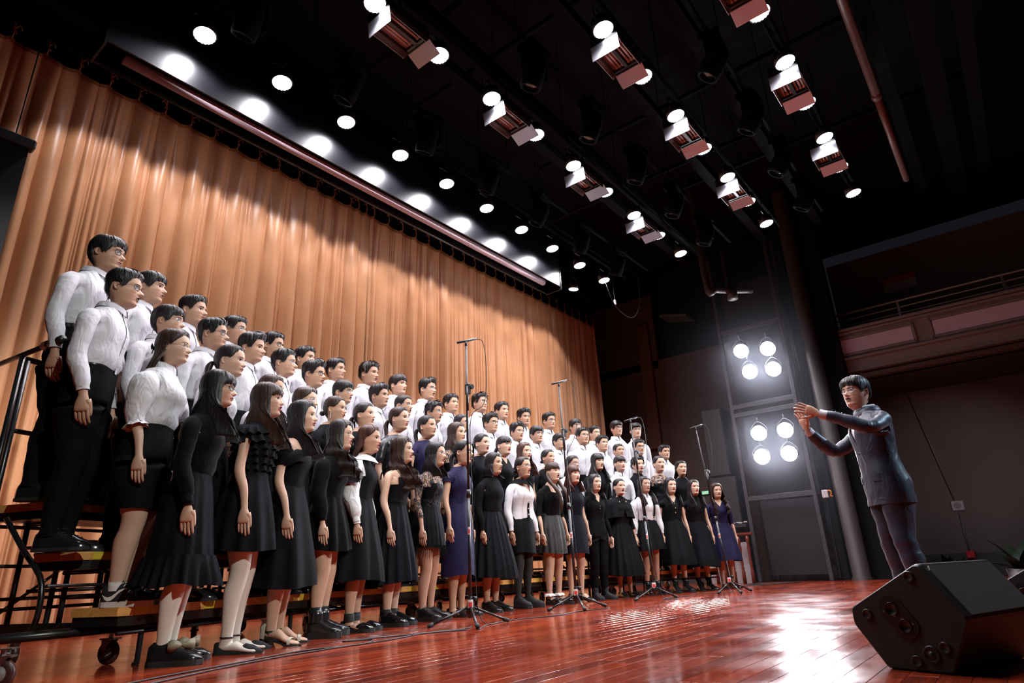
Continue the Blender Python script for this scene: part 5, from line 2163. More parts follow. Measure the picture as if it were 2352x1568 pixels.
def make_shoe(root, fig, sd, kind, pose, up_m, sole_m, sole=.018, heel=0.0):
    """shoe lofted from heel to toe; returns the shoe object"""
    S = fig.S
    a = fig.ankle[sd]
    to = pose.get('toe', .16) * sd
    fwd = np.array([math.sin(to), math.cos(to), 0])
    lat = np.array([math.cos(to), -math.sin(to), 0])
    L0, L1 = -.040 * S, .128 * S
    chunky = kind in ('boot', 'platform', 'lace', 'combat', 'closed')
    if kind in ('flat', 'heel', 'sandal'):
        sole = .007
    if kind in ('flat', 'heel', 'loafer', 'janes'):
        L1 = .132 * S
    n = 15
    t = np.linspace(0, 1, n)
    y = L0 + (L1 - L0) * t
    W = np.interp(t, [0, .04, .15, .35, .55, .75, .9, .97, 1], [.010, .018, .0215, .0205, .0235, .0275, .0235, .014, .003]) * S * (1.12 if chunky else 1.0)
    if kind in ('flat', 'heel'):
        W = np.interp(t, [0, .04, .15, .35, .55, .75, .9, 1], [.008, .016, .019, .018, .021, .024, .013, .002]) * S
    Hh_ = np.interp(t, [0, .05, .2, .38, .5, .7, .88, 1], [.045, .055, .056, .054, .042, .027, .020, .006]) * S
    if kind in ('flat', 'heel', 'loafer', 'janes'):
        Hh_ = np.interp(t, [0, .05, .2, .45, .55, .62, .8, 1], [.034, .040, .022, .016, .020, .031, .024, .005]) * S
        if kind == 'loafer':
            Hh_ = np.interp(t, [0, .05, .2, .40, .50, .65, .85, 1], [.034, .040, .024, .026, .036, .030, .020, .006]) * S
    if kind == 'sneaker':
        Hh_ = np.interp(t, [0, .05, .2, .38, .5, .7, .88, 1], [.052, .056, .050, .060, .046, .032, .026, .010]) * S
        sole = .026
    lift = heel * np.interp(t, [0, .3, .7, 1], [1, .75, .05, 0])
    org = np.array([a[0], a[1], 0])
    prof = np.linspace(0, np.pi, 11)
    rows = []
    for k in range(n):
        p = 1.35 if kind not in ('flat', 'heel') else 1.1
        cx = np.sign(np.cos(prof)) * np.abs(np.cos(prof)) ** (1 / p)
        sz = np.sin(prof) ** (1 / p)
        c = org + fwd * y[k] + np.array([0, 0, sole + lift[k]])
        rows.append(c + (W[k] * cx)[:, None] * lat + np.outer(Hh_[k] * sz, (0, 0, 1.0)))
    V = np.concatenate(rows)
    gf = gridfaces(n, 11)
    if kind == 'sandal':
        # only a toe strap, a heel cup and the footbed
        k_ = np.repeat(np.arange(n - 1), 10)
        gf = gf[(k_ < 2) | ((k_ >= 10) & (k_ <= 10))]
    sh = obj('shoe', mesh_np('shoe', V, [gf], True, [up_m]), root)
    # sole slab, slightly wider, following the arch
    rows = []
    for k in range(n):
        g = 1.07 if chunky or kind == 'sneaker' else 1.02
        w_ = W[k] * g + .001
        z1 = sole + lift[k] + .002
        z0 = 0.0 if (heel == 0 or t[k] < .16 or t[k] > .62) else lift[k]
        if heel > .02 and t[k] < .18:
            w_ *= .55
        z0 = z0 + (.004 if t[k] > .93 else 0)
        c = org + fwd * (y[k] + (.004 if t[k] > .9 else -.003 if t[k] < .05 else 0))
        rows.append(np.array([c - lat * w_ + (0, 0, z0), c + lat * w_ + (0, 0, z0), c + lat * w_ + (0, 0, z1), c - lat * w_ + (0, 0, z1)]))
    obj('sole', mesh_np('sole', np.concatenate(rows), [gridfaces(n, 4, True), np.array([[0, 1, 2, 3]]), np.array([[3, 2, 1, 0]]) + (n - 1) * 4], False, [sole_m]), sh)
    th = np.linspace(0, 2 * np.pi, 16, endpoint=False)

    def band(z0, z1, r0, r1, m, nm, par, dy=0.0):
        c0 = org + fwd * dy + np.array([0, 0, z0])
        c1 = org + fwd * dy + np.array([0, 0, z1])
        rows = [c + (r * np.sin(th))[:, None] * lat + (r * 1.22 * np.cos(th))[:, None] * fwd for c, r in ((c0, r0), (c0 * .5 + c1 * .5, (r0 + r1) / 2), (c1, r1), (c1 - (0, 0, .004), r1 - .004))]
        return obj(nm, mesh_np(nm, np.concatenate(rows), [gridfaces(4, 16, True)], True, [m]), par)
    if kind in ('boot', 'combat'):
        band(sole + .040 * S, sole + .105 * S, .0275 * S, .0255 * S, up_m, 'boot_shaft', sh, .002)
    if kind in ('lace', 'combat', 'sneaker', 'platform'):
        lm = SOLE if up_m is not PATENT else LEATH
        mb = MB()
        for q in range(3 if kind != 'combat' else 5):
            if q < 3:
                tt = .40 + .075 * q
                c = org + fwd * (L0 + (L1 - L0) * tt) + np.array([0, 0, sole + np.interp(tt, t, Hh_) + .002])
            else:
                c = org + fwd * .030 * S + np.array([0, 0, sole + (.058 + .018 * (q - 3)) * S])
            mb.tube(spline([c - lat * .014 * S - (0, 0, .004), c + (0, 0, .002), c + lat * .014 * S - (0, 0, .004)], 5), .0022, 5)
        c = org + fwd * (L0 + (L1 - L0) * .38) + np.array([0, 0, sole + np.interp(.38, t, Hh_) + .004])
        for s in (-1, 1):
            mb.tube(spline([c, c + lat * .025 * s + fwd * .01 + (0, 0, .012), c + lat * .045 * s + fwd * .02 + (0, 0, .002)], 6), .0018, 5)
        mb.build('laces', lm, sh, smooth=True)
    return sh, org, fwd, lat, band

# ------------------------------------------------------------------ the choir
ORD = ['first', 'second', 'third', 'fourth', 'fifth', 'sixth', 'seventh', 'eighth', 'ninth', 'tenth', 'eleventh', 'twelfth', 'thirteenth', 'fourteenth', 'fifteenth', 'sixteenth', 'seventeenth', 'eighteenth', 'nineteenth', 'twentieth']
COND = np.array([5.5, 0.8])
STEPZ = {'F': 0.0, 'W': STEP_H, 'M': 2 * STEP_H, 'B': 3 * STEP_H}


def arm_hang(female, fwd=0.0, out=0.0, bend=0.0, **kw):
    """arm hanging at the side; stations are fractions of stature"""
    sx = .083 if female else .094
    d = dict(pts=[(sx, -.006, .783), (sx + .015 + out * .2, -.007, .757), (sx + .021 + out * .5, -.010 + fwd * .3, .71), (sx + .025 + out, -.016 + fwd * .6, .63), (sx + .027 + out * 1.4 + bend * .1, .004 + fwd * .9 + bend * .4, .56), (sx + .027 + out * 1.8, .012 + fwd + bend, .49)], twist=0.05, curl=.20, hang=True, thumb=.22, spread=.03)
    d.update(kw)
    return d


def person(x, y, z, face, label, S, female, skin, group, dy=0.0):
    root = empty('person', (x, y, z), face - math.pi / 2, label=label, cat='person', group=group)
    return root


def body(root, S, female, pose, skin, opn, jaw, kw, lips, brow=0.0, squint=1.0, legmat=None):
    fig = Figure(S, female, pose, opn=opn, jaw=jaw, **kw)
    sel = {k: None for k in fig.sets}
    V = np.vstack(fig.V)
    F = [f for k, (f, r) in fig.sets.items()]
    M = []
    for k, (f, r) in fig.sets.items():
        M.append(np.full(len(f), 1 if (legmat is not None and k.startswith('leg')) else 0))
    for (ev, ef) in ear_geo(female, jaw):
        ev = fig.head_to_body(ev)
        n = len(V)
        V = np.vstack([V, ev])
        for f in ef:
            F.append(f + n)
            M.append(np.zeros(len(f), int))
    o = obj('body', mesh_np('body', V, F, True, [skin] + ([legmat] if legmat is not None else []), M), root)
    add_face(root, fig, female, opn, jaw, lips, brow, squint)
    return fig


def man_singer(row, i, x, y, S, hair, hcol, glasses, opn, label, skin=1, tie=False):
    rnd = random.Random(i * 17 + (3 if row == 'B' else 0))
    d = COND - np.array([x, y])
    face = math.atan2(d[1], d[0]) + (rnd.random() - .5) * .12 + .14 * (x - 1.7) / 8.3
    z = STEPZ[row] + .018
    root = person(x, y, z, face, label, S, False, skin, 'white-shirted singers on the riser steps')
    root.location.z = STEPZ[row]
    pose = {'yaw': (rnd.random() - .5) * .16 + .10 * (x - 1.7) / 8.3, 'pitch': (rnd.random() - .5) * .10 + .02, 'roll': (rnd.random() - .5) * .06, 'lean': 0.15 + .3 * rnd.random(), 'arm': arm_hang(False, out=.004, fwd=.012 * rnd.random(), bend=.02 * rnd.random(), curl=.38)}
    jaw = .94 + .12 * rnd.random()
    kw = dict(build=.93 + .10 * rnd.random())
    fig = body(root, S, False, pose, SKINS[skin], opn, jaw, kw, LIPS[2], squint=.85)
    base = (S, False, pose, kw)
    make_top(root, base, SHIRT, .605, .842, .93, ease=.013, cuff='band', name='shirt', blouse=.018, wr=.0016, seed=i)
    make_collar(root, fig, SHIRT)
    placket(root, fig, SHIRT, .60, .836)
    if tie:
        T = fig.T
        mb = MB()
        z0 = .838 * S
        y0 = fig.head_org[1] + .02 * S
        V = []
        for (zz, w_) in ((.842, .008), (.832, .012), (.826, .008), (.78, .016), (.70, .020), (.66, .022), (.645, .002)):
            yy = float(np.interp(zz, T[:, 0], T[:, 2])) * S + .024
            V += [(-w_, yy, zz * S), (w_, yy, zz * S)]
        mb.add(V, gridfaces(7, 2))
        mb.build('tie', mat('silver_tie', (.34, .34, .36), .35), root, smooth=True)
    make_trousers(root, base, TROU)
    for sd in (-1, 1):
        make_shoe(root, fig, sd, 'lace', pose, LEATH, SOLE, sole=.016)
    add_hair(root, fig, False, jaw, hair, hcol, i * 7 + (1 if row == 'B' else 4))
    if glasses:
        add_glasses(root, fig, False, jaw, glasses[0], glasses[1])
    return root


POS = {
    'F': [(1.75, 3.81, 1.649), (2.2, 3.97, 1.69), (2.57, 4.09, 1.651), (3.0, 4.22, 1.587), (3.38, 4.32, 1.619), (3.85, 4.42, 1.589), (4.35, 4.5, 1.618), (4.82, 4.56, 1.705), (5.39, 4.61, 1.643), (5.95, 4.62, 1.66), (6.53, 4.6, 1.65), (6.96, 4.57, 1.65), (7.43, 4.52, 1.566), (7.95, 4.44, 1.54), (8.51, 4.32, 1.60), (9.08, 4.17, 1.61), (9.57, 4.02, 1.60), (10.07, 3.84, 1.56)],
    'W': [(1.58, 4.07, 1.645), (2.02, 4.24, 1.70), (2.45, 4.39, 1.593), (2.85, 4.51, 1.596), (3.21, 4.61, 1.608), (3.62, 4.7, 1.637), (4.13, 4.8, 1.70), (4.61, 4.87, 1.70), (5.11, 4.92, 1.70), (5.57, 4.94, 1.639), (6.02, 4.95, 1.674), (6.43, 4.94, 1.636), (6.9, 4.91, 1.602), (7.41, 4.85, 1.561), (7.96, 4.76, 1.641), (8.45, 4.66, 1.649), (8.84, 4.56, 1.651), (9.31, 4.43, 1.705), (9.79, 4.27, 1.655)],
    'M': [(1.29, 4.32, 1.755), (1.66, 4.48, 1.662), (2.05, 4.62, 1.709), (2.46, 4.76, 1.732), (2.85, 4.88, 1.72), (3.22, 4.98, 1.716), (3.62, 5.07, 1.63), (4.15, 5.17, 1.708), (4.57, 5.23, 1.689), (5.09, 5.29, 1.705), (5.62, 5.31, 1.655), (6.22, 5.32, 1.75), (6.73, 5.29, 1.692), (7.15, 5.25, 1.711), (7.63, 5.19, 1.66), (8.13, 5.1, 1.79), (8.55, 5.0, 1.715), (8.93, 4.92, 1.63), (9.37, 4.78, 1.721), (9.92, 4.6, 1.673)],
    'B': [(1.25, 4.65, 1.813), (1.64, 4.82, 1.734), (2.02, 4.96, 1.698), (2.45, 5.11, 1.687), (2.91, 5.25, 1.693), (3.36, 5.36, 1.69), (3.81, 5.46, 1.695), (4.31, 5.55, 1.781), (4.81, 5.61, 1.756), (5.35, 5.65, 1.824), (5.81, 5.67, 1.711), (6.39, 5.66, 1.825), (6.84, 5.63, 1.779), (7.31, 5.59, 1.744), (7.84, 5.51, 1.756), (8.42, 5.38, 1.731), (8.84, 5.29, 1.66), (9.33, 5.14, 1.796), (9.77, 5.0, 1.799)]}
GB, GG, GC, GR = ('black', 'square'), ('gold', 'round'), ('clear', 'round'), ('clear', 'square')
# hair style, colour, glasses, mouth opening, skin
MEN_B = [('fringe', 'black', GB, .15, 3), ('fringe', 'black', None, .3, 1), ('crop', 'soft', None, .15, 1), ('crop', 'black', GR, .3, 3), ('crop', 'black', GB, 0, 3), ('crop', 'black', None, 0, 3), ('crop', 'black', None, 0, 1), ('curly', 'soft', None, .5, 1), ('fringe', 'soft', None, .2, 0), ('swept', 'black', GC, .7, 1), ('crop', 'black', None, 0, 1), ('curly', 'black', GC, 0, 1), ('crop', 'black', None, .3, 1), ('swept', 'black', None, .1, 3), ('crop', 'black', GB, 0, 1), ('fringe', 'black', GR, 0, 1), ('crop', 'black', GR, 0, 0), ('fringe', 'black', GB, 0, 1), ('fringe', 'black', GR, 0, 0)]
MEN_M = [('crop', 'black', GB, .5, 1), ('fringe', 'black', GC, 0, 1), ('crop', 'black', GB, 0, 1), ('swept', 'black', None, 0, 1), ('crop', 'black', GR, 0, 1), ('swept', 'black', GB, .3, 1), ('fringe', 'black', GR, .3, 1), ('swept', 'soft', None, .2, 1), ('buzz', 'black', GC, .7, 1), ('curly', 'black', GC, .3, 3), ('buzz', 'black', GR, 0, 1), ('swept', 'black', GB, 0, 1), ('swept', 'black', GC, .3, 1), ('fringe', 'black', GC, 0, 1), ('fringe', 'black', GR, 0, 1), ('crop', 'black', GR, 0, 1), ('crop', 'black', GC, 0, 0), ('buzz', 'black', None, 0, 1), ('crop', 'black', GB, 0, 1), ('crop', 'black', None, 0, 1)]
HW = {'crop': 'cropped black hair', 'fringe': 'black fringe', 'swept': 'swept-up black hair', 'buzz': 'buzz-cut black hair', 'curly': 'tousled black hair'}
GW = {('black', 'square'): 'dark glasses', ('gold', 'round'): 'gold glasses', ('clear', 'round'): 'round glasses', ('clear', 'square'): 'thin glasses', None: 'no glasses'}


def men():
    for row, L, nm in (('B', MEN_B, 'back row'), ('M', MEN_M, 'third row')):
        for i, (hair, hc, gl, op, sk) in enumerate(L):
            x, y, S = POS[row][i]
            lab = 'singer in white shirt, %s, %s, %s, %s from the handrail' % (HW[hair], GW[gl], nm, ORD[i])
            man_singer(row, i, x, y, S, hair, hc, gl, op, lab, sk, tie=(row == 'M' and i in (3, 7)))


if 'NOMEN' not in globals():
    men()

# ------------------------------------------------------------------ singers in dresses, skirts and blouses
def chest(fig, x, z, off=.016):
    """point on the clothed front at lateral x (fraction), height z (fraction)"""
    S, T = fig.S, fig.T
    ax, yf = [np.interp(z, T[:, 0], T[:, k]) for k in (1, 2)]
    c = math.sqrt(max(0, 1 - min(1, abs(x) / ax) ** 2.35)) if abs(x) < ax else 0
    return np.array([x * S, yf * S * (.25 + .75 * c) + off, z * S])


def disc(p, r, m, name, root, n=np.array([0, 1, 0]), t=.004):
    rot = Vector(n).to_track_quat('Z', 'Y').to_matrix()
    return MB().lathe([(r, 0), (r * .9, t), (0, t * 1.2)], 10, p, rot=rot).build(name, m, root, smooth=True)


def ball(p, r, m, name, root):
    a = np.linspace(0, np.pi, 7)
    return MB().lathe([(r * math.sin(t), -r * math.cos(t)) for t in a], 10, p).build(name, m, root, smooth=True)


def bow(root, p, s, m, name='bow', fwd=np.array([0, 1., 0]), lat=np.array([1., 0, 0]), up=np.array([0, 0, 1.])):
    mb = MB()
    for sd in (-1, 1):
        V = []
        for (u, h, d) in ((0, .12, .10), (.35, .42, .30), (.8, .55, .22), (1.0, .40, .05)):
            for (k, q) in ((1, .5), (0, 1), (-1, .5), (0, -.2)):
                V.append(p + lat * sd * u * s + up * k * h * s * .8 + fwd * d * q * s)
        mb.add(np.array(V), gridfaces(4, 4, True))
        V = []
        for (u, z) in ((0, 0), (.35, -.5), (.5, -.95)):
            V += [p + lat * sd * (u - .14) * s + up * z * s + fwd * .06 * s, p + lat * sd * (u + .16) * s + up * z * s + fwd * .06 * s]
        mb.add(np.array(V), gridfaces(3, 2))
    return mb.build(name, m, root, smooth=True)


def ruffles(root, fig, m, tiers, n=64):
    """rows of gathered frills round the upper body"""
    S, T = fig.S, fig.T
    ph = np.linspace(0, 2 * np.pi, n, endpoint=False)
    for j, (z, wid, dep) in enumerate(tiers):
        rows = []
        for t in np.linspace(0, 1, 5):
            zz = z - dep * t
            ax, yf, yb = [np.interp(zz, T[:, 0], T[:, k]) * S for k in (1, 2, 3)]
            ax = ax * wid
            c, s = np.cos(ph), np.sin(ph)
            x = (ax + .012) * s
            y = np.where(c > 0, (yf + .014) * c, (yb + .014) * c)
            l = np.hypot(x, y)
            f = (.004 + .014 * t) * np.cos(ph * 14 + j) + .022 * t
            rows.append(np.stack([x * (1 + f / l), y * (1 + f / l), np.full(n, zz * S) + .006 * t * np.sin(ph * 14 + j + 1) - .012 * S * np.abs(s) ** 3 * (wid > 1.05)], 1))
        obj('frill', mesh_np('frill', np.concatenate(rows), [gridfaces(5, n, True)], True, [m]), root)


def woman(row, i, sp, label, group=None):
    x, y, S = POS[row][i]
    rnd = random.Random(i * 31 + ord(row))
    d = COND - np.array([x, y])
    face = math.atan2(d[1], d[0]) + (rnd.random() - .5) * .10 + .16 * (x - 1.7) / 8.3
    root = person(x, y, STEPZ[row], face, label, S, True, 0, group)
    op = min(1.0, sp.get('op', .4) * 1.25)
    pose = {'yaw': (rnd.random() - .5) * .12 + .14 * (x - 1.7) / 8.3, 'pitch': (rnd.random() - .5) * .08 + .03 + sp.get('hp', 0), 'roll': (rnd.random() - .5) * .06, 'lean': .1 + .25 * rnd.random(), 'heel': sp.get('heel', 0.0) / S, 'legk': sp.get('legk', 1.0),
            'arm': arm_hang(True, fwd=sp.get('fwd', .012 * rnd.random()), out=sp.get('out', .014), bend=.015 * rnd.random(), curl=.12 + .22 * rnd.random())}
    jaw = .94 + .10 * rnd.random()
    kw = dict(build=sp.get('build', .96 + .06 * rnd.random()), bust=sp.get('bust', 1.0))
    skin = SKINS[sp.get('skin', (0, 2, 0, 1)[i % 4])]
    fig = body(root, S, True, pose, skin, op, jaw, kw, LIPS[sp.get('lips', 1 if i % 2 else 0)], legmat=sp.get('legs'))
    base = (S, True, pose, kw)
    t = dict(sp['top'])
    m = t.pop('m')
    lo, hi, sl = t.pop('lo', .605), t.pop('hi', .842), t.pop('sleeve', .93)
    nm = t.pop('name', 'top')
    g, topo = make_top(root, base, m, lo, hi, sl, seed=i, name=nm, ease=t.pop('ease', .010), blouse=t.pop('blouse', .004), wr=t.pop('wr', .0012), **t)
    if sp.get('collar'):
        make_collar(root, fig, sp['collar'][1], sp['collar'][0])
    if sp.get('placket'):
        placket(root, fig, sp['placket'][0], .615, .832, sp['placket'][1])
    if 'skirt' in sp:
        k = dict(sp['skirt'])
        make_skirt(root, S, True, k.pop('m'), k.pop('zw', .637), k.pop('zh'), k.pop('rh'), seed=i, build=kw['build'], **k)
    if 'trousers' in sp:
        make_trousers(root, base, sp['trousers'], .637, belt=False)
    elif 'shorts' in sp:
        gg = Figure(S, True, pose, add={'torso': lambda z, p: .013, 'leg': lambda q: .016 + .02 * q, 'legmin': lambda q: .060 * S / 1.65}, **kw)
        r0, r1 = rings_between(gg.T, .40, .637)
        obj('shorts', gg.mesh('shorts', {'torso': (r0, r1), 'legR': (-1, 7), 'legL': (-1, 7)}, [sp['shorts']], None), root)
    kind, um, sm = sp.get('shoes', ('loafer', LEATH, SOLE))
    for sd in (-1, 1):
        sh, org, fwd, lat, band = make_shoe(root, fig, sd, kind, pose, um, sm, sole=sp.get('sole', .016), heel=sp.get('heel', 0.0))
        if 'sock' in sp:
            z1, sm_ = sp['sock']
            band(.050 * S, z1 * S, .0215 * S, .0205 * S, sm_, 'sock', root, 0.0)
        if sp.get('strap'):
            band(.052 * S, .057 * S, .0200 * S, .0200 * S, LEATH, 'ankle_strap', sh, 0.0)
        if sp.get('shoebow'):
            bow(sh, org + fwd * .058 * S + np.array([0, 0, .060 * S]), .072, mat('olive_ribbon', (.20, .17, .10), .6), 'ribbon_bow', (fwd + lat) / 1.414, (lat - fwd) / 1.414)
        if sp.get('swoosh'):
            # curved tick mark on both flanks of the shoe
            for s2 in (-1, 1):
                u = np.linspace(0, 1, 9)
                yy = -.030 + .085 * u
                zz = .044 - .020 * np.sin(np.pi * np.clip(u * 1.5, 0, 1)) * (1 - u) ** .4 + .020 * u ** 1.5 - .012
                th = .009 * np.sin(np.pi * np.clip(u * 1.05, 0, 1)) ** .8 * (1 - .75 * u) + .0006
                wv = np.interp((yy * S + .040 * S) / (.168 * S), [0, .04, .15, .35, .55, .75], [.010, .018, .0215, .0205, .0235, .0275]) * S
                kq = .90
                V = np.concatenate([[org + fwd * a * S + lat * s2 * (b * kq + .0035 + .002) + np.array([0, 0, (c + e * q) * S + .012]) for a, b, c, e in zip(yy, wv, zz, th)] for q in (-1, 1)])
                obj('tick_mark', mesh_np('tick_mark', V, [gridfaces(2, 9)], True, [mat('mark_white', (.75, .75, .72), .5)]), sh)
            for q in range(4):
                c = org + fwd * (.030 + .009 * q) * S + np.array([0, 0, (.078 - .009 * q) * S])
                MB().tube([c + lat * .016 * S, c + lat * .024 * S - np.array([0, 0, .010])], .0022, 4).build('eyelet_stripe', mat('mark_white', (.75, .75, .72), .5), sh)
    add_hair(root, fig, True, jaw, sp['hair'], sp.get('hc', 'black'), i * 5 + ord(row))
    if sp.get('gl'):
        add_glasses(root, fig, True, jaw, *sp['gl'])
    hb = fig.head_to_body
    if sp.get('earring'):
        for sd in (-1, 1):
            p = hb(np.array([[.345 * sd, -.045, .315]]))[0]
            MB().tube([p, p - np.array([0, 0, sp['earring']])], .0022, 5).build('earring', PEARL, root)
    for e in sp.get('extra', ()):
        e(root, fig, base)
    return root


# extras -----------------------------------------------------------
def ex_brooch(root, fig, base):
    mb = MB()
    for k in range(9):
        p = chest(fig, .035 + .0045 * k, .775 + .003 * math.sin(k * 1.3) - .001 * k, .016)
        a = [(.004 + .0018 * (k % 3), 0), (.003, .003), (0, .004)]
        mb.lathe(a, 8, p, rot=Matrix.Rotation(-math.pi / 2, 3, 'X'))
    mb.build('brooch', GOLD, root, smooth=True)


def ex_buttons(zs, x=0.0, m=GOLD, r=.008, off=.022):
    def f(root, fig, base):
        for z in zs:
            disc(chest(fig, x, z, off), r, m, 'button', root)
    return f


def ex_band(zs, x0, x1, m, name, off=.014):
    """flat strip on the chest between lateral x0 and x1"""
    def f(root, fig, base):
        z = np.linspace(zs[0], zs[1], 10)
        V = np.concatenate([[chest(fig, x, q, off) for q in z] for x in (x0, x1)])
        obj(name, mesh_np(name, V, [gridfaces(2, 10)], True, [m]), root)
    return f


def ex_ruffles(root, fig, base):
    ruffles(root, fig, BCOT, [(.822, 1.42, .040), (.795, 1.28, .045), (.765, 1.06, .042), (.735, 1.03, .042), (.705, 1.02, .042), (.675, 1.02, .038)])


def ex_offshoulder(root, fig, base):
    S, T = fig.S, fig.T
    n = 60
    ph = np.linspace(0, 2 * np.pi, n, endpoint=False)
    rows = []
    for (z, e) in ((.775, .010), (.772, .020), (.755, .022), (.738, .020), (.722, .014)):
        ax, yf, yb = [np.interp(z, T[:, 0], T[:, k]) * S for k in (1, 2, 3)]
        ax = .118 * S + e
        c, s = np.cos(ph), np.sin(ph)
        x = ax * np.sign(s) * np.abs(s) ** .85
        y = np.where(c > 0, (yf + e) * np.abs(c) ** .85, -(yb + e) * np.abs(c) ** .85)
        rows.append(np.stack([x, y, np.full(n, z * S) - .03 * S * np.abs(s) ** 4 + .004 * np.sin(ph * 9)], 1))
    obj('off_shoulder_band', mesh_np('off_shoulder_band', np.concatenate(rows), [gridfaces(5, n, True)], True, [BCREPE]), root)


def ex_straps(m, w=.016):
    def f(root, fig, base):
        S = fig.S
        for sd in (-1, 1):
            pts = [chest(fig, .052 * sd, .775, .012), chest(fig, .056 * sd, .805, .012), np.array([.058 * S * sd, -.004 * S, .833 * S]), np.array([.056 * S * sd, -.056 * S, .805 * S]), np.array([.054 * S * sd, -.067 * S, .765 * S])]
            P = spline(pts, 14)
            V = np.concatenate([P + np.array([q * w, 0, 0]) for q in (-1, 1)])
            obj('strap', mesh_np('strap', V, [gridfaces(2, 14)], True, [m]), root)
    return f


def ex_suspenders(root, fig, base):
    S = fig.S
    for sd in (-1, 1):
        pts = [chest(fig, .045 * sd, .64, .030), chest(fig, .050 * sd, .72, .030), chest(fig, .055 * sd, .79, .030), np.array([.058 * S * sd, .0, .842 * S]), np.array([.05 * S * sd, -.085 * S, .79 * S]), np.array([.035 * S * sd, -.078 * S, .64 * S])]
        P = spline(pts, 18)
        V = np.concatenate([P + np.array([q * .014, 0, 0]) for q in (-1, 1)])
        obj('suspender', mesh_np('suspender', V, [gridfaces(2, 18)], True, [BCREPE]), root)
        disc(chest(fig, .045 * sd, .645, .034), .009, GOLD, 'button', root)


def ex_bib(root, fig, base):
    S = fig.S
    n = 25
    u = np.linspace(-1, 1, n)
    V = []
    for t in np.linspace(0, 1, 7):
        z = .846 - t * (.105 * (1 - .45 * u ** 2)) + .004 * np.cos(u * 24) * t
        x = u * (.042 + .055 * t)
        V += [chest(fig, float(a), float(b), .016 if t > .1 else .012) if b < .835 else np.array([a * S, .030 * S * math.sqrt(max(0, 1 - (a / .07) ** 2)) + .012, b * S]) for a, b in zip(x, z)]
    obj('bib_collar', mesh_np('bib_collar', np.array(V), [gridfaces(7, n)], True, [SHIRT2]), root)


def ex_cape(root, fig, base):
    """short open capelet over the shoulders"""
    S, T = fig.S, fig.T
    n = 56
    ph = np.linspace(.10, 2 * np.pi - .10, n)
    rows = []
    for t in np.linspace(0, 1, 9):
        z = .842 - .175 * t
        r = np.interp(t, [0, .12, .3, 1], [.046, .090, .125, .148]) * S
        ry = np.interp(t, [0, .12, .3, 1], [.040, .062, .080, .100]) * S
        f = 1 + .06 * t * np.cos(ph * 9)
        rows.append(np.stack([r * f * np.sin(ph), ry * f * np.cos(ph), np.full(n, z * S) - .012 * S * t * np.abs(np.sin(ph)) ** 2], 1))
    obj('capelet', mesh_np('capelet', np.concatenate(rows), [gridfaces(9, n)], True, [BCREPE]), root)
    for sd in (-1, 1):
        disc(np.array([.034 * S * sd, .078 * S, .795 * S]), .010, GOLD, 'button', root)


def ex_belt(z, m=None):
    def f(root, fig, base):
        S, T = fig.S, fig.T
        x, y = ring_xy(*(np.array([np.interp(z, T[:, 0], T[:, k]) for k in (1, 2, 3)]) * S + .019))
        V = np.concatenate([np.stack([x, y, np.full(NR, q * S)], 1) for q in (z - .012, z + .012)])
        obj('belt', mesh_np('belt', V, [gridfaces(2, NR, True)], True, [m or BCREPE]), root)
    return f


def ex_chestbow(x, z, s, m):
    def f(root, fig, base):
        bow(root, chest(fig, x, z, .020), s, m)
    return f


def ex_headbow(root, fig, base):
    p = fig.head_to_body(np.array([[0.0, -.50, .52]]))[0]
    bow(root, p, .05, BVELV, 'hair_bow', np.array([0, -1., 0]))


def ex_clip(root, fig, base):
    p = fig.head_to_body(np.array([[.335, .10, .66], [.345, .02, .62]]))
    MB().tube(p, .006, 6).build('hair_clip', GOLD, root)


def ex_bracelet(root, fig, base):
    for sd in (1,):
        w_ = fig.wrist[sd]
        a = np.linspace(0, 2 * np.pi, 13)
        MB().tube(np.stack([w_[0] + .020 * np.cos(a), w_[1] - .004 + .024 * np.sin(a), np.full(13, w_[2] + .012)], 1), .004, 5).build('bracelet', LEATH, root, smooth=True)


def ex_stitch(root, fig, base):
    """contrast stitching and pocket seams of the pinafore"""
    S = fig.S
    st = mat('pale_thread', (.42, .40, .40), .7)
    mb = MB()
    for sd in (-1, 1):
        mb.tube([chest(fig, .055 * sd, z, .027) for z in np.linspace(.64, .79, 8)], 0.0016, 4)
        mb.tube([np.array([.075 * S * sd, .080 * S + .026, z * S]) for z in np.linspace(.50, .58, 4)], 0.0016, 4)
    mb.tube([chest(fig, x, .70, .027) for x in np.linspace(-.05, .05, 8)], 0.0016, 4)
    mb.tube([chest(fig, x, .77, .027) for x in np.linspace(-.035, .035, 8)], 0.0016, 4)
    mb.build('stitching', st, root)


def ex_fringe(z0, z1, r, m):
    """hanging fringe strands round a hem"""
    def f(root, fig, base):
        S = fig.S
        mb = MB()
        for k in range(70):
            a = 2 * np.pi * k / 70
            p = np.array([r * math.sin(a), r * .92 * math.cos(a) - .01, z0 * S])
            q = p * np.array([1.03, 1.03, 0]) + np.array([0, 0, z1 * S + .012 * math.sin(k * 2.7)])
            mb.tube([p, q], [.0045, .0012], 4, caps=False)
        mb.build('fringe', m, root, kind='stuff')
    return f


def ex_lace_inner(m):
    def f(root, fig, base):
        make_top(root, base, m, .605, .757, None, ease=.007, name='bodice', blouse=0, seed=3)
    return f


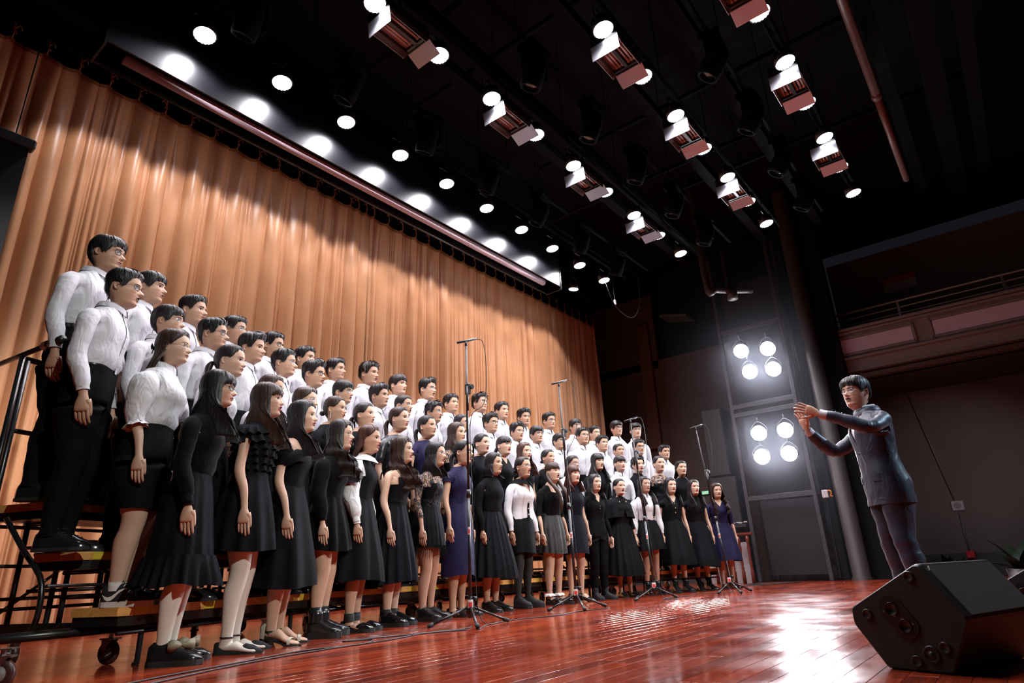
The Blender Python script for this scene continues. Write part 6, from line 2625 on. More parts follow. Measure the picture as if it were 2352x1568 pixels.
def ex_anklefrill(root, fig, base):
    S = fig.S
    for sd in (-1, 1):
        a = fig.ankle[sd]
        th = np.linspace(0, 2 * np.pi, 28, endpoint=False)
        rows = []
        for (z, r) in ((.062, .021), (.074, .024), (.066, .034), (.058, .036)):
            rr = r * S * (1 + .10 * np.cos(th * 7))
            rows.append(np.stack([a[0] + rr * np.sin(th), a[1] + rr * 1.15 * np.cos(th), np.full(28, z * S) + .004 * np.sin(th * 7)], 1))
        obj('sock_frill', mesh_np('sock_frill', np.concatenate(rows), [gridfaces(4, 28, True)], True, [SOCKW]), root)
        mb = MB()
        for k in range(6):
            t = -.9 + 1.8 * k / 5
            p = np.array([a[0] + .022 * S * math.sin(t), a[1] + .045 * S * math.cos(t), .045 * S])
            mb.lathe([(.006, 0), (.004, .004), (0, .005)], 7, p, rot=Matrix.Rotation(-1.0, 3, 'X'))
        mb.build('shoe_flowers', PEARL, root)


def vneck(zb, k=1.0):
    return lambda ax, z: z - zb - ax * k


def square(zb, hw):
    return lambda ax, z: np.minimum(z - zb, hw - ax)


D = dict
FRONT = [
    (D(hair='long_b', hc='black', gl=GB, op=.10, skin=0, lips=0, top=D(m=BVELV, sleeve=.95, puff=.003, cuff='band', blouse=.012, ease=.012), collar=('turtle', BVELV), skirt=D(m=BCOT, zh=.250, rh=.195, pleats=13, amp=.008, tier=(.335, .240, .022)), legs=TIGHT_W, shoes=('closed', LEATH, SOLE), sole=.026, shoebow=1, extra=[ex_brooch]),
     'singer in black velvet blouse and flounced midi skirt, brooch, bow shoes, front row'),
    (D(hair='long_b', hc='brown', op=.45, lips=1, skin=2, top=D(m=BCOT, sleeve=.20, puff=.02), collar=('turtle', LACE), skirt=D(m=BCOT, zw=.67, zh=.345, rh=.225, pleats=11, amp=.014), legs=TIGHT_W, shoes=('flat', SUEDE, SOLE), strap=1, extra=[ex_ruffles]),
     'singer in black tiered-ruffle dress, pale tights, brown long hair, front row'),
    (D(hair='long', hc='black', op=.35, lips=1, skin=2, top=D(m=BCREPE, hi=.768, sleeve=.40, sleeve0=4, puff=.022, ease=.009), skirt=D(m=BCREPE, zh=.215, rh=.245, pleats=8, amp=.020), shoes=('sandal', mat('cream_strap', (.62, .56, .46), .5), SOLE), strap=1, heel=.045, extra=[ex_offshoulder]),
     'singer in long black off-shoulder dress with strappy sandals, front row'),
    (D(hair='curls', hc='soft', gl=GG, op=.6, lips=1, skin=2, top=D(m=BVELV, sleeve=.93, puff=.022, cuff='band'), skirt=D(m=BVELV, zw=.66, zh=.375, rh=.205, pleats=10, amp=.018), shoes=('boot', LEATH, SOLE), sole=.040, extra=[ex_chestbow(-.05, .765, .035, BVELV)]),
     'singer in short black velvet dress, curly hair, glasses, chunky ankle boots, front row'),
    (D(hair='back', hc='auburn', op=.55, skin=1, lips=1, top=D(m=BCREPE, lo=.605, sleeve=.95, puff=.030, cuff='band', sleeve_m=SHIRT2, cuff_m=SHIRT2), collar=('flat', SHIRT2), skirt=D(m=BCREPE, zh=.225, rh=.245, pleats=9, amp=.016), sock=(.085, TIGHT_B), shoes=('janes', PATENT, SOLE), sole=.026),
     'singer in black pinafore dress over white blouse with wide white collar, front row'),
    (D(hair='curls', hc='brown', op=.5, skin=2, lips=1, top=D(m=BCOT, hi=.768, sleeve=None), skirt=D(m=BCOT, zw=.645, zh=.215, rh=.235, pleats=16, amp=.016), sock=(.085, TIGHT_B), shoes=('lace', PATENT, SOLE), sole=.030, extra=[ex_straps(BCOT), ex_clip, ex_belt(.645)]),
     'singer in sleeveless long black dress with wide straps and wavy hair, front row'),
    (D(hair='mid', hc='black', gl=GC, op=.4, skin=0, lips=1, top=D(m=LACE, sleeve=.78, ease=.006, wr=.001), collar=('turtle', LACE), skirt=D(m=BCREPE, zw=.645, zh=.385, rh=.185, pleats=22, amp=.006), shoes=('lace', LEATH, SOLE), sole=.030, extra=[ex_lace_inner(BCREPE), ex_fringe(.40, .335, .188, BCREPE)]),
     'singer in black lace-sleeved dress with fringed hem and glasses, front row'),
    (D(hair='pony', hc='black', gl=GB, op=.65, skin=0, lips=0, top=D(m=NAVY, sleeve=.24, ease=.012, puff=.008), skirt=D(m=NAVY, zw=.65, zh=.215, rh=.190, pleats=4, amp=.010, base_add=.020), shoes=('loafer', LEATH, SOLE)),
     'singer in straight navy short-sleeved dress, ponytail, glasses, front row'),
    (D(hair='bob', hc='black', op=.5, skin=0, lips=0, top=D(m=BKNIT, sleeve=.95, ease=.012, blouse=.012), collar=('turtle', BKNIT), skirt=D(m=BCOT, zh=.200, rh=.285, pleats=18, amp=.024), shoes=('lace', LEATH, SOLE), extra=[ex_buttons([.80], .02, GOLD, .004), ex_buttons([.80], -.02, GOLD, .004)]),
     'singer in black fitted sweater and long pleated black skirt, shoulder-length hair, front row'),
    (D(hair='bun', hc='soft', gl=GC, op=.75, skin=1, lips=1, bust=1.05, build=1.04, top=D(m=WKNIT, lo=.565, sleeve=.95, ease=.014, neck=vneck(.745, 1.9)), collar=('flat', BKNIT), skirt=D(m=BCREPE, zw=.61, zh=.345, rh=.175, pleats=0, amp=.004), legs=TIGHT_B, shoes=('sneaker', SUEDE, SOLE), extra=[ex_band((.570, .745), -.010, .012, BKNIT, 'trim_band', .028), ex_buttons([.60, .64, .68, .72], .001, PEARL, .008, .029), ex_band((.735, .750), .024, .058, BKNIT, 'pocket_band', .026), ex_band((.735, .750), -.058, -.024, BKNIT, 'pocket_band', .026)]),
     'singer in white cardigan with black trim and black skirt, front row'),
    (D(hair='twin_b', hc='brown', op=.65, skin=2, lips=1, top=D(m=BVELV, sleeve=.66, ease=.010, neck=square(.775, .055)), skirt=D(m=PATT, zw=.637, zh=.345, rh=.185, pleats=14, amp=.010), sock=(.075, SOCKW), shoes=('janes', PATENT, SOLE), sole=.034, earring=.045, extra=[ex_anklefrill]),
     'singer with long twin tails, black velvet top, patterned grey mini skirt, front row'),
    (D(hair='mid_b', hc='auburn', op=.35, skin=2, lips=1, top=D(m=DENIM, sleeve=.40, ease=.014, puff=.01), skirt=D(m=DENIM, zw=.65, zh=.335, rh=.195, pleats=0, amp=.006, base_add=.018), shoes=('heel', LEATH, SOLE), heel=.035, strap=1, extra=[ex_stitch]),
     'singer in black denim pinafore with pale stitching, front row'),
    (D(hair='mid', hc='black', op=.3, skin=2, lips=0, top=D(m=BKNIT, sleeve=.95, neck=vneck(.765, 1.6)), trousers=TROU, shoes=('boot', SUEDE, SOLE), extra=[ex_buttons([.755, .735, .715], 0, PEARL, .004)]),
     'singer in black V-neck top and black trousers, front row'),
    (D(hair='pony', hc='black', op=.4, skin=2, lips=1, top=D(m=BCREPE, sleeve=.75, ease=.010), collar=('turtle', BCREPE), skirt=D(m=BCREPE, zh=.175, rh=.265, pleats=14, amp=.018), shoes=('loafer', PATENT, SOLE), extra=[ex_cape]),
     'singer in black capelet dress with gold buttons, front row'),
    (D(hair='long', hc='soft', gl=GC, op=.3, skin=1, lips=0, top=D(m=SHIRT2, sleeve=.93, puff=.030, cuff='band', blouse=.010), collar=('shirt', SHIRT2), skirt=D(m=BCREPE, zw=.65, zh=.365, rh=.225, pleats=9, amp=.020), sock=(.085, SOCKW), shoes=('combat', PATENT, SOLE), extra=[ex_suspenders]),
     'singer in white blouse with black suspender skirt, front row'),
    (D(hair='long', hc='black', op=.35, skin=2, lips=1, top=D(m=BCREPE, sleeve=.26, puff=.020, neck=vneck(.775, 1.5)), skirt=D(m=BCREPE, zh=.235, rh=.27, pleats=7, amp=.020), shoes=('combat', LEATH, SOLE), sole=.026, extra=[ex_buttons([.765, .725, .685], .0, GOLD, .009), ex_bracelet]),
     'singer in flared black dress with gold buttons, front row'),
    (D(hair='long', hc='soft', op=.35, skin=2, lips=1, top=D(m=BCOT, sleeve=.24, puff=.010), collar=('shirt', BCOT), skirt=D(m=BCOT, zh=.205, rh=.265, pleats=8, amp=.018), shoes=('combat', PATENT, SOLE), extra=[ex_chestbow(0, .795, .03, BVELV), ex_bracelet]),
     'singer in collared black short-sleeved dress with chest bow, front row'),
    (D(hair='curls', hc='brown', op=.2, skin=2, lips=0, top=D(m=NAVY, sleeve=.62, puff=.014, neck=vneck(.775, 1.5)), skirt=D(m=NAVY, zh=.255, rh=.25, pleats=8, amp=.018), shoes=('loafer', PATENT, SOLE), extra=[ex_belt(.64, NAVY)]),
     'singer in navy belted wrap dress with wavy brown hair, front row'),
]
BT = D(m=BCREPE, sleeve=.93)
WT = D(m=SHIRT2, sleeve=.93, puff=.006, cuff='band', blouse=.012)
SK = D(m=BCREPE, zh=.24, rh=.22, pleats=9, amp=.014)
SECOND = [
    (D(hair='back', hc='brown', gl=GG, op=.05, skin=2, lips=0, build=1.12, bust=1.05, legk=1.14, top=D(m=SHIRT2, sleeve=.62, puff=.032, cuff='ruffle', blouse=.022, ease=.016), collar=('shirt', SHIRT2), shorts=BCREPE, sock=(.078, SOCKW), shoes=('sneaker', SUEDE, WSOLE), swoosh=1, extra=[ex_headbow]), 'singer in white puff-sleeved blouse and black shorts, tick-marked sneakers, first riser step'),
    (D(hair='pony', hc='soft', op=.05, skin=2, lips=0, top=WT, collar=('shirt', SHIRT2), skirt=SK), 'singer in white shirt with sleek dark ponytail, first riser step'),
    (D(hair='long', hc='brown', op=.1, skin=1, lips=0, top=WT, collar=('shirt', SHIRT2), skirt=SK), 'singer in white blouse behind the ruffled dress, first riser step'),
    (D(hair='back', hc='brown', gl=GC, op=.2, skin=0, lips=0, top=WT, collar=('shirt', SHIRT2), skirt=SK), 'singer in white blouse with large round clear glasses, first riser step'),
    (D(hair='bun', hc='brown', op=.35, skin=1, lips=1, earring=.06, top=BT, skirt=SK), 'singer in black top with low bun and long earrings, first riser step'),
    (D(hair='pony', hc='soft', op=.6, skin=0, lips=0, top=D(m=BCREPE, sleeve=.3, hi=.83), skirt=SK), 'singer in black top, pulled-back hair, mouth wide open, first riser step'),
    (D(hair='pony', hc='brown', op=.3, skin=2, lips=1, top=D(m=mat('black_satin', (.014, .014, .018), .3), sleeve=.5, hi=.83, blouse=.01), skirt=SK), 'singer in draped black satin top with ponytail, first riser step'),
    (D(hair='pony', hc='soft', op=.2, skin=1, lips=0, top=D(m=NAVY, sleeve=.24), skirt=SK), 'singer in dark navy short-sleeved top with low ponytail, first riser step'),
    (D(hair='long', hc='brown', op=.1, skin=0, lips=0, top=D(m=LACE, sleeve=.5, ease=.006), skirt=SK, extra=[ex_lace_inner(BCREPE)]), 'singer in black lace top with long brown hair, first riser step'),
    (D(hair='pony', hc='black', op=.4, skin=2, lips=1, top=BT, skirt=SK), 'singer in plain black top beside the first microphone stand, first riser step'),
    (D(hair='pony_b', hc='soft', op=.45, skin=2, lips=1, top=D(m=BCREPE, sleeve=.3, neck=vneck(.79, 1.6)), skirt=SK), 'singer in black V-neck with side fringe and ponytail, first riser step'),
    (D(hair='long', hc='auburn', op=.25, skin=2, lips=1, top=D(m=BCREPE, sleeve=.3), skirt=SK, extra=[ex_buttons([.80, .77, .74], .03, PEARL, .006)]), 'singer with auburn hair and buttoned black dress, first riser step'),
    (D(hair='bun', hc='black', op=.05, skin=1, lips=0, top=BT, skirt=SK), 'singer in black with tightly tied-back black hair, first riser step'),
    (D(hair='back', hc='soft', gl=GR, op=.1, skin=1, lips=0, top=D(m=SHIRT2, sleeve=.6, puff=.02), collar=('shirt', SHIRT2), skirt=SK), 'singer in white blouse and thin glasses behind the denim pinafore, first riser step'),
    (D(hair='long_b', hc='black', op=.65, skin=2, lips=1, top=D(m=BCOT, sleeve=.6, puff=.012), skirt=SK), 'singer in black blouse with wispy fringe and long straight hair, first riser step'),
    (D(hair='pony_b', hc='soft', op=.15, skin=2, lips=0, top=D(m=SHIRT2, sleeve=.93, puff=.016, cuff='band'), collar=('shirt', SHIRT2), skirt=SK), 'singer in white shirt with fringe and low ponytail, first riser step'),
    (D(hair='curly', hc='black', op=.3, skin=2, lips=1, earring=.012, top=D(m=BCREPE, sleeve=.93, neck=vneck(.79, 1.5)), collar=('shirt', BCREPE), skirt=SK), 'singer in black suit jacket with short curly hair, first riser step'),
    (D(hair='bun', hc='black', op=.5, skin=2, lips=1, top=D(m=LACE, sleeve=.5, hi=.83, ease=.006), skirt=SK, extra=[ex_lace_inner(BCREPE)]), 'singer in black lace-necked top with hair tied up, first riser step'),
    (D(hair='back', hc='black', op=.3, skin=0, lips=0, top=D(m=BCREPE, sleeve=.6), skirt=SK, extra=[ex_bib]), 'singer in black dress with scalloped white bib collar, first riser step'),
]


def women():
    for i, (sp, lab) in enumerate(FRONT):
        woman('F', i, sp, lab)
    for i, (sp, lab) in enumerate(SECOND):
        woman('W', i, sp, lab)


if 'NOMEN' not in globals():
    women()

# ------------------------------------------------------------------ the conductor
def conductor():
    S = 1.725
    x, y = 5.50, 0.78
    face = math.radians(124)
    root = person(x, y, 0, face, 'conductor in dark navy suit and glasses raising both hands towards the choir', S, False, 0, None)
    SUIT = mat('navy_suit', (.014, .019, .036), .42, var=.1, sheen=.2, crease=(6, .5, .04))
    la = dict(pts=[(.086, .002, .783), (.112, .018, .772), (.146, .060, .752), (.160, .100, .742), (.150, .145, .765), (.128, .205, .797), (.108, .262, .822)], twist=-1.15, curl=.10, spread=.10, thumb=.75, wrist=.25)
    ra = dict(pts=[(.086, .002, .781), (.110, .022, .755), (.136, .070, .715), (.148, .118, .695), (.142, .165, .722), (.132, .205, .758), (.122, .235, .795)], twist=-.55, curl=.08, spread=.12, thumb=.80, wrist=.35)
    pose = {'yaw': .42, 'pitch': .06, 'roll': -.04, 'lean': .25, 'armR': ra, 'armL': la, 'wide': .012}
    jaw = 1.06
    kw = dict(build=1.06)
    fig = body(root, S, False, pose, SKINS[0], .45, jaw, kw, LIPS[2], squint=.8)
    base = (S, False, pose, kw)
    # shirt under the jacket, cuffs showing
    make_top(root, base, SHIRT, .605, .842, .97, ease=.006, cuff=None, name='shirt', blouse=0, seed=5, wr=.0)
    make_collar(root, fig, SHIRT)
    jc = make_collar(root, fig, SUIT)
    jc.name = 'jacket_collar'
    jc.scale = (1.16, 1.16, 1.0)
    jc.location = (0, -.010, -.012)

    def ta(z, phi):
        return .022 + .006 * gs(z - .46, .03) if z < .80 else .016

    def aa(t):
        return .016 + .002 * math.sin(t * 38) * (t > .2) + .022 * float(1 - sstep(0.0, .16, t))
    g = Figure(S, False, pose, add={'torso': ta, 'arm': aa}, ext=[(.430, .097, .062, .074), (.445, .096, .061, .074), (.460, .095, .060, .074)], legs=False, **kw)
    r0, r1 = rings_between(g.T, .42, .835)
    obj('jacket', g.mesh('jacket', {'torso': (r0, r1), 'armR': (-1, arm_rings(.88)), 'armL': (-1, arm_rings(.88))}, [SUIT], lambda V: ngrid(V, .0035, 24, 2), clip=lambda V: np.where(V[:, 1] > 0, V[:, 2] / S - .69 - np.abs(V[:, 0]) / S * 2.6, -1.0)), root)
    for sd in (-1, 1):
        # lapels
        P = []
        for z, xi, xo in ((.70, .004, .012), (.73, .014, .046), (.765, .026, .062), (.785, .034, .056), (.81, .043, .058), (.838, .048, .056)):
            P.append((chest(fig, xi * sd, z, .026), chest(fig, xo * sd, z, .030)))
        V = np.concatenate([[p[0] for p in P], [p[1] for p in P]])
        obj('lapel', mesh_np('lapel', V, [gridfaces(2, len(P))], True, [SUIT]), root)
        z = .56
        p = [chest(fig, (.045 + .012 * k) * sd, z - .001 * k, .031) for k in range(5)]
        V = np.concatenate([p, [q - np.array([0, 0, .055]) for q in p]])
        obj('pocket', mesh_np('pocket', V, [gridfaces(2, 5)], True, [SUIT]), root)
        # shirt cuffs and sleeve buttons
        dense, T, E1, th, rings = fig.armdata[sd]
        pts = dense[22:26]
        V, fs = sweep(pts, np.array([.036, .036, .0355, .035]), 14, False)
        obj('shirt_cuff', mesh_np('shirt_cuff', V, fs, True, [SHIRT]), root)
        for k in range(4):
            i = 19 + k * .7
            q = dense[int(i)] + (dense[int(i) + 1] - dense[int(i)]) * (i - int(i))
            o = Figure.outv(E1[int(i)], T[int(i)], sd)
            disc(q + o * .043, .006, BLACKM, 'sleeve_button', root, n=o)
    disc(chest(fig, .004, .655, .030), .009, BLACKM, 'button', root)
    V = np.array([chest(fig, s * w_, z, .012) for z, w_ in ((.842, .006), (.83, .010), (.82, .007), (.76, .014), (.70, .017)) for s in (-1, 1)])
    obj('tie', mesh_np('tie', V, [gridfaces(5, 2)], True, [mat('dark_tie', (.02, .02, .03), .5)]), root)
    # vents: tails of the open front edge
    make_trousers(root, base, SUIT, .612, belt=False, flare=.020)
    for sd in (-1, 1):
        make_shoe(root, fig, sd, 'lace', pose, LEATH, SOLE, sole=.018)
    add_hair(root, fig, False, jaw, 'fringe', 'black', 11)
    add_glasses(root, fig, False, jaw, 'clear', 'round')


if 'NOMEN' not in globals():
    conductor()

# ------------------------------------------------------------------ floor monitor wedges
def wedge(loc, rz, label, scale=1.0):
    root = empty('floor_monitor', loc, rz, label=label, cat='speaker')
    wm = mat('wedge_black', (0.016, 0.016, 0.018), 0.5, var=0.15, bump=0.35, bscale=420, bdist=0.002)
    gm = mat('wedge_grille', (0.055, 0.066, 0.068), 0.6, bump=0.6, bscale=500, bdist=0.002)
    s = scale
    prof = np.array([(0, 0), (0.228, 0), (0.328, 0.149), (0.328, 0.207), (0.050, 0.361), (0.030, 0.361), (-0.092, 0.180)]) * s
    L_ = 0.56 * s
    # rounded outline
    pts = []
    n = len(prof)
    for i in range(n):
        p0, p1, p2 = prof[i - 1], prof[i], prof[(i + 1) % n]
        r = min(0.012 * s, 0.3 * np.linalg.norm(p1 - p0), 0.3 * np.linalg.norm(p2 - p1))
        a = p1 + (p0 - p1) / np.linalg.norm(p0 - p1) * r
        b = p1 + (p2 - p1) / np.linalg.norm(p2 - p1) * r
        for t in (0, 0.5, 1):
            q = (1 - t) ** 2 * a + 2 * t * (1 - t) * p1 + t * t * b
            pts.append(q)
    pts = np.array(pts)
    # local: u along +Y (towards the choir), v up, extruded along +X
    c = pts.mean(0)
    rings = [(0.0, 0.955), (0.006, 0.985), (0.018, 1.0), (L_ - 0.018, 1.0), (L_ - 0.006, 0.985), (L_, 0.955)]
    V = []
    for x, k in rings:
        q = c + (pts - c) * k
        V.append(np.stack([np.full(len(q), x), q[:, 0], q[:, 1]], 1))
    m = len(pts)
    me = mesh_np('cabinet', np.concatenate(V), [gridfaces(len(rings), m, True), np.arange(m)[::-1].reshape(1, -1), (np.arange(m) + 5 * m).reshape(1, -1)], False, [wm])
    cab = obj('cabinet', me, root)
    # grille on the sloping front
    a, b = prof[6], prof[5]
    d = (b - a) / np.linalg.norm(b - a)
    nrm = np.array([-d[1], d[0]])
    fr = (np.array([0.0, 0, 0]), np.array([0, d[0], d[1]]), np.array([1., 0, 0]), np.array([0, nrm[0], nrm[1]]))
    o = np.array([0, a[0], a[1]])
    ln = np.linalg.norm(b - a)
    MB().prism([(0.012, 0.03), (ln - 0.03, 0.03), (ln - 0.012, 0.045), (ln - 0.012, L_ - 0.03), (0.012, L_ - 0.03)], -0.002, 0.006, (o, fr[1], fr[2], fr[3])).build('grille', gm, root)
    # dark perforated strip on top of the slope
    a2, b2 = prof[5], prof[4]
    d2 = (prof[3] - prof[4]) / np.linalg.norm(prof[3] - prof[4])
    n2 = np.array([-d2[1], d2[0]])
    n2 = n2 if n2[1] > 0 else -n2
    st = MB()
    o2 = np.array([0, prof[4][0], prof[4][1]])
    st.prism([(0.005, 0.04), (0.075, 0.04), (0.075, L_ - 0.05), (0.005, L_ - 0.05)], -0.001, 0.004, (o2, np.array([0, d2[0], d2[1]]), np.array([1., 0, 0]), np.array([0, n2[0], n2[1]])))
    st.build('vent_strip', BLACK, root)
    # side fittings on the end face: four round feet, port plate, socket
    rotx = Matrix.Rotation(-math.pi / 2, 3, 'Y')
    for (u, v) in ((0.262, 0.185), (0.075, 0.318), (0.010, 0.085), (0.115, 0.035)):
        f = MB().lathe([(0.020, 0.0), (0.019, 0.005), (0.015, 0.006), (0.013, 0.004), (0.005, 0.004), (0.0, 0.002)], 18, (0, u * s, v * s), rot=rotx)
        f.build('foot_disc', mat('rubber_disc', (0.02, 0.02, 0.021), 0.35), root, smooth=True)
    pl = MB()
    a = np.linspace(0, 2 * np.pi, 28, endpoint=False)
    cdir = np.array([-0.55, -0.83])
    ell = []
    for t in a:
        e = np.array([math.cos(t), math.sin(t)]) * 0.046
        e = e + cdir * 0.034 * (1 if np.dot(e, cdir) > 0 else -1)
        ell.append(np.array([0.145, 0.178]) * s + e * s)
    pl.prism(ell, 0.0, 0.004, (np.zeros(3), np.array([0, 1., 0]), np.array([0, 0, 1.]), np.array([-1., 0, 0])))
    po = pl.build('port_plate', mat('port_plate', (0.010, 0.010, 0.011), 0.4), root)
    for sg in (-1, 1):
        cc = np.array([0.145, 0.178]) * s + cdir * 0.034 * sg * s
        MB().lathe([(0.024, 0.004), (0.024, 0.007), (0.021, 0.007), (0.019, 0.004), (0.0, 0.0045)], 18, (0, cc[0], cc[1]), rot=rotx).build('port', mat('port_black', (0.004, 0.004, 0.004), 0.25), po, smooth=True)
        for k in (-1, 1):
            MB().lathe([(0.003, 0.004), (0.003, 0.006), (0, 0.0065)], 8, (0, cc[0] + k * 0.03 * s, cc[1] + k * 0.012 * s + 0.02 * sg * s), rot=rotx).build('screw', STEEL, po)
    so = MB().lathe([(0.030, 0.0), (0.029, 0.004), (0.022, 0.005), (0.020, 0.003), (0.010, 0.003), (0.009, 0.006), (0.0, 0.006)], 18, (0, 0.060 * s, 0.060 * s), rot=rotx)
    so.build('socket_cup', mat('port_plate', (0.010, 0.010, 0.011), 0.4), root, smooth=True)
    return root


WAX = math.atan2(-0.33, 0.94)
wedge((2.80, 0.33, 0), WAX, 'large black floor monitor wedge with twin ports standing before the conductor')
wedge((3.80, -0.06, 0), WAX + 0.12, 'black floor monitor wedge partly hidden behind the twin-port wedge', 1.0)


# ------------------------------------------------------------------ microphone stands
def mic_stand(base, top_z, boom_dir, legs, label, clamp_z, lean=(0, 0), lower=None):
    bx, by = base
    root = empty('microphone_stand', (bx, by, 0), label=label, cat='microphone stand', group='tall tripod microphone stands before the choir')
    z0 = 0.16
    top = np.array([lean[0], lean[1], top_z - 0.03])
    bot = np.array([0, 0, 0.06])
    d = top - bot
    cl = bot + d * ((clamp_z - 0.06) / (top[2] - 0.06))
    MB().tube([bot, bot + d * 0.42], 0.0135, 10).build('lower_tube', BLACKM, root, smooth=True)
    MB().tube([bot + d * 0.40, bot + d * 0.43], 0.019, 10).build('height_collar', BLACKM, root, smooth=True)
    MB().tube([bot + d * 0.42, top], 0.0095, 8).build('upper_tube', mat('dark_tube', (0.022, 0.023, 0.025), 0.35, metal=0.2), root, smooth=True)
    # tripod hub, legs, rubber feet
    hub = MB().lathe([(0.016, 0.22), (0.030, 0.16), (0.034, 0.12), (0.036, 0.09), (0.030, 0.085), (0.016, 0.06)], 14)
    hub.box((0.02, -0.03, 0.20), (0.03, 0.03, 0.035), bev=0.004)
    hub.build('hub', BLACKM, root, smooth=True)
    for a in legs:
        c, s = math.cos(a), math.sin(a)
        lg = MB().tube([(0.03 * c, 0.03 * s, 0.135), (0.33 * c, 0.33 * s, 0.022)], 0.010, 8)
        lo = lg.build('leg', BLACKM, root, smooth=True)
        MB().tube([(0.30 * c, 0.30 * s, 0.033), (0.345 * c, 0.345 * s, 0.018)], 0.0165, 10).build('rubber_foot', mat('rubber', (0.02, 0.02, 0.021), 0.7), lo, smooth=True)
    # boom clamp with counter tube
    MB().box(cl + np.array([0.0, -0.012, 0.0]), (0.035, 0.05, 0.10), bev=0.006).lathe([(0.022, -0.02), (0.022, 0.02), (0, 0.02)], 12, cl + np.array([0.02, -0.03, 0.02]), rot=Matrix.Rotation(math.pi / 2, 3, 'X')).build('boom_clamp', mat('clamp_grey', (0.10, 0.10, 0.11), 0.35, metal=0.5), root)
    MB().tube([cl + np.array([-0.012, -0.02, 0.02]), cl + np.array([-0.018, -0.02, -0.20])], 0.012, 8).build('counter_tube', BLACKM, root, smooth=True)
    st = mat('sticker_red', (0.65, 0.06, 0.05), 0.5)
    sw = mat('sticker_white', (0.75, 0.75, 0.72), 0.5)
    for (z, r) in ((0.165, 0.031), (0.72, 0.0145)):
        t = MB()
        a0 = math.atan2(-by, -bx)
        aa = np.linspace(a0 - 0.75, a0 + 0.75, 7)
        for k, (za, zb, mi, gr) in enumerate(((z - 0.03, z + 0.03, 1, 0.001), (z - 0.022, z + 0.012, 0, 0.002))):
            V = np.array([(math.cos(q) * (r + gr), math.sin(q) * (r + gr), zz) for zz in (za, zb) for q in (aa if k == 0 else aa[1:6])])
            V += bot * 0 + np.array([d[0], d[1], 0]) * ((z - 0.06) / d[2])
            t.add(V, gridfaces(2, 7 if k == 0 else 5), mi)
        t.build('sticker', [st, sw], root)
    # small condenser microphone on a clip
    dv = np.array([math.cos(boom_dir), math.sin(boom_dir), 0])
    m0 = top + np.array([0, 0, 0.02]) - dv * 0.085 + np.array([0, 0, -0.025])
    m1 = top + np.array([0, 0, 0.02]) + dv * 0.085 + np.array([0, 0, 0.025])
    MB().tube([top - (0, 0, 0.03), top + (0, 0, 0.012)], 0.012, 8).build('mic_clip', BLACKM, root, smooth=True)
    mo = MB().tube([m0, m1], [0.0105, 0.0105], 10).build('microphone', mat('mic_grey', (0.045, 0.047, 0.05), 0.3, metal=0.4), root, smooth=True)
    MB().tube([m1, m1 + (m1 - m0) * 0.10], 0.008, 8).build('plug', STEEL, mo, smooth=True)
    # cable from the microphone down along the stand
    e = m1 + (m1 - m0) * 0.1
    pts = [e, e + dv * 0.06 + (0, 0, -0.03), e + dv * 0.085 + (0, 0, -0.25), e + dv * 0.06 + (0.0, 0, -0.6), cl + np.array([0.05, 0, -0.25]), bot + d * 0.5 + np.array([0.02, -0.02, 0]), bot + d * 0.25 + np.array([0.03, -0.025, 0]), bot + np.array([0.045, -0.04, 0.06]), (0.08, -0.10, 0.004)]
    MB().tube(spline(pts, 48), 0.0035, 6).build('cable', mat('cable_black', (0.012, 0.012, 0.012), 0.5), root, smooth=True)
    return root


mic_stand((3.97, 3.63), 2.40, -0.55, (-2.25, 2.6, -0.35), 'tall tripod microphone stand before the navy dress, nearest the handrail end of the choir', 1.93)
mic_stand((5.71, 3.77), 2.39, -0.6, (-2.35, 2.75, -0.45), 'tall tripod microphone stand before the singer in the denim pinafore', 1.80, (-0.02, 0.02))
mic_stand((7.23, 3.66), 2.18, -0.65, (2.85, -0.35, 1.2), 'tall tripod microphone stand before the singer in white blouse and suspender skirt', 1.72, (-0.04, 0.06))
mic_stand((8.63, 3.27), 2.22, -0.8, (-2.45, 3.0, -0.45), 'tall tripod microphone stand before the navy belted dress, farthest from the handrail', 1.55, (-0.12, 0.12))

# cables lying on the floor
CB = mat('cable_black', (0.012, 0.012, 0.012), 0.5)


def floor_cable(pts, label, r=0.0042):
    p = spline([(x, y, r) for x, y in pts], 70)
    mid = p[len(p) // 2]
    V, fs = sweep(p - np.array([mid[0], mid[1], 0]), r, 6)
    obj('stage_cable', mesh_np('stage_cable', V, fs, True, [CB]), None, label, 'cable', loc=(mid[0], mid[1], 0))


floor_cable([(0.85, 3.0), (1.35, 3.26), (1.9, 3.42), (2.4, 3.55), (2.75, 3.46), (2.98, 3.62), (2.85, 3.75), (3.3, 3.62), (3.75, 3.50), (3.95, 3.60)], 'black cable looping on the floor before the ruffled dress to the first microphone stand')
floor_cable([(0.9, 2.88), (1.4, 3.15), (1.95, 3.36), (2.45, 3.45), (3.0, 3.48), (3.4, 3.56), (3.7, 3.42)], 'black cable lying along the floor beside the looping cable')
floor_cable([(3.75, 3.35), (4.1, 3.55), (4.6, 3.62), (5.0, 3.52), (5.5, 3.60), (5.85, 3.5), (6.05, 3.62)], 'black cable on the floor between the first and second microphone stands')
floor_cable([(7.25, 3.55), (7.38, 3.45), (7.46, 3.56), (7.34, 3.62), (7.7, 3.72), (8.1, 3.62), (8.55, 3.72), (8.8, 3.4), (9.3, 3.5)], 'black cable on the floor between the third and fourth microphone stands')
floor_cable([(10.2, 4.1), (10.5, 3.85), (10.9, 4.0), (11.2, 3.7), (11.6, 3.95), (11.9, 3.5), (12.0, 3.9), (11.4, 4.05), (10.9, 3.75), (11.5, 3.55)], 'tangle of black cables on the floor at the tower foot')
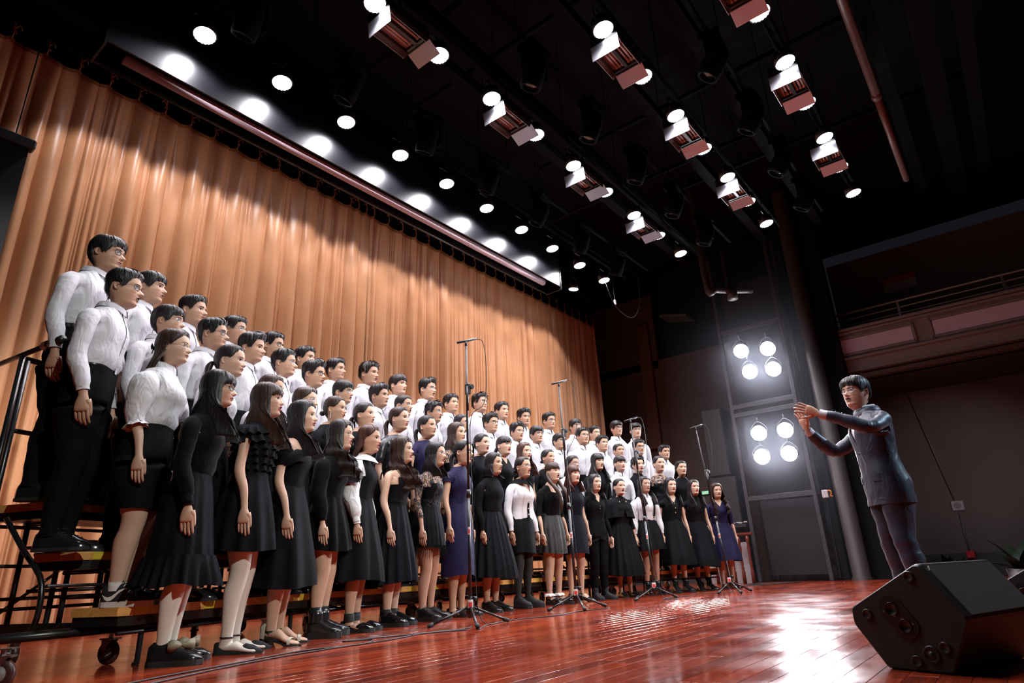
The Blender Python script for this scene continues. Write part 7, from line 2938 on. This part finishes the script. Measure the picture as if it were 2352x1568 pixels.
floor_cable([(10.4, 4.0), (10.8, 4.15), (11.3, 3.85), (11.75, 4.1), (12.1, 3.6), (11.9, 3.3), (11.2, 3.6)], 'thin black cable crossing the tangle at the tower foot', 0.005)
floor_cable([(3.32, 0.12), (3.6, 0.0), (3.9, -0.3), (4.4, -0.6)], 'black cable leaving the back of the large monitor wedge', 0.006)


# ------------------------------------------------------------------ side of the stage: balustrade, speakers, signs
def balustrade():
    X = 12.2
    root = empty('balustrade', (X, 4.6, 0), label='turned dark red wooden balustrade beside the light tower', cat='balustrade')
    wd = mat('red_mahogany', (0.13, 0.022, 0.012), 0.3, var=0.2)
    MB().box((0, 0, 0.855), (0.09, 1.05, 0.05), bev=0.012).build('top_rail', wd, root)
    prof = [(0.0, 0.0), (0.032, 0.0), (0.032, 0.20), (0.020, 0.22), (0.028, 0.26), (0.018, 0.29), (0.030, 0.36), (0.014, 0.40), (0.026, 0.43), (0.016, 0.46), (0.024, 0.54), (0.034, 0.62), (0.020, 0.67), (0.028, 0.70), (0.034, 0.72), (0.034, 0.83), (0.0, 0.83)]
    me = MB().lathe(prof, 12).mesh('baluster', [wd], True)
    for k in range(6):
        obj('baluster', me, root, loc=(0, -0.42 + 0.166 * k, 0.0))
    MB().box((0.25, 0.12, 0.36), (0.03, 0.86, 0.72)).build('white_panel', mat('pale_panel', (0.42, 0.38, 0.40), 0.6), root)


balustrade()
# tall black speaker column and box behind the tower
sp = empty('speaker_column', (12.95, 4.66, 0), label='tall black speaker column standing left of the light tower', cat='speaker')
SPK = mat('speaker_black', (0.013, 0.014, 0.017), 0.55, var=0.15)
MB().box((0, 0, 1.0), (0.5, 0.55, 2.0), bev=0.02).build('lower_cabinet', SPK, sp)
MB().box((0, 0.03, 2.72), (0.5, 0.45, 1.42), bev=0.03).build('upper_cabinet', SPK, sp)
mb = MB().box((12.5, 4.46, 1.02), (0.35, 0.5, 0.06)).build('shelf', BLACK, label='black shelf beside the speaker column with a folded cloth on it', cat='shelf')
V = []
for i in range(9):
    for j in range(9):
        V.append((12.36 + 0.03 * i, 4.22 + 0.045 * j, 1.065 + 0.035 * (1 - abs(i - 4) / 4) * (0.6 + 0.4 * math.sin(i * 1.7 + j * 1.1)) + 0.012 * math.sin(j * 2.1)))
obj('folded_cloth', mesh_np('folded_cloth', np.array(V) - (12.48, 4.4, 1.05), [gridfaces(9, 9)], False, [mat('grey_cloth', (0.30, 0.27, 0.28), 0.8)]), None, 'crumpled grey cloth lying on the black shelf', 'cloth', loc=(12.48, 4.4, 1.05))
# green exit sign low on the side wall
ex = empty('exit_sign', (13.97, 5.55, 1.86), label='small glowing green exit sign on the brick side wall', cat='sign')
MB().box((0, 0, 0), (0.04, 0.17, 0.085), bev=0.005).build('case', BLACK, ex)
MB().box((-0.022, 0, 0), (0.004, 0.155, 0.07)).build('sign_face', emat('exit_green', (0.0, 0.62, 0.22), 0.55), ex)
mb = MB()
for k, yy in enumerate((0.05, 0.015, -0.02, -0.052)):
    mb.box((-0.0255, yy, 0.0), (0.002, 0.006, 0.04))
    mb.box((-0.0255, yy - 0.012, (-0.015, 0.0, 0.015, 0.02)[k]), (0.002, 0.016, 0.006))
mb.build('pictogram', emat('exit_white', (0.7, 1.0, 0.8), 0.7), ex)
# red and white notice behind the balcony rail
nt = empty('notice_sign', (15.1, 0.95, 5.95), label='red and white notice panel on the wall above the balcony rail', cat='sign')
MB().box((0, 0, 0), (0.03, 0.62, 0.34)).build('board', mat('notice_white', (0.30, 0.26, 0.30), 0.6), nt)
MB().box((-0.018, 0, 0.11), (0.006, 0.62, 0.12)).build('red_band', mat('notice_red', (0.35, 0.02, 0.03), 0.6), nt)
# small wall fittings
cn = empty('hook_box', (12.42, 2.72, 1.45), label='small white box with orange hook on the black column beside the tower', cat='switch box')
MB().box((0, 0.02, 0), (0.05, 0.10, 0.14), bev=0.008).build('box', mat('fit_white', (0.5, 0.48, 0.5), 0.5), cn)
MB().tube(spline([(0, -0.02, 0.05), (0, -0.07, 0.05), (0, -0.08, 0.0), (0, -0.06, -0.04), (0, -0.10, -0.05)], 12), 0.012, 6).build('hook', mat('fit_orange', (0.7, 0.22, 0.02), 0.5), cn, smooth=True)
MB().tube([(0, 0.02, -0.07), (0, 0.05, -1.4)], 0.006, 5).build('wire', BLACK, cn)
ws = empty('wall_socket', (15.13, 1.03, 1.22), label='square pale speaker plate on the hall wall under the balcony', cat='wall plate')
MB().box((0, 0, 0), (0.03, 0.20, 0.18), bev=0.01).build('plate', mat('fit_grey', (0.34, 0.31, 0.34), 0.5), ws)
MB().lathe([(0.06, 0.016), (0.055, 0.02), (0, 0.02)], 16, rot=Matrix.Rotation(-math.pi / 2, 3, 'Y')).build('round_insert', mat('fit_grey2', (0.20, 0.18, 0.20), 0.5), ws)
cd = MB().tube([(15.13, 1.35, 3.5), (15.13, 1.05, 1.32)], 0.013, 6).tube([(15.13, 1.03, 1.1), (15.13, 1.05, 0.3)], 0.013, 6)
cd.build('wall_conduit', mat('conduit', (0.13, 0.10, 0.11), 0.5), smooth=True, label='thin grey conduit running down the hall wall to the red box', cat='conduit')
rb = empty('fire_box', (15.05, 1.03, 0.22), label='small red fire alarm box low on the hall wall', cat='alarm box')
MB().box((0, 0, 0.1), (0.10, 0.14, 0.13), bev=0.012).build('call_point', mat('alarm_red', (0.5, 0.015, 0.02), 0.45), rb)
MB().box((0, -0.01, -0.10), (0.10, 0.16, 0.17), bev=0.012).build('box', mat('alarm_red', (0.5, 0.015, 0.02), 0.45), rb)
MB().box((-0.052, -0.01, -0.10), (0.004, 0.05, 0.06)).build('emblem', mat('fit_white', (0.5, 0.48, 0.5), 0.5), rb)
cb_ = empty('cable_tag', (9.95, 5.2, 5.16), label='small white tag box hanging on a wire beside the screen case end', cat='tag')
MB().box((0, 0, 0), (0.05, 0.03, 0.10), bev=0.006).build('box', mat('fit_white', (0.5, 0.48, 0.5), 0.5), cb_)
MB().tube(spline([(0, 0, 0.05), (0.01, 0, 0.10), (-0.01, 0, 0.16), (0, 0, 0.7)], 10), 0.004, 5).build('wire', STEEL, cb_)
pts = spline([(9.54, 5.18, 5.6), (9.75, 5.1, 5.0), (10.3, 5.05, 4.9), (10.6, 5.0, 5.3), (10.65, 5.0, 6.0)], 30)
MB().tube(pts - np.array([9.54, 5.18, 5.6]), 0.008, 6).build('hanging_cable', mat('cable_grey', (0.03, 0.028, 0.028), 0.7, spec=0.2), smooth=True, label='grey cable hanging in a loop from the last lamp of the row by the case', cat='cable', loc=(9.54, 5.18, 5.6))
V = MB().box((13.75, 5.55, 6.05), (0.5, 0.7, 0.06), rot=Matrix.Rotation(0.25, 3, 'X'))
V.build('work_light', mat('worklight', (0.10, 0.13, 0.14), 0.3), label='flat grey work light mounted high beside the brick wall', cat='light')
# duct on the stage side, upper right
du = MB().tube(spline([(11.0, 3.75, 7.84), (11.0, 3.75, 5.45), (11.1, 3.6, 5.3), (11.6, 3.1, 5.3)], 18), 0.07, 10).tube([(11.3, 3.4, 5.3), (11.3, 3.4, 5.1)], 0.10, 10)
du.build('pipe_bracket', mat('duct_dark', (0.035, 0.030, 0.036), 0.5), smooth=True, label='dark bent pipe bracket beneath the grid beside the tower', cat='bracket')


def potted_plant(loc, seed, label, s=1.0):
    rnd = random.Random(seed)
    root = empty('potted_plant', loc, label=label, cat='plant')
    MB().lathe([(0, 0), (0.13 * s, 0), (0.17 * s, 0.32 * s), (0.15 * s, 0.32 * s), (0.14 * s, 0.28 * s), (0, 0.28 * s)], 16).build('pot', mat('pot_white', (0.30, 0.28, 0.30), 0.4), root, smooth=True)
    LM = mat('leaf_dark', (0.014, 0.028, 0.016), 0.5, var=0.3)
    for k in range(16):
        a = rnd.random() * 6.283
        el = 0.5 + rnd.random() * 0.9
        L_ = (0.35 + 0.25 * rnd.random()) * s
        d = np.array([math.cos(a) * math.cos(el), math.sin(a) * math.cos(el), math.sin(el)])
        side = np.array([-math.sin(a), math.cos(a), 0])
        V = []
        for i in range(6):
            t = i / 5
            p = np.array([0, 0, 0.28 * s]) + d * L_ * t + np.array([math.cos(a), math.sin(a), -0.6]) * 0.16 * s * t * t
            wv = 0.07 * s * math.sin(math.pi * min(1, t * 0.95 + 0.05)) ** 0.8
            V += [p - side * wv, p + np.array([0, 0, 0.015]), p + side * wv]
        obj('leaf', mesh_np('leaf', np.array(V), [gridfaces(6, 3)], True, [LM]), root)


potted_plant((14.6, 1.35, -0.35), 3, 'dark leafy potted plant in white pot by the hall wall behind the conductor')
potted_plant((12.9, 0.30, -0.25), 5, 'larger dark leafy plant behind the second monitor wedge', 1.1)


# ------------------------------------------------------------------ thin stage haze hanging round the light tower
def haze():
    m = bpy.data.materials.new('stage_haze')
    m.use_nodes = True
    nt = m.node_tree
    nt.nodes.clear()
    out = nt.nodes.new('ShaderNodeOutputMaterial')
    vs = nt.nodes.new('ShaderNodeVolumeScatter')
    vs.inputs['Color'].default_value = (0.86, 0.86, 1.0, 1)
    vs.inputs['Density'].default_value = 0.012
    vs.inputs['Anisotropy'].default_value = 0.55
    nt.links.new(vs.outputs[0], out.inputs['Volume'])
    mb = MB().box((0, 0, 0), (1.5, 2.6, 6.0))
    o = mb.build('stage_haze', m, None, label='thin lavender haze glowing round the lamps of the side tower', cat='haze', kind='stuff', loc=(11.75, 3.6, 3.05))


haze()
